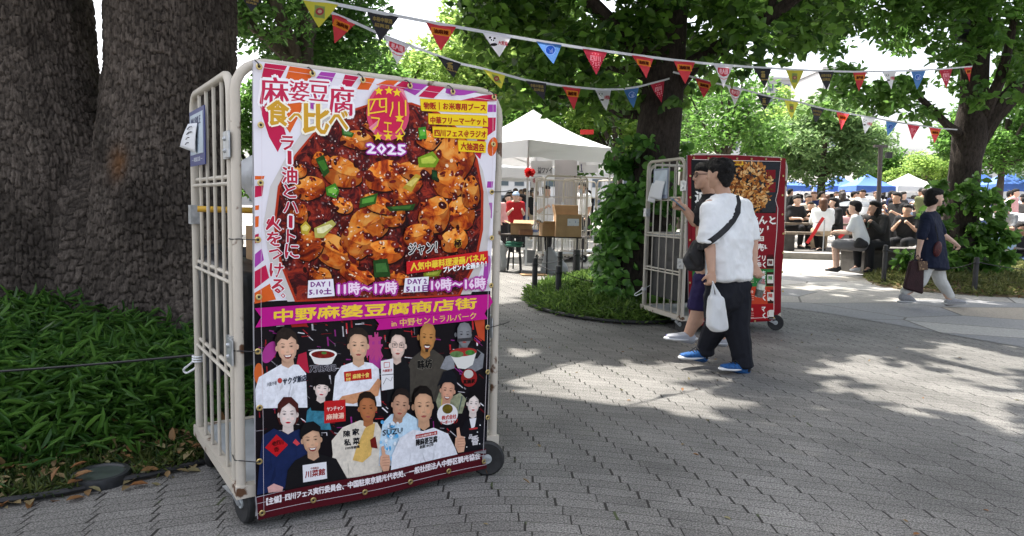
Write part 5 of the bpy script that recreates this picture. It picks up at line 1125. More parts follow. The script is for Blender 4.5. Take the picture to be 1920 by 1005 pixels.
def tie(par, p, n, to, org, r=.0024):
    mb = MB(); a = p - org; b = to - org; m_ = (a + b) / 2 + n * .022
    mb.tube([a - n * .004, a + n * .008, m_, b + n * .018, b - n * .005, b - n * .022], r, 6); return mb.build('cable_tie', M_BLACKTIE, par)
for x, y in EY[:6]:
    p, n = surf(place1, wave1, x, y); zt = CHT - .002; q = cage1.matrix_basis.inverted() @ p; tie(bo, p, n, cw(cage1, q.x - .01, -.012, zt + .004), c0)
for x, y, xl in ((480, 449, 400), (481, 657, 398), (483, 861, 405)):
    p, n = surf(place1, wave1, x, y); mb = MB(); e = cw(cage1, -.012, .10, p.z - .002); mb.tube([p - c0 - n * .003, p + n * .012 - c0, cw(cage1, 0, -.026, p.z + .002) - c0, cw(cage1, -.022, .0, p.z) - c0, e - c0], .0022, 6); mb.build('cable_tie', M_BLACKTIE, bo)
for x, y, dx_ in ((912, 613, 44), (919, 360, 28)):
    p, n = surf(place1, wave1, x, y); mb = MB(); e = cw(cage1, CW + .02, -.03, p.z + .004); f_ = e + (e - p).normalized() * .05 + Vector((0, 0, .006)); mb.tube([p - c0 - n * .003, p + n * .012 - c0, e - c0, f_ - c0], .0022, 6); mb.build('cable_tie', M_BLACKTIE, bo)
# ---------------------------------------------------------------- the red banner on the second cage
B = Art(gap=0.0005, cell=24)
OUT2 = [(1289, 291), (1380, 291), (1473, 297), (1471, 440), (1463, 585), (1445, 602), (1370, 607), (1293, 612), (1290, 450)]
B.poly(OUT2, '#7d1420')
B.poly([(1296, 299), (1462, 303), (1455, 400), (1296, 404)], '#17181b', .3)
rf = random.Random(8)
B.poly([(1392, 303), (1462, 305), (1456, 398), (1430, 398)], '#2a2d33', .3)
for i in range(420):                       # grains of fried rice
    a = rf.uniform(0, 6.28); r = math.sqrt(rf.uniform(0, 1)); x = 1408 + math.cos(a) * r * 40; y = 350 + math.sin(a) * r * 48
    if x > 1395 + (400 - y) * .55 + 20 and y > 398: continue
    c = rf.choice(('#c98a44', '#b06a2c', '#d9a566', '#8f4f1e', '#e0b67c', '#6e3a16')); B.ell(x, y, rf.uniform(3.5, 5.5), rf.uniform(1.4, 2.2), c, rf.uniform(0, 3.14), .5, n=8, lv=4 + i % 9)
lt_ = 20
B.poly([(1367, 301), (1393, 301), (1393, 310), (1367, 310)], '#e8b62c', lv=lt_); B.text('大好評', (1370, 302.5), (1390, 302.5), 6, col='#7d1420', off=.03, lv=lt_ + 1)
B.text('迫', (1303, 358), (1326, 358), 22, col='#f0ece6', off=.03, lv=lt_); B.text('力', (1303, 384), (1322, 384), 16, col='#f0ece6', off=.03, lv=lt_)
B.poly([(1297, 398), (1458, 400), (1451, 478), (1297, 480)], '#8a1824', lv=lt_)
B.text('ごはんと', (1388, 403), (1454, 405), 17, 15, '#f4efe8', .03, lv=lt_ + 1); B.text('セット', (1402, 424), (1447, 424), 17, 16, '#f4efe8', .03, lv=lt_ + 1)
B.poly([(1412, 443), (1432, 443), (1432, 452), (1412, 452)], '#efe6da', lv=lt_ + 1); B.text('フェス', (1414, 444.5), (1430, 444.5), 6, col='#8a1824', off=.03, lv=lt_ + 2)
B.text('販売中', (1403, 457), (1446, 457), 14, 13, '#f4efe8', .03, lv=lt_ + 1)
for (y0, y1, c, t1, t2, lid) in ((476, 505, '#8a1824', 'ピリ', '辛く', '#5a1018'), (505, 538, '#2f7a3c', 'うま', '味', '#3f8a4a'), (538, 571, '#c8452a', '豆腐を', '濃く', '#b8342a'), (571, 601, '#a3161e', 'ウマ', '辛く', '#8a1018')):
    B.poly([(1298, y0), (1453, y0 - 1), (1450, y1 - 1), (1298, y1)], c, lv=lt_ + 2)
    B.text(t1, (1417, y0 + 3), (1435, y0 + 3), 10, col='#f7f2ea', off=.03, lv=lt_ + 3); B.text(t2, (1418, y0 + 15), (1435, y0 + 15), 11, col='#f7f2ea', off=.03, lv=lt_ + 3)
    B.poly([(1438, y0 + 4), (1450, y0 + 4), (1451, y0 + 8), (1451, y1 - 2), (1437, y1 - 2), (1437, y0 + 8)], '#3a1a14', .4, lv=lt_ + 3); B.poly([(1438, y0 + 1), (1450, y0 + 1), (1450, y0 + 5), (1438, y0 + 5)], lid, lv=lt_ + 4)
    B.poly([(1438.5, y0 + 10), (1450, y0 + 10), (1450, y1 - 7), (1438.5, y1 - 7)], '#e8e2d6', lv=lt_ + 4); B.text('辣', (1440, y0 + 12), (1448, y0 + 12), 8, col=lid, off=.03, lv=lt_ + 5)
    B.text('麻婆豆腐を', (1390, y0 + 6), (1412, y0 + 6), 6, col='#f0d8c8', off=.02, lv=lt_ + 3)
    for k in range(3): B.line([(1390, y0 + 16 + k * 4), (1413, y0 + 16 + k * 4)], .9, '#e0b8a8', lv=lt_ + 3)
for p in ([(1297, 299), (1462, 303), (1458, 360), (1454, 375), (1459, 390), (1452, 480), (1450, 585), (1440, 595), (1298, 603)],): B.line(p, 1.0, '#e8d8d4', lv=lt_ + 8)
B.restack()
BN2 = (cage2.matrix_basis.to_3x3() @ Vector((0, -1, 0))).normalized(); BP2 = cw(cage2, 0, -0.036, 0)
def place2(x, y): return PP(x, y, BP2, BN2), BN2
def wave2(x, y): return 0.006 * math.sin((x - 1290) / 180 * 8 + y / 120) * max(0, min(1, (y - 300) / 100)) + 0.010 * math.exp(-((x - 1462) / 10) ** 2) * math.sin(y / 22)
me = B.mesh('banner', place2, [M_PRINT], wave2); c2 = place2(1380, 450)[0]; me.transform(Matrix.Translation(-c2))
b2 = tag(link('banner', me, None, c2), 'red banner with a heap of fried rice tied to the cage by the ivy tree', 'banner')
backing(OUT2, place2, 0.019, M_VINYL, b2, c2)
top_art2 = B.top * B.gap + .002
for x, y in [(1300 + i * 27, 296 + i * .5) for i in range(7)] + [(1467, 330 + i * 36) for i in range(7)] + [(1293, 330 + i * 40) for i in range(7)] + [(1450, 596), (1415, 602), (1380, 604), (1340, 606), (1305, 608)]:
    p, n = place2(x, y); eyelet(b2, p + n * (top_art2 + wave2(x, y)), n, c2, .007)
for i in range(7):
    x, y = 1300 + i * 27, 296 + i * .5; p, n = place2(x, y); p = p + n * top_art2; q = cage2.matrix_basis.inverted() @ p; tie(b2, p, n, cw(cage2, q.x - .008, -.012, CHT), c2, .002)
# ---------------------------------------------------------------- people
def skin(name, c): return mat(name, c, 0.55, var=0.06, vs=20, bump=0.03, bs=200)
SKIN = [skin('skin_warm', (0.50, 0.30, 0.21)), skin('skin_fair', (0.58, 0.38, 0.29)), skin('skin_tan', (0.42, 0.24, 0.16))]
HAIRM = mat('black_hair', (0.010, 0.009, 0.009), 0.62, var=0.5, vs=90, bump=0.9, bs=160, spec=0.2)
HAIRB = mat('brown_hair', (0.035, 0.022, 0.016), 0.45, var=0.4, vs=60, bump=0.6, bs=220)
def cloth(name, c, rough=0.85, b=0.25, bs=30): return mat('cloth_' + name, c, rough, var=0.08, vs=7, bump=b, bs=bs, spec=0.15)
def V(*a): return Vector(a)
def hand(wr, dirv, curl, size=1.0, side=1, palm_n=None):
    """fingers and thumb as thin chains from a palm; wr wrist, dirv pointing direction, curl direction the fingers close towards"""
    d = dirv.normalized(); c = (curl - d * curl.dot(d)).normalized(); s = d.cross(c) * side; S = size
    hl = [[(wr, .024 * S), (wr + d * .035 * S + s * .018 * S, .018 * S), (wr + d * .035 * S - s * .018 * S, .018 * S), (wr + d * .082 * S + s * .026 * S, .013 * S), (wr + d * .082 * S - s * .026 * S, .013 * S)]]
    for i, (o, L) in enumerate(((-.028, .062), (-.010, .072), (.009, .068), (.027, .052))):
        b = wr + d * .080 * S + s * o * S; k = b + (d * .62 + c * .78).normalized() * L * .45 * S; t = k + (d * -.05 + c).normalized() * L * .32 * S; e = t + (c * .75 - d * .66).normalized() * L * .25 * S
        hl += chain([b, k, t, e], [.0098 * S, .009 * S, .0082 * S, .007 * S])
    tb = wr + d * .028 * S - s * .026 * S; tk = tb + (d * .55 - s * .55 + c * .5).normalized() * .042 * S; te = tk + (d * .5 + c * .8 + s * .2).normalized() * .032 * S
    hl += chain([tb, tk, te], [.0125 * S, .0105 * S, .0085 * S]); return hl
def head_hulls(c, face, S=1.0, up=None, jaw=1.0):
    """c centre of skull, face unit direction the face looks to"""
    up = up or Vector((0, 0, 1)); f = (face - up * face.dot(up)).normalized(); s = f.cross(up)
    P = lambda a, b, z: c + f * a * S + s * b * S + up * z * S
    h = [[(P(-.012, 0, .035), .088 * S), (P(.012, 0, .02), .080 * S), (P(.025, .03, -.03), .050 * S), (P(.025, -.03, -.03), .050 * S)],
         [(P(.030, .028, -.03), .048 * S), (P(.030, -.028, -.03), .048 * S), (P(.058 * jaw, .012, -.092), .026 * S), (P(.058 * jaw, -.012, -.092), .026 * S), (P(-.01, .035, -.06), .03 * S), (P(-.01, -.035, -.06), .03 * S)],
         [(P(.088, 0, .010), .011 * S), (P(.104, 0, -.030), .012 * S), (P(.086, .010, -.034), .010 * S), (P(.086, -.010, -.034), .010 * S)],
         [(P(.078, .02, -.066), .010 * S), (P(.078, -.02, -.066), .010 * S), (P(.084, 0, -.064), .010 * S)],
         [(P(.076, .03, .018), .012 * S), (P(.080, 0, .022), .010 * S), (P(.076, -.03, .018), .012 * S)]]
    for b in (-1, 1): h.append([(P(-.012, b * .082, .012), .014 * S), (P(-.006, b * .080, -.028), .011 * S), (P(-.022, b * .090, .008), .012 * S)])
    return h, P
def foot_hulls(ank, toe, w=.042, h=.05):
    d = (toe - ank); g = Vector((d.x, d.y, 0)).normalized(); 
    return [[(ank + V(0, 0, -.03) - g * .035, (w * .85, w * .85, h)), (ank + V(0, 0, -.01), (w * .9, w * .9, h * .9)), (ank.lerp(toe, .55) + V(0, 0, -.005), (w, w, h * .62)), (toe, (w * .95, w * .95, h * .42))]]
def face_bits(par, P, org, dark=True, mask=None, glasses=False):
    mb = MB()
    for b in (-1, 1):
        mb = MB(); mb.ball(P(.083, b * .031, .000) - org, (.006, .011, .005), 8); mb.build('eye', mat('eye_dark', (0.02, 0.015, 0.012), 0.3), par)
        mb = MB(); mb.tube([P(.090, b * .012, .022) - org, P(.090, b * .03, .028) - org, P(.080, b * .048, .022) - org], [.003, .004, .002], 6); mb.build('eyebrow', HAIRM, par)
    if not mask:
        mb = MB(); mb.tube([P(.083, -.024, -.064) - org, P(.0905, 0, -.0625) - org, P(.083, .024, -.064) - org], [.002, .005, .002], 6); mb.build('mouth', mat('lip', (0.36, 0.13, 0.10), 0.5), par)
def person(name, label, org, body, clothes, group=None, vox=.0085, cat='person'):
    """body: (hulls, material); clothes: list of (name, hulls, material, wrinkle)"""
    org = Vector(org); me = blob(name, body[0], body[1], voxel=vox, smooth=2, org=org)
    o = tag(link(name, me, None, org), label, cat, group)
    for nm, hl, m, wr in clothes:
        me = blob(nm, hl, m, voxel=vox, smooth=2, org=org)
        if wr: wrinkle(me, wr, 9.0, len(nm))
        link(nm, me, o)
    return o

# ---- man in the white T-shirt, seen from behind, walking left
Y1 = 5.45
def a_(px, py, dy=0.0): return PD(px, py, Y1 + dy)
face1 = V(-.74, .66, -.06).normalized()
hc = a_(1349, 326, .02); hh, P1 = head_hulls(hc, face1, .98)
nb = a_(1357, 364, .04); shL, shR = a_(1331, 388, -.10), a_(1396, 386, .14)
elL, wrL = a_(1331, 462, -.16), a_(1334, 508, -.20); elR, wrR = a_(1411, 455, .16), a_(1413, 497, .10)
hipL, hipR = a_(1349, 548, -.03), a_(1380, 546, .07)
knL, anL, toL = a_(1343, 606, .12), a_(1314, 661, .22), a_(1284, 669, .14)
knR, anR, toR = a_(1380, 612, .05), a_(1393, 684, .02), a_(1360, 690, -.06)
hnd = hand(wrL, V(.05, -.05, -1), V(-.35, .9, 0), 1.05, 1) + hand(wrR, V(.45, -.1, -.9), V(.3, -.9, -.2), 1.05, -1)
body = hh + [[(hc + V(0, .01, -.05), .060), (nb, .058)], [(nb + V(0, 0, -.03), .045), (shL, .05), (shR, .05)]] + [[(shL, .06), (shR, .06), (hipL, .075), (hipR, .075)]]
body += chain([shL, elL, wrL], [.058, .046, .031]) + chain([shR, elR, wrR], [.058, .046, .031]) + chain([hipL, knL, anL], [.08, .06, .045]) + chain([hipR, knR, anR], [.09, .06, .045]) + hnd
body += foot_hulls(anL, toL, .036, .04) + foot_hulls(anR, toR, .036, .04)
up1 = Vector((0, 0, 1))
hair = [[(P1(-.028, 0, .042), (.092, .091, .088)), (P1(.015, 0, .072), (.078, .078, .054)), (P1(-.060, 0, -.03), (.056, .064, .05))], [(P1(-.05, .048, -.035), .038), (P1(-.055, -.048, -.035), .038), (P1(-.062, 0, -.072), .036)], [(P1(.05, 0, .090), .046), (P1(.068, .035, .070), .028), (P1(.068, -.035, .070), .028)]]
for b_s in (-1, 1): hair += [[(P1(.030, b_s * .050, .055), .042), (P1(-.030, b_s * .056, .040), .044), (P1(-.045, b_s * .060, -.02), .032)], [(P1(.028, b_s * .068, .030), .018), (P1(.022, b_s * .072, .0), .010)]]
rgh = random.Random(5)
for i in range(46):                        # loose tufts break the outline
    th, ph_ = rgh.uniform(0, 6.28), rgh.uniform(-.2, 1.2); d_ = Vector((math.cos(th) * math.cos(ph_), math.sin(th) * math.cos(ph_), math.sin(ph_))); q_0 = P1(-.022, 0, .035) + d_ * .086; hair.append([(q_0, .012), (q_0 + Vector((d_.x, d_.y, d_.z - .8)).normalized() * .03, .006)])
hem = .53
shirt = [[(nb + V(0, 0, -.004), (.070, .070, .016)), (shL + V(-.0, 0, -.015), .074), (shR + V(.0, 0, -.015), .072)],
         [(shL + V(0, 0, -.03), .076), (shR + V(.0, 0, -.03), .074), (a_(1351, 450, -.08), (.118, .13, .10)), (a_(1386, 450, .10), (.108, .12, .10))],
         [(a_(1349, 445, -.08), (.122, .135, .10)), (a_(1386, 445, .10), (.110, .125, .10)), (a_(1354, 520, -.05), (.125, .14, .045)), (a_(1382, 520, .09), (.116, .135, .045))],
         [(shL + V(0, 0, -.01), .068), (a_(1330, 428, -.14), (.080, .080, .06)), (a_(1328, 453, -.15), (.088, .088, .02))], [(shR + V(0, 0, -.01), .066), (a_(1405, 424, .17), (.074, .074, .05)), (a_(1407, 448, .17), (.080, .080, .02))]]
trs = [[(hipL + V(0, 0, .06), (.12, .12, .08)), (hipR + V(0, 0, .06), (.12, .12, .08)), (hipL + V(.02, 0, -.06), .115), (hipR + V(0, 0, -.06), .112)]]
trs += chain([hipL + V(0, 0, -.03), knL + V(.01, 0, 0), anL + V(.035, 0, .045)], [.125, .105, .075]) + [[(anL + V(.035, 0, .045), .075), (anL + V(.035, 0, -.005), (.08, .08, .03))]]
trs += chain([hipR + V(0, 0, -.03), knR, anR + V(-.005, 0, .05)], [.125, .108, .080]) + [[(anR + V(-.005, 0, .05), .080), (anR + V(-.002, 0, -.002), (.085, .085, .03))]]
man = person('person', 'man in white T-shirt and dark trousers, back turned, carrying a plastic bag', a_(1350, 700, 0) * 1.0, (body, SKIN[0]),
    [('hair', hair, HAIRM, .012), ('shirt', shirt, cloth('white', (0.78, 0.79, 0.80), .9, .12, 14), .020), ('trousers', trs, cloth('dark_navy', (0.014, 0.015, 0.020), .9, .2, 20), .014)])
def shoes(par, org, pairs, mu, ms, w=.048, top=.052):
    for ank, toe in pairs:
        org = Vector(org); zs = toe.z - .022; me = blob('shoe', foot_hulls(ank + V(0, 0, .012), toe + V(0, 0, .012), w, top), mu, voxel=.007, smooth=2, org=org)
        s = link('shoe', me, par); g = Vector((toe.x - ank.x, toe.y - ank.y, 0)).normalized(); zb = toe.z - .030
        pts = [ank - g * .055, ank + g * .02, ank.lerp(toe, .6), toe + g * .025]
        hl = [[(Vector((p.x, p.y, zb + .016 + (.030 if i == 0 and (ank.z - toe.z) > .09 else 0) + (.012 if i == 3 else 0))), (r, r, .016)) for i, (p, r) in enumerate(zip(pts, (.040, .044, .050, .040)))]]
        link('sole', blob('sole', hl, ms, voxel=.007, smooth=1, org=org), s)
M_BAG = mat('black_bag_fabric', (0.016, 0.016, 0.018), .7, var=.3, vs=20, bump=.2, bs=120)
M_BLUESH = mat('blue_mesh_shoe', (0.012, 0.085, 0.26), .7, var=.35, vs=60, bump=.3, bs=300); M_SOLEW = mat('white_sole', (0.72, 0.73, 0.74), .55)
shoes(man, man.location, ((anL + V(0, 0, -.02), toL), (anR + V(0, 0, -.02), toR)), M_BLUESH, M_SOLEW)
for ank, toe in ((anL, toL), (anR, toR)):
    g = Vector((toe.x - ank.x, toe.y - ank.y, 0)).normalized(); sd = Vector((-g.y, g.x, 0)); o_ = man.location
    mb = MB()
    for k in range(4): q = ank.lerp(toe, .30 + k * .13) + V(0, 0, .052 - k * .008); mb.tube([q + sd * .03 - o_ - V(0, 0, .012), q - o_ + V(0, 0, .006), q - sd * .03 - o_ - V(0, 0, .012)], .0045, 6)
    mb.build('laces', M_DARKMETAL, man)
    link('heel_cap', blob('heel_cap', [[(ank - g * .03 + V(0, 0, -.03), (.046, .046, .05)), (ank - g * .02 + V(0, 0, .0), (.044, .044, .04))]], M_BAG, voxel=.008, smooth=2, org=o_), man)
# sling strap over the back, bag at the hip
dgr = bpy.context.evaluated_depsgraph_get()
shirt_o = [c for c in man.children if c.name.startswith('shirt')][0]
def on_surface(o, px, py, off=.004):
    d = ray(px, py).normalized(); org = o.parent.location if o.parent else o.location
    ok, loc, no, _ = o.ray_cast(CAM - org, d)
    return (loc + org - d * off if ok else None), no
dgr.update(); bpy.context.view_layer.update()
strap = [(1380, 367), (1384, 380), (1383, 398), (1374, 414), (1362, 428), (1349, 440), (1336, 450), (1324, 458), (1316, 464)]
pts = []
hits = [(x, y, on_surface(shirt_o, x, y, .0)[0]) for x, y in strap]
dep = [p.y if p else None for x, y, p in hits]
good = [i for i, d_ in enumerate(dep) if d_ is not None]
fit = np.polyfit(good, [dep[i] for i in good], 3)
for i, (x, y, p) in enumerate(hits): pts.append(PD(x, y, min(float(np.polyval(fit, i)) - .012, (p.y - .008) if p else 99)))
def ribbon(name, pts, w, th, m, par, org, wdir=None):
    mb = MB(); pts = [Vector(p) - org for p in pts]; k = len(pts); L = []; 
    for i in range(k):
        t = (pts[min(i + 1, k - 1)] - pts[max(i - 1, 0)]).normalized(); vdir = (pts[i] + org - CAM).normalized() if wdir is None else wdir
        s = t.cross(vdir).normalized() * w / 2; nn = s.cross(t).normalized() * th / 2; L.append([pts[i] + s + nn, pts[i] - s + nn, pts[i] - s - nn, pts[i] + s - nn])
    v = [q for l in L for q in l]; f = [(i * 4 + j, i * 4 + (j + 1) % 4, i * 4 + 4 + (j + 1) % 4, i * 4 + 4 + j) for i in range(k - 1) for j in range(4)] + [(3, 2, 1, 0), tuple((k - 1) * 4 + j for j in range(4))]
    mb.add(v, f); return mb.build(name, m, par, smooth=False)
bc = a_(1296, 478, -.02)
bag = tag(link('shoulder_bag', blob('shoulder_bag', [[(a_(1314, 464, .02), (.04, .05, .03)), (a_(1303, 455, .02), .025), (a_(1288, 488, .02), .036), (a_(1294, 500, .0), .036), (a_(1312, 500, -.02), .04)], [(a_(1310, 456, -.04), (.04, .03, .03)), (a_(1297, 478, -.05), .03), (a_(1310, 492, -.05), .036)]], M_BAG, voxel=.008, smooth=3, org=bc), None, bc), 'black sling bag at the hip of the man in the white T-shirt', 'bag')
ribbon('strap', pts + [a_(1308, 462, -.09)], .045, .006, M_BAG, bag, bc)
# white plastic carrier bag
M_PLASTIC = mat('white_carrier_plastic', (0.78, 0.79, 0.80), .35, trans=.35, bump=.5, bs=16)
Yb = Y1 - .24
def b_(px, py, dy=0.0): return PD(px, py, Yb + dy)
pc = b_(1345, 580)
hl = [[(b_(1334, 560), (.025, .05, .03)), (b_(1352, 563), (.02, .05, .03)), (b_(1331, 609, -.03), (.03, .06, .03)), (b_(1357, 613, .02), (.035, .06, .03)), (b_(1345, 618), (.06, .06, .02))]]
hl += [[(b_(1336, 527, .02), .007), (b_(1335, 560, .03), (.020, .02, .02))], [(b_(1336, 527, -.02), .007), (b_(1350, 562, -.02), (.018, .018, .02))]]
me = blob('plastic_bag', hl, M_PLASTIC, voxel=.007, smooth=2, org=pc); wrinkle(me, .016, 8, 3, (1, 1, .6))
tag(link('plastic_bag', me, None, pc), 'white plastic carrier bag hanging from the hand of the man in white', 'bag')
# tea bottle
q = a_(1426, 540, .04); bt = thing('drink_bottle', q, 'half-full tea bottle in the right hand of the man in white', 'bottle'); bt.rotation_euler = (R(4), R(10), 0)
M_CLEAR = mat('bottle_plastic', (0.85, 0.86, 0.84), .08, spec=.5); _n = M_CLEAR.node_tree.nodes['Principled BSDF']; _n.inputs['Transmission Weight'].default_value = .85; _n.inputs['IOR'].default_value = 1.2
mb = MB(); mb.lathe([(.026, -.075), (.031, -.068), (.031, .035), (.024, .058), (.012, .075), (.012, .085)], n=16); mb.build('body', M_CLEAR, bt)
mb = MB(); mb.lathe([(.024, -.070), (.0285, -.066), (.0285, -.005)], n=16); mb.build('drink', mat('green_tea', (0.55, 0.34, 0.04), .3), bt)
mb = MB(); mb.lathe([(.0315, -.012), (.0315, .034)], n=16); mb.build('bottle_label', mat('label_paper', (0.62, 0.64, 0.52), .6, var=.2, vs=40), bt)
mb = MB(); mb.lathe([(.0135, .080), (.0135, .098)], n=14); mb.build('cap', mat('white_cap', (0.75, 0.75, 0.75), .4), bt)

# ---- man with the phone, half hidden behind him
Y2 = 5.95
def c_(px, py, dy=0.0): return PD(px, py, Y2 + dy)
hc2 = c_(1322, 330); face2 = V(-.97, -.10, -.28).normalized(); hh2, P2 = head_hulls(hc2, face2, .98)
nb2 = c_(1333, 366, .02); sl, sr = c_(1322, 392, -.12), c_(1350, 392, .18)
el, wr = c_(1303, 416, -.12), c_(1282, 389, -.16)
hl_, hr_ = c_(1325, 535, -.08), c_(1345, 535, .10)
k1, an1, t1 = c_(1308, 588, -.05), c_(1290, 628, -.02), c_(1257, 633, -.06)
k2, an2, t2 = c_(1345, 592, .1), c_(1352, 634, .15), c_(1322, 641, .1)
hnd2 = hand(wr, V(-1, -.1, .25), V(-.1, -.9, .4), 1.05, -1)
body2 = hh2 + [[(hc2 + V(.01, 0, -.05), .062), (nb2, .064)], [(nb2 + V(0, 0, -.03), .045), (sl, .045), (sr, .045)], [(sl, .075), (sr, .075), (hl_, .10), (hr_, .10)]]
body2 += chain([sl, el, wr], [.056, .044, .030]) + chain([sr, c_(1352, 460, .2), c_(1340, 505, .15)], [.056, .044, .03]) + chain([hl_, k1, an1], [.09, .066, .044]) + [[(k1.lerp(an1, .3) + V(.02, 0, 0), .058), (k1.lerp(an1, .7), .045)]] + chain([hr_, k2, an2], [.09, .066, .044]) + hnd2 + foot_hulls(an1, t1, .036, .04) + foot_hulls(an2, t2, .036, .04)
hair2 = [[(P2(-.03, 0, .045), (.095, .094, .088)), (P2(.02, 0, .07), (.078, .078, .052)), (P2(-.07, 0, -.01), .055)], [(P2(-.13, 0, .075), .034)], [(P2(-.055, .03, -.04), .04), (P2(-.055, -.03, -.04), .04)]]
shirt2 = [[(nb2, (.072, .072, .03)), (sl, .08), (sr, .08)], [(sl, .085), (sr, .085), (c_(1332, 510, -.05), (.125, .13, .05)), (c_(1345, 510, .1), (.12, .125, .05))], [(sl, .076), (sl.lerp(el, .75), .068)], [(sr, .078), (c_(1352, 440, .2), .07)]]
shorts = [[(hl_ + V(0, 0, .07), (.125, .125, .08)), (hr_ + V(0, 0, .07), (.12, .12, .08)), (hl_ + V(0, 0, -.04), .12), (hr_ + V(0, 0, -.04), .115)]] + [[(hl_, .125), (k1 + V(.01, 0, .055), (.105, .105, .04))], [(hr_, .12), (k2 + V(0, 0, .06), (.10, .10, .04))]]
man2 = person('person', 'man with black hair bun and glasses looking at his phone beside the red banner', c_(1325, 655, 0), (body2, SKIN[0]),
    [('hair', hair2, HAIRM, .010), ('shirt', shirt2, cloth('black', (0.02, 0.02, 0.022)), .010), ('shorts', shorts, cloth('navy_purple', (0.026, 0.020, 0.07), .85), .010)])
shoes(man2, man2.location, ((an1 + V(0, 0, -.015), t1), (an2 + V(0, 0, -.015), t2)), mat('grey_mesh_shoe', (0.40, 0.41, 0.45), .6, vs=9, grime=(0.12, 0.11, 0.32), bump=.3, bs=200), M_SOLEW)
mb = MB(); o2 = man2.location
for b in (-1, 1):
    ring = [P2(.096, b * .034 + .024 * math.cos(t), .004 + .019 * math.sin(t)) - o2 for t in np.linspace(0, 6.2832, 13)]
    mb.tube(ring, .0028, 5, False); mb.tube([P2(.094, b * .058, .012) - o2, P2(.0, b * .094, .014) - o2], .0026, 5)
mb.tube([P2(.098, -.01, .006) - o2, P2(.098, .01, .006) - o2], .0025, 5); mb.build('glasses', M_DARKMETAL, man2); face_bits(man2, P2, o2)
pp = c_(1271, 383, -.20); ph = thing('phone', pp, 'blue-grey smartphone held up by the man with glasses', 'phone')
ph.rotation_euler = (R(8), R(38), R(10)); mb = MB(); mb.box((-.075, -.036, -.0045), (.075, .036, .0045)); o = mb.build('body', mat('phone_case', (0.13, 0.20, 0.28), .3), ph); o.modifiers.new('b', 'BEVEL').width = .004
mb = MB(); mb.box((-.071, -.033, .0046), (.071, .033, .0052)); mb.build('screen', mat('phone_screen', (0.01, 0.011, 0.013), .08), ph)

# ---- woman walking right
Y3 = 9.3
def w_(px, py, dy=0.0): return PD(px, py, Y3 + dy)
hc3 = w_(1753, 370); face3 = V(.98, -.14, -.08).normalized(); hh3, P3 = head_hulls(hc3, face3, 1.02)
nb3 = w_(1745, 396); s1, s2 = w_(1737, 409, -.13), w_(1752, 409, .15)
e1_, w1_ = w_(1727, 448, -.17), w_(1722, 474, -.15); e2_, w2_ = w_(1768, 440, .2), w_(1790, 455, .16)
h1_, h2_ = w_(1742, 482, -.07), w_(1750, 482, .09)
kf, af, tf = w_(1764, 527, .08), w_(1781, 563, .06), w_(1805, 568, .06)
kr, ar, tr_ = w_(1726, 528, -.08), w_(1696, 553, -.08), w_(1710, 564, -.08)
body3 = hh3 + [[(hc3 + V(-.01, 0, -.05), .055), (nb3, .056)], [(nb3, .06), (s1, .05), (s2, .05)], [(s1, .05), (s2, .05), (h1_, .07), (h2_, .07)]]
body3 += chain([s1, e1_, w1_], [.052, .041, .027]) + chain([s2, e2_, w2_], [.052, .041, .027]) + chain([h1_, kr, ar], [.085, .055, .04]) + chain([h2_, kf, af], [.085, .055, .04]) + hand(w1_, V(0, 0, -1), V(.8, .1, 0), .95, 1) + hand(w2_, V(.75, -.05, -.65), V(-.6, 0, -.8), .95, -1) + foot_hulls(af, tf, .034, .038) + foot_hulls(ar, tr_, .034, .038)
hair3 = [[(P3(-.03, 0, .04), (.100, .100, .088)), (P3(.02, 0, .068), (.082, .085, .055)), (P3(-.06, 0, -.06), (.075, .08, .05))], [(P3(-.03, .055, -.04), (.055, .045, .06)), (P3(-.03, -.055, -.04), (.055, .045, .06)), (P3(-.07, 0, -.09), (.045, .055, .04))], [(P3(.07, .02, .06), .026), (P3(.07, -.02, .06), .026), (P3(.03, 0, .09), .03)]]
tun = [[(nb3 + V(.0, 0, -.012), (.075, .085, .025)), (s1, .075), (s2, .075)], [(s1, .08), (s2, .08), (w_(1742, 450, -.04), (.125, .13, .08)), (w_(1752, 450, .06), (.12, .12, .08))],
       [(w_(1741, 445, -.04), (.125, .13, .08)), (w_(1753, 445, .06), (.12, .12, .08)), (w_(1737, 500, -.05), (.17, .16, .03)), (w_(1757, 503, .06), (.15, .15, .03))],
       [(s1, .074), (s1.lerp(e1_, .85), .072)], [(s2, .072), (s2.lerp(e2_, .8), .066)]]
tro = [[(h1_, .12), (h2_, .12), (h1_ + V(0, 0, -.1), .10)]] + chain([h2_, kf, af + V(0, 0, .055)], [.11, .082, .056]) + chain([h1_, kr, ar + V(0, 0, .05)], [.11, .082, .056])
wom = person('person', 'woman in navy tunic and white trousers striding right past the cherry tree', w_(1750, 573, 0), (body3, SKIN[1]),
    [('hair', hair3, HAIRM, .010), ('tunic', tun, cloth('navy_linen', (0.012, 0.016, 0.034), .85), .012), ('trousers', tro, cloth('off_white', (0.52, 0.52, 0.50), .85), .012)])
shoes(wom, wom.location, ((af + V(0, 0, -.01), tf), (ar + V(0, 0, -.01), tr_)), mat('grey_knit_shoe', (0.26, 0.26, 0.27), .7, var=.2, vs=80), mat('grey_sole', (0.42, 0.42, 0.42), .6), .050, .056)
face_bits(wom, P3, wom.location)
tc_ = w_(1716, 515, -.17); tot = thing('tote_bag', tc_, 'dark maroon tote bag held by the woman in the navy tunic', 'bag')
mb = MB(); q = [w_(1707, 488, -.17), w_(1733, 490, -.17), w_(1731, 552, -.17), (w_(1694, 541, -.17))]
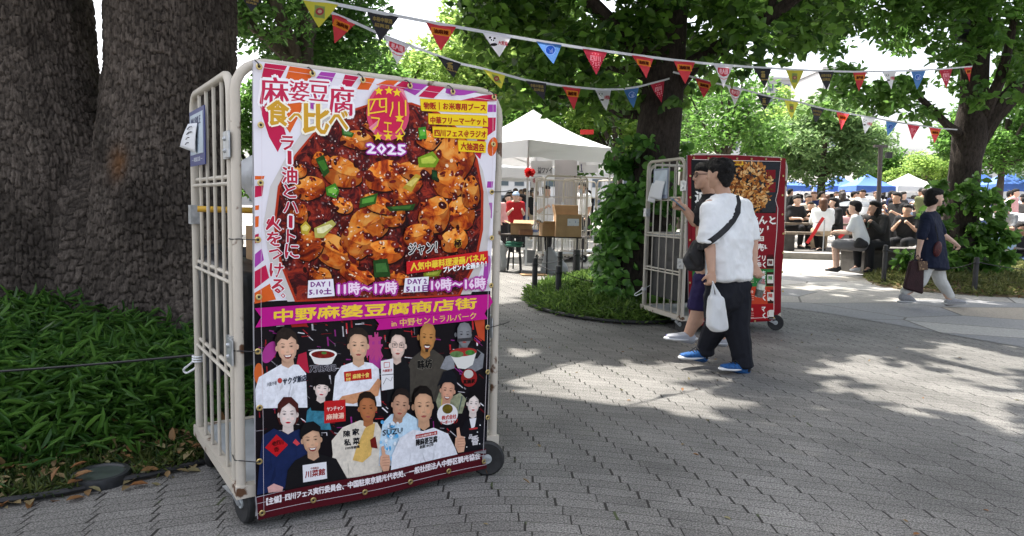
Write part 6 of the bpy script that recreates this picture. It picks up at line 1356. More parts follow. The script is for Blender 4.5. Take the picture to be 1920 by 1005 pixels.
mb.prism([p - tc_ + V(0, -.02, 0) for p in q], V(0, .07, 0)); o = mb.build('body', mat('maroon_canvas', (0.030, 0.010, 0.012), .8, var=.25, vs=9, bump=.3, bs=60), tot, smooth=False); o.modifiers.new('b', 'BEVEL').width = .02
mb = MB(); mb.tube([w_(1712, 490, -.19) - tc_, w_(1721, 478, -.17) - tc_, w_(1728, 491, -.19) - tc_], .008, 6); mb.build('handle', mat('maroon_canvas'), tot)
mb = MB(); mb.prism([w_(x, y, -.205) - tc_ for x, y in ((1722, 489), (1739, 490), (1740, 506), (1723, 507))], V(0, .006, 0)); tk_ = mb.build('card', mat('card_print', (0.10, 0.055, 0.03), .5, vs=30, grime=(0.45, 0.30, 0.16)), tot, smooth=False)
hb = w_(1758, 467, -.20); mb = MB(); mb.ball((0, 0, 0), (.055, .028, .105), 12); o = mb.build('handbag', mat('red_lacquer_pattern', (0.06, 0.008, 0.010), .5, vs=50, grime=(0.20, 0.03, 0.03)), None, org=(0, 0, 0)); o.location = hb; o.rotation_euler = (0, R(8), 0)
tag(o, 'small dark red shoulder pouch on the hip of the walking woman', 'bag')
ribbon('strap', [w_(1757, 452, -.2), w_(1752, 435, -.19), w_(1744, 415, -.16), w_(1742, 402, -.1)], .012, .004, M_BAG, o, hb)
# ---------------------------------------------------------------- stalls, tables, street furniture
M_TENTW = mat('white_tent_cloth', (0.70, 0.70, 0.71), .6, trans=.22, bump=.15, bs=6)
M_TENTB = mat('blue_tent_cloth', (0.07, 0.16, 0.50), .55, trans=.15, bump=.15, bs=6)
M_WPOLE = mat('white_pole', (0.68, 0.68, 0.68), .4)
def tent(name, label, c0, c1, c2, ztop, zval, zpk, gzv, m, group=None, legs=True, sag=.08):
    """c0 near corner, c1/c2 its neighbours (x, y); eave from zval to ztop, ridge point at zpk"""
    c0, c1, c2 = V(*c0, 0), V(*c1, 0), V(*c2, 0); c3 = c1 + c2 - c0; ct = (c0 + c3) / 2
    t = thing(name, (ct.x, ct.y, gzv), label, 'tent', group); org = Vector(t.location)
    mb = MB(); cs = [c0, c1, c3, c2]; n = 8; pk = V(ct.x, ct.y, zpk)
    for i in range(4):
        a, b = cs[i], cs[(i + 1) % 4]; g = []
        for u in range(n + 1):
            row = []
            for v in range(n + 1):
                e = a.lerp(b, v / n); e.z = ztop - sag * .5 * math.sin(math.pi * v / n) * .4
                p = e.lerp(pk, u / n); p.z -= sag * math.sin(math.pi * u / n) * (1 + .5 * math.sin(math.pi * v / n)); row.append(p - org)
            g.append(row)
        o = len(mb.v); mb.add([p for r in g for p in r], [(u * (n + 1) + v, u * (n + 1) + v + 1, (u + 1) * (n + 1) + v + 1, (u + 1) * (n + 1) + v) for u in range(n) for v in range(n)])
        ab = [a.lerp(b, v / n) for v in range(n + 1)]; out = (a + b) / 2 - ct; out = V(out.x, out.y, 0).normalized() * .012
        mb.add([V(p.x, p.y, ztop - sag * .2 * math.sin(math.pi * v / n)) - org + out * .0 for v, p in enumerate(ab)] + [V(p.x, p.y, zval + .015 * math.sin(v * 2.1)) - org + out for v, p in enumerate(ab)], [(v, v + 1, v + n + 2, v + n + 1) for v in range(n)])
    mb.build('canopy', m, t, smooth='all')
    if legs:
        for c in cs:
            q = c.lerp(ct, .02); mb = MB(); mb.box((q.x - org.x - .02, q.y - org.y - .02, gz(q.y) - gzv if gzv < .5 else 0), (q.x - org.x + .02, q.y - org.y + .02, ztop - org.z - .02)); mb.build('leg', M_WPOLE, t, smooth=False)
        for a, b in zip(cs, cs[1:] + cs[:1]):
            for s in (0, 1):
                p, q = (a, b) if s else (b, a); p = p.lerp(ct, .02); q = q.lerp(ct, .02)
                mb = MB(); mb.tube([V(p.x, p.y, zval + .02) - org, V((p.x + q.x) / 2, (p.y + q.y) / 2, ztop - .04) - org, V(q.x, q.y, zval + .05) - org], .010, 6); mb.build('brace', M_WPOLE, t)
    return t
p0 = PD(990, 297, 13.6); 
tent('canopy_tent', 'white pop-up canopy tent nearest the big banner, over the carton table', (p0.x, p0.y), (p0.x + 1.85, p0.y + 1.6), (p0.x - 1.6, p0.y + 1.85), 2.58, 2.24, 3.38, gz(15), M_TENTW)
tent('canopy_tent', 'second white tent further back behind the first, mostly hidden', (p0.x - 1.7, 18.2), (p0.x + .9, 18.6), (p0.x - 2.1, 20.8), 2.30, 2.02, 2.75, gz(19), M_TENTW)
pp_ = rf.random
for x, pk, x0, x1, ye, Y, lab in ((1498, 343, 1472, 1522, 351, 40, 'flat-topped blue tent farthest left beside the red banner'), (1590, 334, 1553, 1617, 352, 41, 'blue tent just left of the lamp post, behind its neighbour'), (1645, 332, 1606, 1680, 352, 38, 'blue peaked tent directly behind the lamp post'), (1726, 331, 1684, 1764, 352, 39, 'blue and white tent between lamp post and forked tree'),
                                (1853, 327, 1828, 1880, 349, 37, 'blue tent just right of the forked tree trunk'), (1916, 326, 1878, 1956, 349, 35, 'blue tent cut by the right edge of the picture')):
    a = PD(x0, ye, Y - 1.2); b = PD(x1, ye, Y - 1.2); zt = a.z + .12; w = b.x - a.x; k = PD(x, pk, Y)
    tent('market_tent', lab, (a.x, a.y), (b.x, a.y), (a.x, a.y + w), zt, zt - .30, k.z + .15, gz(Y) + .15, M_TENTW if 'blue and white' in lab else M_TENTB, 'tents across the far plaza', True, .05)
# ---- folding table with cartons
M_TABLE = mat('dark_table_top', (0.035, 0.027, 0.022), .45, var=.2, vs=6); M_BLKSTEEL = mat('black_steel', (0.015, 0.015, 0.016), .4)
Ytb = 12.2
def t_(px, py, dy=0.0): return PD(px, py, Ytb + dy)
zt_ = t_(1030, 442).z; tl, tr2 = t_(938, 430, .4), t_(1092, 443, -.1)
ex = V(tr2.x - tl.x, tr2.y - tl.y, 0); Lt = ex.length; ex.normalize(); ey_ = V(-ex.y, ex.x, 0)
o0 = V(tl.x, tl.y, 0)
tb = thing('folding_table', (o0 + ex * Lt / 2 + ey_ * .25).to_tuple()[:2] + (gz(Ytb),), 'long dark folding table laden with cartons under the white canopy', 'table'); og = Vector(tb.location)
mb = MB(); mb.obox(o0 + ex * Lt / 2 + ey_ * .25 + V(0, 0, zt_ - .018) - og, ex * Lt / 2, ey_ * .28, V(0, 0, .016)); mb.build('tabletop', M_TABLE, tb, smooth=False)
for u, v in ((.10, .03), (.10, .47), (Lt - .1, .03), (Lt - .1, .47), (Lt * .58, .03), (Lt * .58, .47)):
    q = o0 + ex * u + ey_ * v; mb = MB(); mb.tube([V(q.x, q.y, gz(q.y)) - og, V(q.x, q.y, zt_ - .036) - og], .014, 8); mb.build('leg', M_BLKSTEEL, tb)
for u in (.10, Lt - .1, Lt * .58):
    q = o0 + ex * u; mb = MB(); mb.tube([q + ey_ * .03 + V(0, 0, .32) - og, q + ey_ * .47 + V(0, 0, .32) - og], .010, 6); mb.build('stretcher', M_BLKSTEEL, tb)
M_CARTON = mat('cardboard', (0.36, 0.225, 0.115), .8, var=.12, vs=6, bump=.1, bs=40)
def carton(px, py, Y, w, d, h, rz, label, flaps=(1, 1, 1, 1), lab=False, z=None):
    p = PD(px, py, Y); z = zt_ if z is None else z; t = thing('carton', (p.x, p.y, z), label, 'box', None, rz)
    k = .006; mb = MB(); a, b = w / 2, d / 2
    for (q0, q1) in (((-a, -b, 0), (a, -b + k, h)), ((-a, b - k, 0), (a, b, h)), ((-a, -b + k, 0), (-a + k, b - k, h)), ((a - k, -b + k, 0), (a, b - k, h)), ((-a + k, -b + k, 0), (a - k, b - k, k))): mb.box(q0, q1)
    mb.build('body', M_CARTON, t, smooth=False)
    for i, f in enumerate(flaps):
        if not f: continue
        ang = f if isinstance(f, float) else R(140); L = min(w, d) * .5; mb = MB()
        e0, e1, out = (((-a, -b, h), (a, -b, h), (0, -1)), ((-a, b, h), (a, b, h), (0, 1)), ((-a, -b, h), (-a, b, h), (-1, 0)), ((a, -b, h), (a, b, h), (1, 0)))[i]
        dv = V(out[0] * math.sin(ang), out[1] * math.sin(ang), -math.cos(ang)) * L
        mb.prism([V(*e0), V(*e1), V(*e1) + dv, V(*e0) + dv], V(out[0] * .003 + .001, out[1] * .003 + .001, .003)); mb.build('flap', M_CARTON, t, smooth=False)
    if lab:
        mb = MB(); mb.box((-a * .1, -b - .002, h * .5), (a * .8, -b - .0005, h * .82)); mb.build('printed_label', mat('printed_label', (0.62, 0.62, 0.66), .6, vs=30, grime=(0.16, 0.2, 0.42)), t, smooth=False)
carton(1063, 441, 12.05, .44, .34, .38, R(4), 'big open carton with upright flaps and a printed label, right end of table', (0, R(160.0), R(168.0), 0), True)
carton(1026, 440, 12.15, .24, .22, .22, R(12), 'small open carton just left of the big labelled carton', (R(110.0), 0, R(115.0), 0))
carton(979, 428, 12.55, .38, .28, .18, R(-8), 'low wide open carton with splayed flaps at the left end of the table', (R(100.0), R(120.0), R(115.0), R(112.0)))
p = t_(986, 433, .1); mb = MB(); mb.tube([V(-.12, 0, .05), V(.12, .03, .05)], .048, 16); tag(mb.build('paper_roll', mat('kraft_roll', (0.28, 0.14, 0.08), .7, var=.15, vs=20), None, org=(0, 0, 0)), 'brown kraft paper roll lying on the carton table', 'paper roll').location = (p.x, p.y, zt_)
for x, c in ((1001, 'clear water bottle standing by the paper roll'), (1006, 'clear water bottle standing against the small carton')):
    p = t_(x, 436, .15); bt = thing('water_bottle', (p.x, p.y, zt_), c, 'bottle'); mb = MB(); mb.lathe([(.028, 0), (.032, .01), (.032, .13), (.014, .17), (.013, .185)], n=12); mb.build('body', mat('clear_pet', (0.70, 0.74, 0.78), .15, spec=.5), bt); mb = MB(); mb.lathe([(.0325, .05), (.0325, .10)], n=12); mb.build('bottle_label', mat('blue_label', (0.14, 0.22, 0.5), .5), bt); mb = MB(); mb.lathe([(.015, .183), (.015, .20)], n=10); mb.build('cap', M_WPOLE, bt)
# ---- stacked stools
for k in range(2):
    b = G(963, 510); t = thing('stool', (b.x + .01 * k, b.y + .02 * k, b.z + .045 * k), ('green round stool, lower of the stack by the carton table', 'green round stool, upper of the stack by the carton table')[k], 'stool', 'stacked green stools')
    mb = MB(); mb.lathe([(.13, .46), (.155, .465), (.16, .48), (.155, .50), (.13, .507)], n=20); mb.build('seat', mat('green_vinyl', (0.02, 0.12, 0.075), .4, var=.1, vs=20), t)
    for i in range(4):
        a = math.pi / 4 + i * math.pi / 2 + .08 * k; mb = MB(); mb.tube([(.12 * math.cos(a), .12 * math.sin(a), .462), (.17 * math.cos(a), .17 * math.sin(a), 0)], .012, 7); mb.build('leg', M_BLKSTEEL, t)
# ---- rubbish bags, cardboard, bucket
def bagblob(name, pts, label, m, seed, z0=None):
    c = sum((p for p, r in pts), Vector()) / len(pts); me = blob(name, [pts], m, voxel=.02, smooth=3, org=c); wrinkle(me, .05, 6, seed); return tag(link(name, me, None, c), label, 'bag')
M_CLEARBAG = mat('hazy_bag_plastic', (0.50, 0.51, 0.51), .3, trans=.4, bump=.8, bs=12)
bagblob('rubbish_bag', [(t_(1030, 505, .3), .16), (t_(1048, 500, .4), .14), (t_(1030, 470, .35), .07), (t_(1053, 507, .25), .12)], 'hazy clear rubbish bag slumped under the carton table', M_CLEARBAG, 4)
bagblob('rubbish_bag', [(PD(938, 495, 12.6), .14), (PD(936, 460, 12.6), .11), (PD(940, 470, 12.6), .12)], 'pale full rubbish bag left of the green stools', M_CLEARBAG, 5)
b = G(1000, 516); mb = MB(); mb.obox((0, 0, .012), V(.22, .03, 0), V(-.02, .14, 0), V(0, 0, .006)); o = mb.build('cardboard_sheet', M_CARTON, None, False, org=(0, 0, 0)); o.location = b; tag(o, 'flattened cardboard sheet lying on the ground by the table legs', 'cardboard')
b = G(992, 492); mb = MB(); mb.lathe([(.10, 0), (.13, .24), (.135, .25), (.125, .25), (.095, .02)], n=18); o = mb.build('bucket', mat('grey_bucket', (0.2, 0.2, 0.2), .5), None, org=(0, 0, 0)); o.location = b; tag(o, 'small grey bucket standing behind the carton table', 'bucket')
# ---- cages behind the table
for i, (x, y, rz, lab) in enumerate(((1018, 492, R(12), 'empty cream roll cage standing behind the carton table'), (1088, 488, R(28), 'empty cream roll cage close behind the ivy, right of another cage'))):
    c = copy_tree(cage2); c.location = G(x, y); c.rotation_euler.z = rz; c.scale = (.78, .9, .98); c['label'] = lab
# ---- bollards with wire
M_BOL = mat('charcoal_bollard', (0.030, 0.029, 0.029), .6, var=.3, vs=15, bump=.1, bs=80)
BOL = [(1002, 552, 483, 'bollard nearest the carton table on the left edge of the island'), (1046, 563, 498, 'bollard standing foremost in the island grass'), (1049, 533, 471, 'bollard hidden behind the foremost one on the island'), (1080, 522, 468, 'thicker bollard on the far side of the island'),
       (1656, 535, 459, 'bollard on the verge beside the planter seat'), (1826, 552, 482, 'bollard on the verge in front of the forked tree'), (2040, 570, 500, 'bollard beyond the right margin')]
tops = []
for x, y, yt, lab in BOL[:6]:
    b = G(x, y); h = PD(x, yt, b.y).z - b.z; r = .038 if x != 1080 else .06
    t = thing('bollard', b - V(0, 0, .02), 'charcoal ' + lab, 'bollard', 'charcoal bollards'); mb = MB(); mb.lathe([(r, 0), (r, h - .004), (r * .9, h + .015), (r * .4, h + .02)], n=16); mb.build('post', M_BOL, t)
    mb = MB(); mb.lathe([(r + .002, h - .09), (r + .006, h - .08), (r + .006, h - .065), (r + .002, h - .055)], n=16); mb.build('collar', M_DARKMETAL, t); tops.append(b + V(0, 0, h - .07))
def wire(a, b, sag, label, r=.006, nm='barrier_wire'):
    mb = MB(); a, b = Vector(a), Vector(b); mb.tube([a.lerp(b, t) - V(0, 0, sag * 4 * t * (1 - t)) - a for t in np.linspace(0, 1, 13)], r, 6); o = mb.build(nm, M_BLKSTEEL, None, org=(0, 0, 0)); o.location = a; return tag(o, label, 'wire')
wire(tops[0], tops[1], .03, 'black wire between the two front bollards of the island'); wire(tops[0], tops[3], .06, 'black wire from the left bollard back to the thick one'); wire(tops[1], PD(1210, 525, 8.8), .10, 'black wire running from the foremost bollard to the ivy')
wire(tops[4], tops[4] + V(1.0, .8, -.1), .05, 'black wire from the planter-side bollard into the shrub'); wire(tops[5], tops[5] + V(2.2, .2, .0), .12, 'black wire from the right verge bollard out of the picture'); wire(tops[5] - V(0, 0, 0), tops[4] + V(.4, .1, 0), .2, 'black wire slung between the two verge bollards')
# rope along the left bed
a, b = PD(-150, 706, 3.3), PD(452, 657, 3.42); wire(a, b, .01, 'thin black rope stretched low across the bamboo grass', .0065, 'rope')
g = PD(-150, 706, 3.3); mb = MB(); mb.lathe([(.04, 0), (.04, .75)], n=14); o = mb.build('bollard', M_BOL, None, org=(0, 0, 0)); o.location = (g.x, g.y, g.z - .62); tag(o, 'bollard holding the rope, outside the left margin', 'bollard', 'charcoal bollards')
# in-ground lamp
b = G(190, 903); t = thing('ground_light', (b.x, b.y, float(bed1.z(b.x, b.y)) + .006), 'round black in-ground light among fallen leaves at the bed edge', 'ground light')
mb = MB(); mb.lathe([(.118, -.03), (.122, .0), (.118, .018), (.100, .020), (.092, .012)], n=36); mb.build('rim', mat('black_cast_rim', (0.025, 0.027, 0.03), .45, var=.3, vs=20), t); mb = MB(); mb.lathe([(.0915, -.01), (.0915, .013)], n=36); mb.build('lens', mat('dusty_lens', (0.05, 0.062, 0.058), .3, var=.3, vs=14), t)
# ---- lamp post
b = PD(1648, 398, 24); zt2 = PD(1653, 273, 24); t = thing('lamp_post', (b.x, b.y, gz(24) + .15), 'slim dark lamp post among the crowd in front of blue tents', 'lamp post'); og = Vector(t.location)
mb = MB(); mb.tube([(0, 0, 0), (zt2.x - og.x - .03, 0, zt2.z - og.z)], .075, 12); mb.build('pole', mat('bronze_pole', (0.06, 0.05, 0.045), .5), t)
mb = MB(); mb.box((-.32, -.06, zt2.z - og.z - .06), (.12, .06, zt2.z - og.z + .02)); mb.build('lamp_arm', mat('bronze_pole'), t, smooth=False); mb = MB(); mb.box((.10, -.09, zt2.z - og.z - .42), (.28, .05, zt2.z - og.z - .22)); mb.build('spotlight', M_BLKSTEEL, t, smooth=False)
# ---- planter seat
c_n = G(1619, 514); c_l = G(1595, 510); hz = PD(1619, 464, c_n.y).z
M_PLANT = mat('dark_stone_block', (0.06, 0.055, 0.05), .8, var=.25, vs=7, bump=.3, bs=50)
t = thing('planter_seat', c_n, 'low dark stone planter wall used as a seat by the verge', 'planter seat'); ux = V(3.0, .25, 0); uy = V(c_l.x - c_n.x - .12, .55, 0)
mb = MB(); mb.prism([V(0, 0, -.05), ux + V(0, 0, -.05), ux + uy + V(0, 0, -.05), uy + V(0, 0, -.05)], V(0, 0, hz - c_n.z - .05)); mb.build('wall', M_PLANT, t, smooth=False)
mb = MB(); q = .03; n1 = ux.normalized() * q; n2 = uy.normalized() * q; mb.prism([V(0, 0, 0) - n1 - n2 + V(0, 0, hz - c_n.z - .098), ux - n2 + V(0, 0, hz - c_n.z - .098), ux + uy + n2 + V(0, 0, hz - c_n.z - .098), uy + n2 - n1 + V(0, 0, hz - c_n.z - .098)], V(0, 0, .09)); mb.build('coping', mat('seat_coping', (0.085, 0.075, 0.066), .7, var=.2, vs=8), t, smooth=False)
for k in (.35, 1.0, 1.65, 2.3):
    mb = MB(); p = ux.normalized() * k; mb.obox(p + V(0, -.002, (hz - c_n.z) * .45), ux.normalized() * .006, V(0, .004, 0), V(0, 0, (hz - c_n.z) * .42)); mb.build('joint', M_DARKMETAL, t, smooth=False)
# ---- picnic table and benches on the terrace
M_WOOD = mat('weathered_wood', (0.17, 0.135, 0.10), .75, var=.25, vs=5, bump=.2, bs=40)
Yp = 17.3; zf = gz(Yp) + .15
def q_(px, py, dy=0.0): return PD(px, py, Yp + dy)
pl, pr = q_(1440, 419, 0), q_(1606, 408, .5)
t = thing('picnic_table', (pl.x, pl.y, zf), 'long weathered picnic table with seated eaters left of the planter', 'table'); og = Vector(t.location); d = V(pr.x - pl.x, pr.y - pl.y, 0); nn = V(-d.y, d.x, 0).normalized(); ht = pl.z - zf
mb = MB()
for k in range(4): mb.obox(d / 2 + nn * (.10 + k * .2) + V(0, 0, ht), d / 2, nn * .094, V(0, 0, .028))
mb.build('tabletop', M_WOOD, t, smooth=False)
for u in (.12, .82):
    for s in (.06, .74): mb = MB(); mb.obox(d * u + nn * s + V(0, 0, (ht - .03) / 2), d.normalized() * .05, nn * .05, V(0, 0, (ht - .032) / 2)); mb.build('leg', M_WOOD, t, smooth=False)
for s, lab in ((-.45, 'weathered bench on the near side of the picnic table'), (1.15, 'weathered bench on the far side of the picnic table')):
    t2 = thing('bench', og + nn * s, lab, 'bench', 'benches at the picnic table'); mb = MB(); mb.obox(d / 2 + V(0, 0, .42), d / 2 * .92, nn * .16, V(0, 0, .03)); mb.build('seat', M_WOOD, t2, smooth=False)
    for u in (.1, .88): mb = MB(); mb.obox(d * u + V(0, 0, .195), d.normalized() * .14, nn * .12, V(0, 0, .194)); mb.build('leg', M_PLANT, t2, smooth=False)
M_RIB = mat('red_ribbon', (0.62, 0.03, 0.035), .5, trans=.2)
b = G(1542, 484); h = PD(1542, 412, b.y).z - b.z; t = thing('marker_pole', b, 'thin grey pole with a red ribbon in front of the picnic table', 'pole'); mb = MB(); mb.tube([(0, 0, 0), (0, 0, h)], .014, 8); mb.build('post', M_GALV, t)
def rib(p, q, lab):
    mid = p.lerp(q, .5) + V(0, 0, -.02); o = ribbon('red_ribbon', [p, p.lerp(q, .25) + V(0, 0, .01), mid, p.lerp(q, .78) + V(.01, 0, 0), q], .075, .004, M_RIB, None, V(0, 0, 0)); return tag(o, lab, 'ribbon')
Yb_ = b.y - .05; rib(PD(1544, 408, Yb_), PD(1513, 456, Yb_), 'red ribbon slanting down left from the thin pole'); rib(PD(1601, 418, 16.4), PD(1573, 446, 16.4), 'red ribbon beside the seated man at the end of the bench')
wire(PD(1542, 416, Yb_), PD(1440, 425, Yb_), .02, 'thin cord from the marker pole to the red banner cage', .006, 'cord')
# ---- umbrellas in the crowd
def umbrella(px, py, Y, r, m, label):
    p = PD(px, py, Y); t = thing('parasol', (p.x, p.y, gz(Y) + .15), label, 'umbrella', 'umbrellas in the crowd'); z = p.z - t.location.z
    mb = MB(); n = 8; v = [V(0, 0, z)]
    for k, (rr, zz) in enumerate(((.5, .06), (.85, .17), (1.0, .27))): v += [V(r * rr * math.cos(6.2832 * j / n), r * rr * math.sin(6.2832 * j / n), z - zz * r) for j in range(n)]
    f = [(0, 1 + j, 1 + (j + 1) % n) for j in range(n)] + [(1 + k * n + j, 1 + (k + 1) * n + j, 1 + (k + 1) * n + (j + 1) % n, 1 + k * n + (j + 1) % n) for k in range(2) for j in range(n)]
    mb.add(v, f); mb.build('canopy', m, t, smooth=False); mb = MB(); mb.tube([(0, 0, z + .05), (0, 0, max(.0, z - 1.1))], .012, 6); mb.build('shaft', M_GALV, t)
umbrella(1603, 376, 20, .62, mat('grey_umbrella', (0.10, 0.11, 0.12), .6, trans=.1), 'grey umbrella held up over the seated crowd left of the lamp post')
umbrella(1628, 367, 27, .7, mat('white_umbrella', (0.7, 0.7, 0.7), .6, trans=.2), 'white umbrella among the far crowd beside the lamp post')
umbrella(1700, 372, 26, .6, mat('navy_umbrella', (0.03, 0.035, 0.06), .6), 'dark umbrella among the far crowd right of the lamp post')
umbrella(1897, 398, 17, .75, mat('white_umbrella'), 'white umbrella among the seated crowd right of the forked tree')
# ---- things on and in the first cage
Mi = cage1.matrix_basis
def onside(y, z, off): return Mi @ Vector((-off, y, z))
nt = thing('notice', onside(.64, 1.575, .026), 'navy-framed notice fixed to the end of the left cage', 'notice'); og = Vector(nt.location)
def sidebox(y0, y1, z0, z1, x0, x1): 
    mb = MB(); M = Matrix.Translation(-og) @ Mi; mb.box((-x1, y0, z0), (-x0, y1, z1), M); return mb
sidebox(.45, .80, 1.45, 1.70, .0215, .026).build('board', mat('navy_print', (0.018, 0.03, 0.16), .4), nt, smooth=False); sidebox(.475, .775, 1.50, 1.68, .0265, .028).build('panel', mat('pale_blue_print', (0.42, 0.50, 0.58), .4, var=.15, vs=9), nt, smooth=False)
SA = Art(gap=.0003)
for s_, (y0, z0, y1, h) in (('MORE', (1720, 470, 1700, 60)),): pass
def sidetext(par, org, s_, y_left, y_right, ztop, h, off, m, bold=.02):
    v, f = text_mesh(s_, 0.0); lo, hi = v.min(0), v.max(0); mb = MB()
    for dx in (0, bold):
        mb.add([Mi @ Vector((-off - dx * .02, y_left + (y_right - y_left) * ((p[0] - lo[0]) / (hi[0] - lo[0])) + dx * .1, ztop - h + h * (p[1] - lo[1]) / (hi[1] - lo[1]))) - org for p in v], f)
    return mb.build('lettering', m, par, smooth=False)
sidetext(nt, og, 'MOBILE', .74, .52, 1.665, .035, .0288, mat('navy_ink', (0.02, 0.03, 0.12), .5)); sidetext(nt, og, '注意', .70, .60, 1.615, .04, .0288, mat('navy_ink')); sidetext(nt, og, '― 取扱注意 ―', .75, .50, 1.488, .02, .0268, mat('pale_ink', (0.6, 0.64, 0.7), .5))
def sheet_paper(name, pts, label, m, bend=.006):
    c = sum(pts, Vector()) / 4; n = 8; v = []
    for i in range(n + 1):
        for j in range(n + 1):
            a = pts[0].lerp(pts[1], j / n); b = pts[3].lerp(pts[2], j / n); p = a.lerp(b, i / n); out = Mi.to_3x3() @ Vector((-1, 0, 0)); v.append(p + out * (bend * (math.sin(i / n * 2.6) + .5 * math.sin(j / n * 3 + i / n))) - c)
    mb = MB(); mb.add(v, [(i * (n + 1) + j, i * (n + 1) + j + 1, (i + 1) * (n + 1) + j + 1, (i + 1) * (n + 1) + j) for i in range(n) for j in range(n)]); o = mb.build(name, m, None, 'all', org=(0, 0, 0)); o.location = c; sd = o.modifiers.new('t', 'SOLIDIFY'); sd.thickness = .0006; return tag(o, label, 'paper')
M_PAPER = mat('white_paper', (0.72, 0.73, 0.76), .7)
sheet_paper('paper_note', [onside(.80, 1.648, .032), onside(.56, 1.632, .034), onside(.60, 1.505, .036), onside(.95, 1.55, .040)], 'white handwritten note taped over the navy notice', mat('written_paper', (0.70, 0.71, 0.74), .7, vs=55, grime=None))
note = bpy.data.objects['paper_note']
og2 = Vector(note.location); mbn = MB()
for k, (a0, a1) in enumerate(((.74, .63), (.76, .64), (.78, .70), (.80, .72))): 
    z = 1.622 - k * .022; mbn.tube([onside(a0, z - .004, .046) - og2, onside((a0 + a1) / 2, z + .002, .046) - og2, onside(a1, z, .046) - og2], .0022, 4)
mbn.build('writing', mat('ink', (0.03, 0.03, 0.05), .6), note)
# load inside the cage
def inc(x, y, z): return Mi @ Vector((x, y, z))
c = inc(.35, .55, .8); me = blob('black_tarp', [[(inc(.06, .80, .99), .04), (inc(.06, .14, .97), .04), (inc(1.0, .74, .96), .05), (inc(1.0, .2, .95), .05), (inc(.07, .78, .60), .04), (inc(.07, .2, .64), .04), (inc(.9, .60, .66), .05)], [(inc(.03, .88, 1.04), .035), (inc(.5, .88, 1.02), .05), (inc(.05, .80, .9), .04)], [(inc(.05, .83, .95), .03), (inc(.04, .80, .42), .02), (inc(.25, .80, .52), .03)]], mat('black_tarp_sheet', (0.018, 0.019, 0.022), .45, bump=.6, bs=7), voxel=.014, smooth=3, org=c); wrinkle(me, .05, 5, 9, (1, 1, .4))
tag(link('black_tarp', me, None, c), 'black tarpaulin bundle stuffed inside the left cage', 'tarpaulin')
c = inc(.30, .45, 1.33); me = blob('white_sack', [[(inc(.18, .45, 1.42), .08), (inc(.42, .45, 1.44), .09), (inc(.25, .45, 1.30), .07)]], mat('white_carrier_plastic'), voxel=.014, smooth=2, org=c); wrinkle(me, .03, 8, 3); tag(link('white_sack', me, None, c), 'white plastic sack inside the left cage just behind the banner edge', 'bag')
c = inc(.4, .4, 1.3); mb = MB(); mb.tube([inc(-.03, .62, 1.255) - c, inc(1.0, .35, 1.24) - c], .014, 10); tag(mb.build('yellow_pole', mat('yellow_plastic', (0.62, 0.36, 0.04), .4), None, org=(0, 0, 0)), 'yellow plastic pole lying through the upper part of the left cage', 'pole').location = c
c = inc(.4, .45, 1.08); t = thing('load_box', c, 'brown box on the tarpaulin inside the left cage', 'box'); mb = MB(); mb.obox(V(0, 0, 0), (Mi.to_3x3() @ V(1, 0, 0)) * .22, (Mi.to_3x3() @ V(0, 1, 0)) * .18, V(0, 0, .10)); mb.build('body', M_CARTON, t, smooth=False); mb = MB(); mb.obox(V(0, 0, .112), (Mi.to_3x3() @ V(1, 0, 0)) * .222, (Mi.to_3x3() @ V(0, 1, 0)) * .03, V(0, 0, .010)); mb.build('tape', mat('red_tape', (0.4, 0.03, 0.03), .5), t, smooth=False)
def cordloop(base, out, label, r=.0055, s=1.0):
    c = Vector(base); mb = MB(); o_ = out.normalized(); pts = [c + V(0, 0, 0)]
    for a in np.linspace(.2, 5.2, 16): pts.append(c + o_ * (.075 - .075 * math.cos(a)) * s + V(0, 0, -.06 * s * math.sin(a * .6) * 1.6) + V(.006 * math.sin(a * 3), 0, 0))
    mb.tube([p - c for p in pts], r, 7)
    for k in range(3): mb.tube([Vector((.026 * math.cos(a), .026 * math.sin(a), -.012 * k + .012)) for a in np.linspace(0, 6.2832, 14)], r * .8, 6)
    mb.tube([V(.02, 0, .01), V(.07, -.02, .05), V(.10, -.02, .10)], r * .7, 6)
    o = mb.build('cord', M_WCORD, None, org=(0, 0, 0)); o.location = c; return tag(o, label, 'cord')
cordloop(Mi @ Vector((0, CD - .02, .52)), Mi.to_3x3() @ V(-.3, 1, 0), 'white cord looped round the rear post of the left cage')
M2 = cage2.matrix_basis; cordloop(M2 @ Vector((0, CD - .02, .36)), M2.to_3x3() @ V(-.3, 1, 0), 'white cord looped round the rear post of the second cage')
Mi = M2; nt = thing('notice', onside(.55, 1.60, .026), 'pale notice board fixed to the end of the second cage', 'notice'); og = Vector(nt.location)
sidebox(.36, .68, 1.38, 1.70, .0215, .026).build('board', mat('grey_blue_print', (0.22, 0.26, 0.36), .4), nt, smooth=False); sidebox(.38, .66, 1.42, 1.68, .0265, .028).build('panel', mat('pale_blue_print'), nt, smooth=False)
sheet_paper('paper_note', [onside(.62, 1.58, .032), onside(.40, 1.56, .034), onside(.44, 1.36, .05), onside(.68, 1.39, .06)], 'white paper hanging from the notice on the second cage', M_PAPER)
sheet_paper('paper_note', [onside(.70, 1.55, .030), onside(.56, 1.53, .031), onside(.60, 1.33, .04), onside(.74, 1.35, .05)], 'second white paper lower on the notice of the second cage', M_PAPER)
c = M2 @ Vector((.6, .45, .95)); t = thing('shelf_load', c, 'dark cloth-covered load on the shelf of the second cage', 'load'); og = Vector(c)
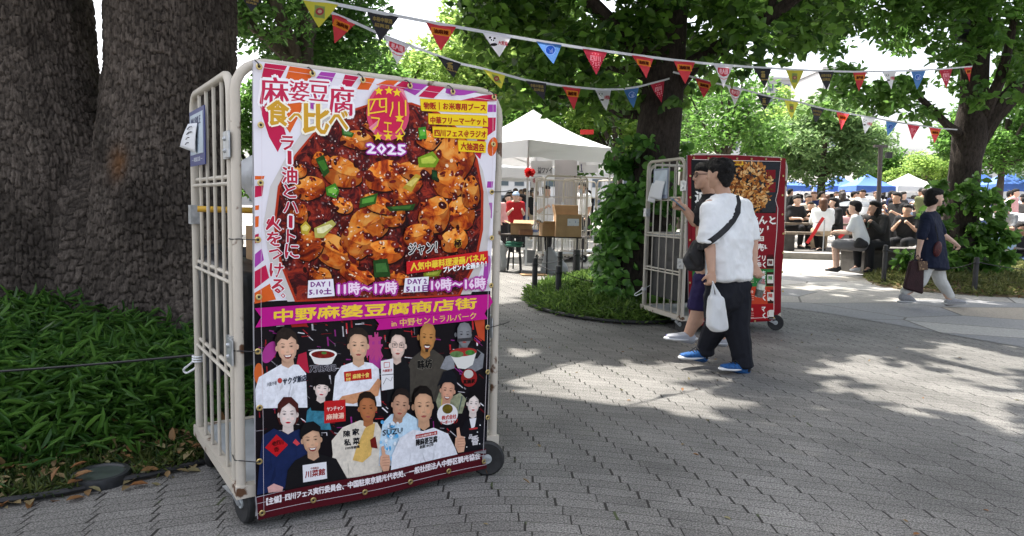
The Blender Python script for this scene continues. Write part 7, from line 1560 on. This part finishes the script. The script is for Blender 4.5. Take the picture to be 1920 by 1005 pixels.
mb = MB(); mb.box((.03, .03, .98), (CW - .03, CD - .03, 1.0), Matrix.Translation(-og) @ M2); mb.build('shelf', M_GALV, t, smooth=False); mb = MB(); mb.box((.06, .1, .3), (CW - .06, CD - .08, .97), Matrix.Translation(-og) @ M2); mb.build('cover', mat('black_tarp_sheet'), t, smooth=False)
Mi = cage1.matrix_basis
# red pompom and signs of the stall behind
p = PD(993, 323, 13.45); mb = MB(); rgp = np.random.default_rng(3); P = rgp.normal(size=(500, 3)); P /= np.linalg.norm(P, axis=1)[:, None]; o = link('pompom', leaves('pompom', P * .035, .075, mat('red_tissue', (0.70, 0.03, 0.03), .7, trans=.3), rgp, up=0, aspect=.7, droop=0, N=P * 1.5), None, p); tag(o, 'red paper pompom on the corner post of the white tent', 'pompom')
def hang(px0, py0, px1, py1, Y, m, label, text=None, tcol=None, tq=None):
    a, b, c_, d_ = PD(px0, py0, Y), PD(px1, py0, Y), PD(px1, py1, Y), PD(px0, py1, Y); o0 = (a + c_) / 2; t = thing('stall_sign', o0, label, 'sign'); mb = MB(); mb.prism([p - o0 for p in (a, b, c_, d_)], V(0, .01, 0)); mb.build('cloth', m, t, smooth=False)
    if text:
        v, f = text_mesh(text, 0.0); lo, hi = v.min(0), v.max(0); x0, y0, x1, y1 = tq; mb = MB()
        for s in (0, .6): mb.add([PD(x0 + s + (x1 - x0) * (p[0] - lo[0]) / (hi[0] - lo[0]), y1 + (y0 - y1) * (p[1] - lo[1]) / (hi[1] - lo[1]), Y - .006 - s * .002) - o0 for p in v], f)
        mb.build('lettering', tcol, t, smooth=False)
M_SIGN = mat('white_banner_cloth', (0.66, 0.66, 0.67), .6, trans=.3)
hang(996, 302, 1036, 328, 15.6, M_SIGN, 'white stall sign with black and red characters behind the tent post', '益ワソイ', mat('ink'), (1008, 313, 1035, 325)); hang(1086, 303, 1122, 324, 15.8, M_SIGN, 'white stall sign half hidden by the ivy', '１', mat('navy_ink'), (1088, 308, 1092, 322)); hang(996, 330, 1016, 352, 15.65, M_SIGN, 'white price sheet under the stall sign', '中華', mat('red_tape'), (999, 334, 1003, 344))
hang(1040, 300, 1082, 420, 15.9, mat('grey_backdrop', (0.44, 0.42, 0.43), .7), 'pale grey side curtain of the white tent')
hang(1088, 243, 1113, 252, 17.0, mat('red_cloth', (0.6, 0.05, 0.05), .6, trans=.3), 'red flag showing above the white tent roof')
# ---------------------------------------------------------------- bunting
def pn(m, col): return mat('pennant_' + m, srgb(col), .6, trans=.5)
PCOL = {'Y': '#c9c23a', 'R': '#c02436', 'K': '#35353c', 'W': '#d6d4de', 'P': '#d8d8e2', 'B': '#3f73b8', 'C': '#b4183c', 'G': '#2e2e34'}
M_PEN = art_material('pennant_print', .6)
_n = M_PEN.node_tree; _o = _n.nodes['Material Output']; _b = _n.nodes['Principled BSDF']; _t = _n.nodes.new('ShaderNodeBsdfTranslucent'); _x = _n.nodes.new('ShaderNodeMixShader'); _x.inputs[0].default_value = .62
_h2 = _n.nodes.new('ShaderNodeHueSaturation'); _h2.inputs['Value'].default_value = 1.5; _h2.inputs['Saturation'].default_value = .9; _n.links.new(_b.inputs['Base Color'].links[0].from_socket, _h2.inputs['Color']); _n.links.new(_h2.outputs[0], _t.inputs[0]); _n.links.new(_b.outputs[0], _x.inputs[1]); _n.links.new(_t.outputs[0], _x.inputs[2]); _n.links.new(_x.outputs[0], _o.inputs[0])
def pennant(par, org, kind, l, r, tip, Yf):
    a = PD(l[0], l[1], Yf(l[0])); b = PD(r[0], r[1], Yf(r[0])); yt = (a.y + b.y) / 2; t = PD(tip[0], tip[1], yt + .01)
    n = (b - a).cross(t - a).normalized(); n = n if n.dot(CAM - a) > 0 else -n
    A = Art(gap=.0012, cell=9); A.poly([l, r, tip], PCOL[kind])
    L, Rr, T_ = np.array(l), np.array(r), np.array(tip); w = np.linalg.norm(Rr - L)
    def q(u, v): return tuple(L + (Rr - L) * u + (T_ - (L + Rr) / 2) * v)      # u along the top, v down
    def tx(s, u0, u1, v0, v1, c, off=.02): A.text(s, q(u0, v0), q(u1, v0), abs(q(0, v1)[1] - q(0, v0)[1]), col=c, off=off)
    if kind == 'R': A.poly([q(.18, .15), q(.82, .15), q(.82, .42), q(.18, .42)], '#d9a938'); tx('油麻辣', .26, .74, .2, .37, '#5a1a10', .04)
    elif kind == 'Y': A.poly([q(.36, .16), q(.64, .16), q(.64, .62), q(.36, .62)], '#8fa06a'); A.ell(*q(.5, .38), w * .11, w * .10, '#b8485a'); A.ell(*q(.5, .38), w * .06, w * .05, '#d8d0b0')
    elif kind == 'K': tx('本格中華酒', .2, .8, .14, .3, '#b09a5a', .03); tx('紹興酒', .28, .72, .36, .5, '#b09a5a', .03)
    elif kind == 'G': A.ell(*q(.5, .2), w * .12, w * .04, '#c8b068'); tx('鼎', .4, .6, .28, .5, '#c8b068', .04); tx('中国料理', .3, .7, .56, .64, '#c8b068', .03)
    elif kind == 'W':
        A.poly([q(.2, .12), q(.8, .12), q(.8, .34), q(.65, .46), q(.5, .5), q(.35, .46), q(.2, .34)], '#b8203c'); tx('老人頭', .27, .73, .16, .4, '#f0e4e8', .04); A.line([q(.28, .56), q(.5, .62), q(.72, .56)], w * .03, '#c04060')
    elif kind == 'P':
        A.ell(*q(.32, .3), w * .09, w * .08, '#f2f2f4'); A.ell(*q(.25, .2), w * .04, w * .035, '#1c1c20'); A.ell(*q(.4, .2), w * .04, w * .035, '#1c1c20'); A.ell(*q(.29, .29), w * .025, w * .03, '#1c1c20'); A.ell(*q(.36, .3), w * .025, w * .03, '#1c1c20'); A.ell(*q(.36, .48), w * .11, w * .05, '#1c1c20'); tx('大熊猫', .52, .82, .28, .46, '#b84a5a', .03)
    elif kind == 'B':
        for rr, c in ((.2, '#c8d4ea'), (.165, '#3f73b8')): A.ell(*q(.5, .34), w * rr, w * rr, c)
        A.poly([q(.4, .25), q(.5, .36), q(.6, .22), q(.58, .46), q(.44, .48), q(.47, .38)], '#c8d4ea')
    elif kind == 'C':
        tx('四川', .3, .7, .22, .44, '#e8c8d0', .03); tx('フェス', .34, .66, .46, .62, '#e8c8d0', .03)
        for u in (.38, .5, .62): A.ell(*q(u, .14), w * .025, w * .025, '#e8c8d0', n=8); A.ell(*q(u, .68), w * .02, w * .02, '#e8c8d0', n=8)
    A.restack()
    def place(x, y): return PP(x, y, a, n), n
    ph = rf.uniform(0, 6)
    def wv(x, y): return .012 * math.sin((x - l[0]) / max(4, w) * 4 + ph) * min(1, max(0, (y - min(l[1], r[1])) / w))
    me = A.mesh('pennant', place, [M_PEN], wv); me.transform(Matrix.Translation(-org)); link('pennant', me, par)
def string(label, path, Yf, pens, extra_l=None, extra_r=None):
    pts = [PD(x, y, Yf(x)) for x, y in path]
    if extra_l: pts = [extra_l] + pts
    if extra_r: pts = pts + [extra_r]
    org = pts[0]; t = thing('bunting', org, label, 'bunting'); mb = MB()
    wd = ribbon('cord', pts, .022, .003, mat('white_tape', (0.72, 0.73, 0.76), .6, trans=.3), t, org)
    for k in pens: pennant(t, org, *k, Yf)
Yu = lambda x: 286 / (64 - (x - 600) * .0315)
Yl = lambda x: 286 / (52 - (x - 640) * .0325)
Yq = lambda x: 8.9 + (x - 1300) * .0067
UP = [('K', (448, -12), (494, -2), (471, 22)), ('Y', (566, -3), (634, 9), (598, 52)), ('K', (687.5, 20), (747.5, 32), (714, 78)), ('R', (798, 41), (855, 50.6), (828, 95)), ('P', (904, 60), (959.6, 67.7), (936, 107)), ('B', (1004.6, 76.6), (1053, 84), (1037.5, 120)), ('C', (1092.7, 91), (1138.6, 98.5), (1116, 141)),
      ('R', (1184, 103), (1226, 109.5), (1212, 147)), ('R', (1263, 113), (1303, 117), (1284, 157.6)), ('W', (1338, 121), (1375, 123.6), (1356.6, 165)), ('G', (1413, 126.7), (1446, 128.6), (1435, 163.5)), ('Y', (1473, 130), (1507, 132.4), (1490.5, 169)), ('K', (1533.8, 133.7), (1563.8, 134.5), (1548.8, 169)),
      ('R', (1599, 135), (1625, 135), (1612, 171)), ('P', (1654, 134.5), (1681, 133.5), (1670, 168)), ('B', (1708, 133), (1736, 131.5), (1721, 168)), ('C', (1761, 130.5), (1786, 128.5), (1773, 165.7)), ('R', (1807, 127), (1823, 125), (1817, 154))]
string('upper bunting string of coloured pennants running to the forked tree', [(300, -48), (448, -13), (530, -10), (600, 2), (687, 19), (798, 40), (904, 59), (1004, 76), (1092, 90), (1184, 102.5), (1263, 112.5), (1338, 120.5), (1413, 126), (1473, 129.5), (1533, 133), (1599, 134.5), (1654, 134), (1708, 132.5), (1761, 130), (1823, 124.5)], Yu, UP)
LO = [('R', (622, 24), (668, 44), (626, 81)), ('W', (720, 68), (768, 86), (743, 120)), ('G', (819, 104), (864, 120), (850, 146)), ('Y', (905, 129), (947, 141.7), (939, 167)), ('K', (985, 150.6), (1024, 156.5), (1019, 189)), ('R', (1054, 161.6), (1089, 165), (1078, 206)), ('P', (1115.6, 168), (1146, 168), (1136.5, 208)), ('B', (1169, 167), (1198, 162.5), (1188, 202.5)), ('C', (1219.6, 157.6), (1246, 150.6), (1239, 192.7)), ('R', (1263, 145), (1276, 140), (1262, 167))]
string('lower bunting string slung from over the banner to the ivy tree', [(520, -40), (580, 2), (622, 24), (668, 43.5), (720, 67), (768, 85), (819, 103.5), (864, 119.5), (905, 128.5), (985, 150), (1054, 161), (1089, 164.5), (1130, 168), (1169, 167), (1198, 162.5), (1246, 150), (1284, 138)], Yl, LO)
TH_ = [('R', (1303.5, 146), (1336.6, 155), (1318, 184)), ('W', (1363, 160), (1393, 168), (1376, 198)), ('G', (1419, 176), (1446, 183), (1435, 207)), ('Y', (1470.6, 187.5), (1497, 192), (1483, 223)), ('K', (1520, 199.7), (1545, 205), (1530, 231)), ('R', (1568, 209), (1593, 213.6), (1576.5, 243.7)), ('P', (1614.6, 217), (1640, 222.4), (1623, 251)), ('B', (1661, 227), (1683, 230), (1665, 255)), ('C', (1701, 233), (1725.7, 236), (1710, 263)), ('R', (1742, 239), (1765, 242), (1751, 268.7))]
string('bunting string between the ivy tree and the forked cherry tree', [(1262, 135), (1303, 145.5), (1336, 154.5), (1393, 167.5), (1446, 182), (1497, 191), (1545, 204), (1593, 213), (1640, 221.5), (1683, 229.5), (1725, 235.5), (1765, 241), (1795, 243)], Yq, TH_)
# loudspeaker on the cherry tree
p = rp(1803, 55, -.45); t = thing('speaker_box', p, 'black loudspeaker strapped high on the forked tree', 'loudspeaker'); mb = MB(); mb.box((-.10, -.1, -.18), (.08, .1, .18)); mb.build('body', M_BLKSTEEL, t, smooth=False); mb = MB(); mb.lathe([(.05, 0), (.07, .01), (.07, .02)], Matrix.Translation((-.01, -.1, .05)) @ Matrix.Rotation(math.pi / 2, 4, 'X'), 14); mb.build('cone', M_RUBBER, t)
# ---------------------------------------------------------------- buildings far off
def building(px0, px1, ytop, Y, d, label, m, floors, bays, frame=.6):
    a, b = PD(px0, 400, Y), PD(px1, 400, Y); zt = PD((px0 + px1) / 2, ytop, Y).z; t = thing('building', ((a.x + b.x) / 2, Y, .85), label, 'building'); w = b.x - a.x; h = zt - .85
    mb = MB(); mb.box((-w / 2, 0, 0), (w / 2, d, h)); mb.build('wall', m, t, smooth=False)
    mb = MB(); mb.box((-w / 2 - .2, -.2, h), (w / 2 + .2, d + .2, h + .5)); mb.build('parapet', m, t, smooth=False)
    fh = h / floors; bw = w / bays
    for i in range(floors):
        for j in range(bays):
            x = -w / 2 + bw * (j + .5); z = fh * (i + .25); mb = MB(); mb.box((x - bw * .32, -.06, z), (x + bw * .32, .02, z + fh * .5)); f = mb.build('window', mat('window_frame', (0.35, 0.36, 0.38), .4), t, smooth=False)
            mb = MB(); mb.box((x - bw * .29, -.075, z + fh * .03), (x + bw * .29, -.062, z + fh * .47)); mb.build('pane', mat('window_glass', (0.10, 0.12, 0.14), .1, spec=.6), f, smooth=False)
M_BW = mat('pale_render', (0.62, 0.61, 0.59), .8, var=.06, vs=.2); M_BG = mat('grey_tile', (0.42, 0.41, 0.40), .8, var=.08, vs=.2)
building(1615, 1795, 285, 120, 20, 'long pale low building beyond the trees right of the lamp post', M_BW, 3, 12)
building(1425, 1470, 150, 130, 20, 'tall pale tower behind the thin trees over the red banner', M_BG, 9, 3)
building(1340, 1402, 175, 125, 20, 'pale narrow block behind the thin-stemmed tree', M_BW, 8, 3)
building(1528, 1566, 130, 140, 20, 'slim grey tower seen between the two crowns', M_BG, 9, 2)
building(900, 1190, 325, 90, 20, 'low pale building behind the white tents', M_BW, 2, 10)
building(380, 700, 330, 60, 15, 'low grey building hidden behind the big banner', M_BG, 2, 8)
building(1800, 2100, 318, 110, 20, 'low pale building at the far right behind the trees', M_BW, 2, 10)
# ---------------------------------------------------------------- the crowd
def figure(name, pose='stand', hairk='short', arms='hang', vox=.022, lean=0.0, face=V(0, -1, 0), shorts=False):
    """one prototype facing -y with hair, top, trousers and shoes as children"""
    if pose == 'stand':
        hip, kn, an, toe = V(.09, 0, .86), V(.10, -.02, .46), V(.10, .03, .08), V(.11, -.12, .03); nk = V(0, -.01 + lean * .3, 1.41)
    else:
        hip, kn, an, toe = V(.10, 0, .50), V(.12, -.42, .50), V(.12, -.38, .09), V(.13, -.52, .035); nk = V(0, -.06 - lean, 1.02)
    m = lambda p: V(-p.x, p.y, p.z)
    sh = nk + V(.175, .01, -.055); hc = nk + V(0, -.03, .13); hh, P = head_hulls(hc, face)
    if arms == 'hang': el, wr = sh + V(.05, .03, -.27), sh + V(.04, -.06, -.50)
    elif arms == 'table': el, wr = sh + V(.05, -.10, -.25), sh + V(-.06, -.32, -.24)
    elif arms == 'eat': el, wr = sh + V(.05, -.12, -.23), sh + V(-.12, -.20, -.04)
    else: el, wr = sh + V(.04, -.05, -.26), sh + V(-.06, -.27, -.12)
    body = hh + [[(hc + V(0, .02, -.05), .058), (nk, .058)], [(nk, .062), (sh, .052), (m(sh), .052)], [(sh, .06), (m(sh), .06), (hip, .085), (m(hip), .085)]]
    for f in (lambda p: p, m):
        body += chain([f(sh), f(el), f(wr)], [.05, .042, .028]) + [[(f(wr), .028), (f(wr) + (wr - el).normalized() * .0 + V(0, -.05, -.03), .026)]] + chain([f(hip), f(kn), f(an)], [.085, .055, .04]) + [[(f(an), .04), (f(toe), .03)]]
    me = blob(name, body, SKIN[1], voxel=vox, smooth=2); o = link(name, me)
    if hairk == 'short': hr = [[(P(-.03, 0, .045), (.097, .097, .09)), (P(.015, 0, .085), (.075, .08, .045)), (P(-.06, 0, -.03), .06)], [(P(.055, .02, .095), .024), (P(.055, -.03, .092), .024)]]
    elif hairk == 'long': hr = [[(P(-.03, 0, .04), (.102, .102, .09)), (P(.01, 0, .085), (.08, .085, .045)), (P(-.06, 0, -.05), .075)], [(P(-.05, 0, -.05), (.085, .095, .06)), (P(-.06, .03, -.22), .055), (P(-.06, -.03, -.22), .055)], [(P(-.02, .07, -.02), .035), (P(-.02, .075, -.16), .03)], [(P(-.02, -.07, -.02), .035), (P(-.02, -.075, -.16), .03)]]
    else: hr = [[(P(-.02, 0, .05), (.102, .1, .075)), (P(.02, 0, .07), .08)], [(P(.06, 0, .055), (.10, .08, .014)), (P(.02, 0, .055), (.11, .10, .016))], [(P(-.06, 0, -.02), .06)]]
    link('hair' if hairk != 'cap' else 'cap', blob('hair', hr, HAIRM, voxel=vox * .8, smooth=2), o)
    for b in (-1, 1): 
        mb = MB(); mb.ball(P(.084, b * .032, .002), (.008, .004, .005), 6); link('eye', mb.mesh('eye', mat('eye_dark'), 'all'), o)
    tp = [[(nk + V(0, 0, -.015), (.068, .068, .03)), (sh, .07), (m(sh), .07)], [(sh, .078), (m(sh), .078), (hip + V(0, 0, .12), (.085, .12, .06)), (m(hip) + V(0, 0, .12), (.085, .12, .06)), (hip + V(0, 0, .02), (.09, .125, .04)), (m(hip) + V(0, 0, .02), (.09, .125, .04))]]
    sl = .75 if hairk != 'long' else 1.0
    for f in (lambda p: p, m):
        tp += [[(f(sh), .068), (f(sh.lerp(el, sl)), .062)]]
        if sl == 1.0: tp += [[(f(el), .06), (f(el.lerp(wr, .8)), .046)]]
    t = blob('top', tp, M_PAPER, voxel=vox, smooth=2); wrinkle(t, .012, 7, 2); link('top', t, o)
    tr = [[(hip, .115), (m(hip), .115), (hip + V(0, 0, .06), .10), (m(hip) + V(0, 0, .06), .10)]]
    for f in (lambda p: p, m): tr += chain([f(hip), f(kn), f(an) + V(0, 0, .03)], [.11, .085, .062]) if not shorts else chain([f(hip), f(kn) + V(0, .03, 0)], [.11, .092])
    link('trousers', blob('trousers', tr, M_BAG, voxel=vox, smooth=2), o)
    for f in (lambda p: p, m): link('shoe', blob('shoe', foot_hulls(f(an) + V(0, 0, -.01), f(toe)), M_BAG, voxel=vox * .8, smooth=1), o)
    return o
PROTO = {}
for k, a in {'sA': ('stand', 'short', 'hang'), 'sB': ('stand', 'short', 'hold'), 'sC': ('stand', 'long', 'hang'), 'sD': ('stand', 'cap', 'hold'), 'sE': ('stand', 'long', 'hold'), 'tA': ('sit', 'short', 'table'), 'tB': ('sit', 'long', 'table'), 'tC': ('sit', 'short', 'eat'), 'tD': ('sit', 'long', 'hold'), 'tE': ('sit', 'cap', 'table')}.items(): PROTO[k] = (figure('person', *a), a)
PROTO['tS'] = (figure('person', 'sit', 'short', 'table', .016, .06, V(-.2, -1, -.3), True), ('sit', 'short', 'table')); PROTO['tM'] = (figure('person', 'sit', 'long', 'eat', .016, .10, V(-.5, -1, -.35)), ('sit', 'long', 'eat'))
used = set()
TOPS = {'white': (0.70, 0.70, 0.71), 'black': (0.018, 0.018, 0.02), 'navy': (0.02, 0.03, 0.09), 'grey': (0.24, 0.25, 0.26), 'cream': (0.56, 0.50, 0.40), 'pink': (0.58, 0.32, 0.32), 'olive': (0.12, 0.13, 0.06), 'pale blue': (0.34, 0.46, 0.62), 'red': (0.42, 0.025, 0.03), 'brown': (0.16, 0.09, 0.05), 'dark grey': (0.045, 0.043, 0.043)}
BOTS = {'black': (0.02, 0.02, 0.022), 'blue': (0.06, 0.09, 0.18), 'beige': (0.42, 0.34, 0.24), 'grey': (0.16, 0.16, 0.17)}
HAIRS = [HAIRM, HAIRM, HAIRM, HAIRM, HAIRB, mat('chestnut_hair', (0.09, 0.04, 0.022), .5)]
rc = random.Random(77)
def place(kind, pos, rz, top, bot, label, group=None, sc_=1.0, hair=None, cat='person', capc=None):
    src = PROTO[kind][0]
    if kind in used: o = copy_tree(src)
    else: o = src; used.add(kind)
    o.location = pos; o.rotation_euler = (0, 0, rz); o.scale = (sc_,) * 3
    tag(o, label, cat, group)
    def setm(c, m):
        s = c.material_slots[0]; s.link = 'OBJECT'; s.material = m
    setm(o, rc.choice(SKIN))
    for c in o.children:
        n = c.name.split('.')[0]
        if n == 'top': setm(c, cloth(top, TOPS[top]))
        elif n == 'trousers': setm(c, cloth('trouser_' + bot, BOTS[bot]))
        elif n == 'hair': setm(c, hair or rc.choice(HAIRS))
        elif n == 'cap': setm(c, cloth('cap_' + (capc or 'black'), TOPS[capc or 'black']))
        elif n == 'shoe': setm(c, rc.choice((M_BAG, cloth('white', TOPS['white']), cloth('grey', TOPS['grey']))))
    return o
def seat_at(px, head_y, Y, kind, rz, top, bot, label, sc_=1.06, fl=None, **k):   # put the head where the photograph has it
    z = PD(px, head_y, Y).z - (1.15 if kind[0] == 't' else 1.54) * sc_; return place(kind, (PD(px, head_y, Y).x, Y, z), rz, top, bot, label, sc_=sc_, **k)
PG = 'people eating at the picnic table'
seat_at(1490, 376, 17.9, 'tA', R(20), 'black', 'black', 'man in black T-shirt facing us at the left end of the picnic table', group=PG)
seat_at(1519, 386, 18.7, 'tC', R(-10), 'black', 'black', 'smaller eater in black beside the man at the picnic table', .92, group=PG)
seat_at(1513, 374, 20.0, 'tA', R(10), 'cream', 'grey', 'eater in a cream shirt just behind the picnic table', group=PG)
seat_at(1526, 367, 21.5, 'sB', R(-20), 'navy', 'black', 'tall man in navy standing behind the picnic table eaters', group=PG)
seat_at(1545, 381, 17.0, 'tB', R(165), 'white', 'beige', 'brown-haired woman in a white top, back turned, on the near bench', group=PG, hair=HAIRS[5])
seat_at(1570, 380, 17.3, 'tD', R(-85), 'black', 'black', 'woman in a black hoodie facing left on the near bench', group=PG, hair=HAIRM)
seat_at(1594, 398, 18.6, 'tA', R(170), 'pink', 'grey', 'person in a pale pink top seen from behind past the bench end', .95, group=PG)
sm = seat_at(1620, 390, 12.95, 'tS', R(-122), 'white', 'grey', 'man in white T-shirt and grey shorts sitting on the planter wall', hair=HAIRM)
mb = MB(); k_ = sm.scale[0]
for i in range(14): x, z = rc.uniform(-.09, .09), rc.uniform(.78, .93); mb.ball((x, .082 + rc.uniform(0, .004), z), (rc.uniform(.01, .025), .012, rc.uniform(.008, .018)), 6)
link('back_print', mb.mesh('back_print', mat('green_red_print', (0.05, 0.10, 0.06), .7, vs=22, grime=(0.45, 0.05, 0.06)), 'all'), sm)
link('shoulder_bag', blob('shoulder_bag', [[(V(.22, -.02, .58), .06), (V(.20, .06, .52), .07), (V(.22, -.06, .50), .05)]], M_BAG, voxel=.015, smooth=2), sm)
sw = seat_at(1652, 390, 13.25, 'tM', R(-62), 'dark grey', 'black', 'woman in a dark jacket and face mask sitting on the planter wall', hair=HAIRM)
seat_at(1684, 371, 17.0, 'sB', R(-75), 'black', 'black', 'man in black standing in profile behind the masked woman', hair=HAIRM)
seat_at(1704, 394, 15.4, 'tC', R(-50), 'black', 'black', 'man in black crouched over his food beside the shrub', hair=HAIRM)
seat_at(1888, 390, 15.5, 'tE', R(-60), 'grey', 'beige', 'woman in a grey sunhat right of the forked tree', capc='grey')
seat_at(1879, 424, 14.6, 'tA', R(150), 'pale blue', 'blue', 'man in a pale shirt seated with his back to us at the right', hair=HAIRM)
seat_at(1909, 428, 14.9, 'tB', R(5), 'black', 'blue', 'long-haired woman in black eating at the right edge', hair=HAIRM)
seat_at(1902, 362, 22, 'sA', R(40), 'pink', 'grey', 'visitor in dusty pink standing far off at the right')
seat_at(1893, 365, 22.5, 'sA', R(60), 'white', 'blue', 'visitor in white standing beside the one in dusty pink')
# behind the white tent
seat_at(967, 369, 16.6, 'sD', R(10), 'red', 'black', 'masked woman in a red top and pale hat behind the carton table', .92, capc='pale blue')
seat_at(1023, 359, 16.2, 'sB', R(35), 'white', 'black', 'man in a white shirt with backpack straps behind the carton table', hair=HAIRM)
seat_at(1094, 352, 16.8, 'sA', R(-60), 'white', 'black', 'person in white beside the far cages next to the ivy', hair=HAIRM)
seat_at(951, 372, 17.6, 'sC', R(30), 'pink', 'black', 'person in pale pink by the right edge of the big banner', .92)
seat_at(981, 372, 18.2, 'sE', R(-80), 'navy', 'black', 'person in navy turning away behind the masked woman', .95)
# the far crowd
CG = 'festival visitors on the far plaza'
def zone(px):
    return 'by the flat blue tent' if px < 1535 else 'left of the lamp post' if px < 1640 else 'just right of the lamp post' if px < 1700 else 'before the forked tree' if px < 1800 else 'at the far right'
hn = {'short': 'short-haired', 'long': 'long-haired', 'cap': 'capped'}
seen = {}
tl_ = list(TOPS)
for i in range(170):
    px = rc.uniform(1474, 1765) if i < 150 else rc.uniform(1835, 1940); Y = 20 + 18 * rc.random() ** .7
    if i % 4 == 0: kind = rc.choice(('tA', 'tB', 'tC', 'tE'))
    else: kind = rc.choice(('sA', 'sB', 'sC', 'sD', 'sE'))
    top = rc.choice(('white', 'white', 'white', 'black', 'black', 'black', 'black', 'dark grey', 'grey', 'navy', 'navy', 'cream', 'pale blue', 'olive')); bot = rc.choice(list(BOTS))
    p = PD(px, 400, Y); a = PROTO[kind][1]
    lab = f"{'seated' if a[0] == 'sit' else 'standing'} {hn[a[1]]} far visitor, {top} top, {bot} trousers, {zone(px)}"
    place(kind, (p.x, Y, gz(Y) + .15), rc.uniform(0, 6.28), top, bot, lab, CG, rc.uniform(.92, 1.04))
for i in range(14):
    px = rc.uniform(948, 1120); Y = 20 + rc.random() * 8; kind = rc.choice(('sA', 'sB', 'sC', 'sE')); top = rc.choice(('white', 'black', 'grey', 'navy', 'cream')); bot = rc.choice(list(BOTS)); p = PD(px, 400, Y); a = PROTO[kind][1]
    place(kind, (p.x, Y, gz(Y)), rc.uniform(0, 6.28), top, bot, f"standing {hn[a[1]]} far visitor, {top} top, {bot} trousers, behind the white tent", CG, rc.uniform(.92, 1.04))
for k, (o, a) in PROTO.items():
    if k not in used:
        for c in list(o.children): bpy.data.objects.remove(c)
        bpy.data.objects.remove(o)
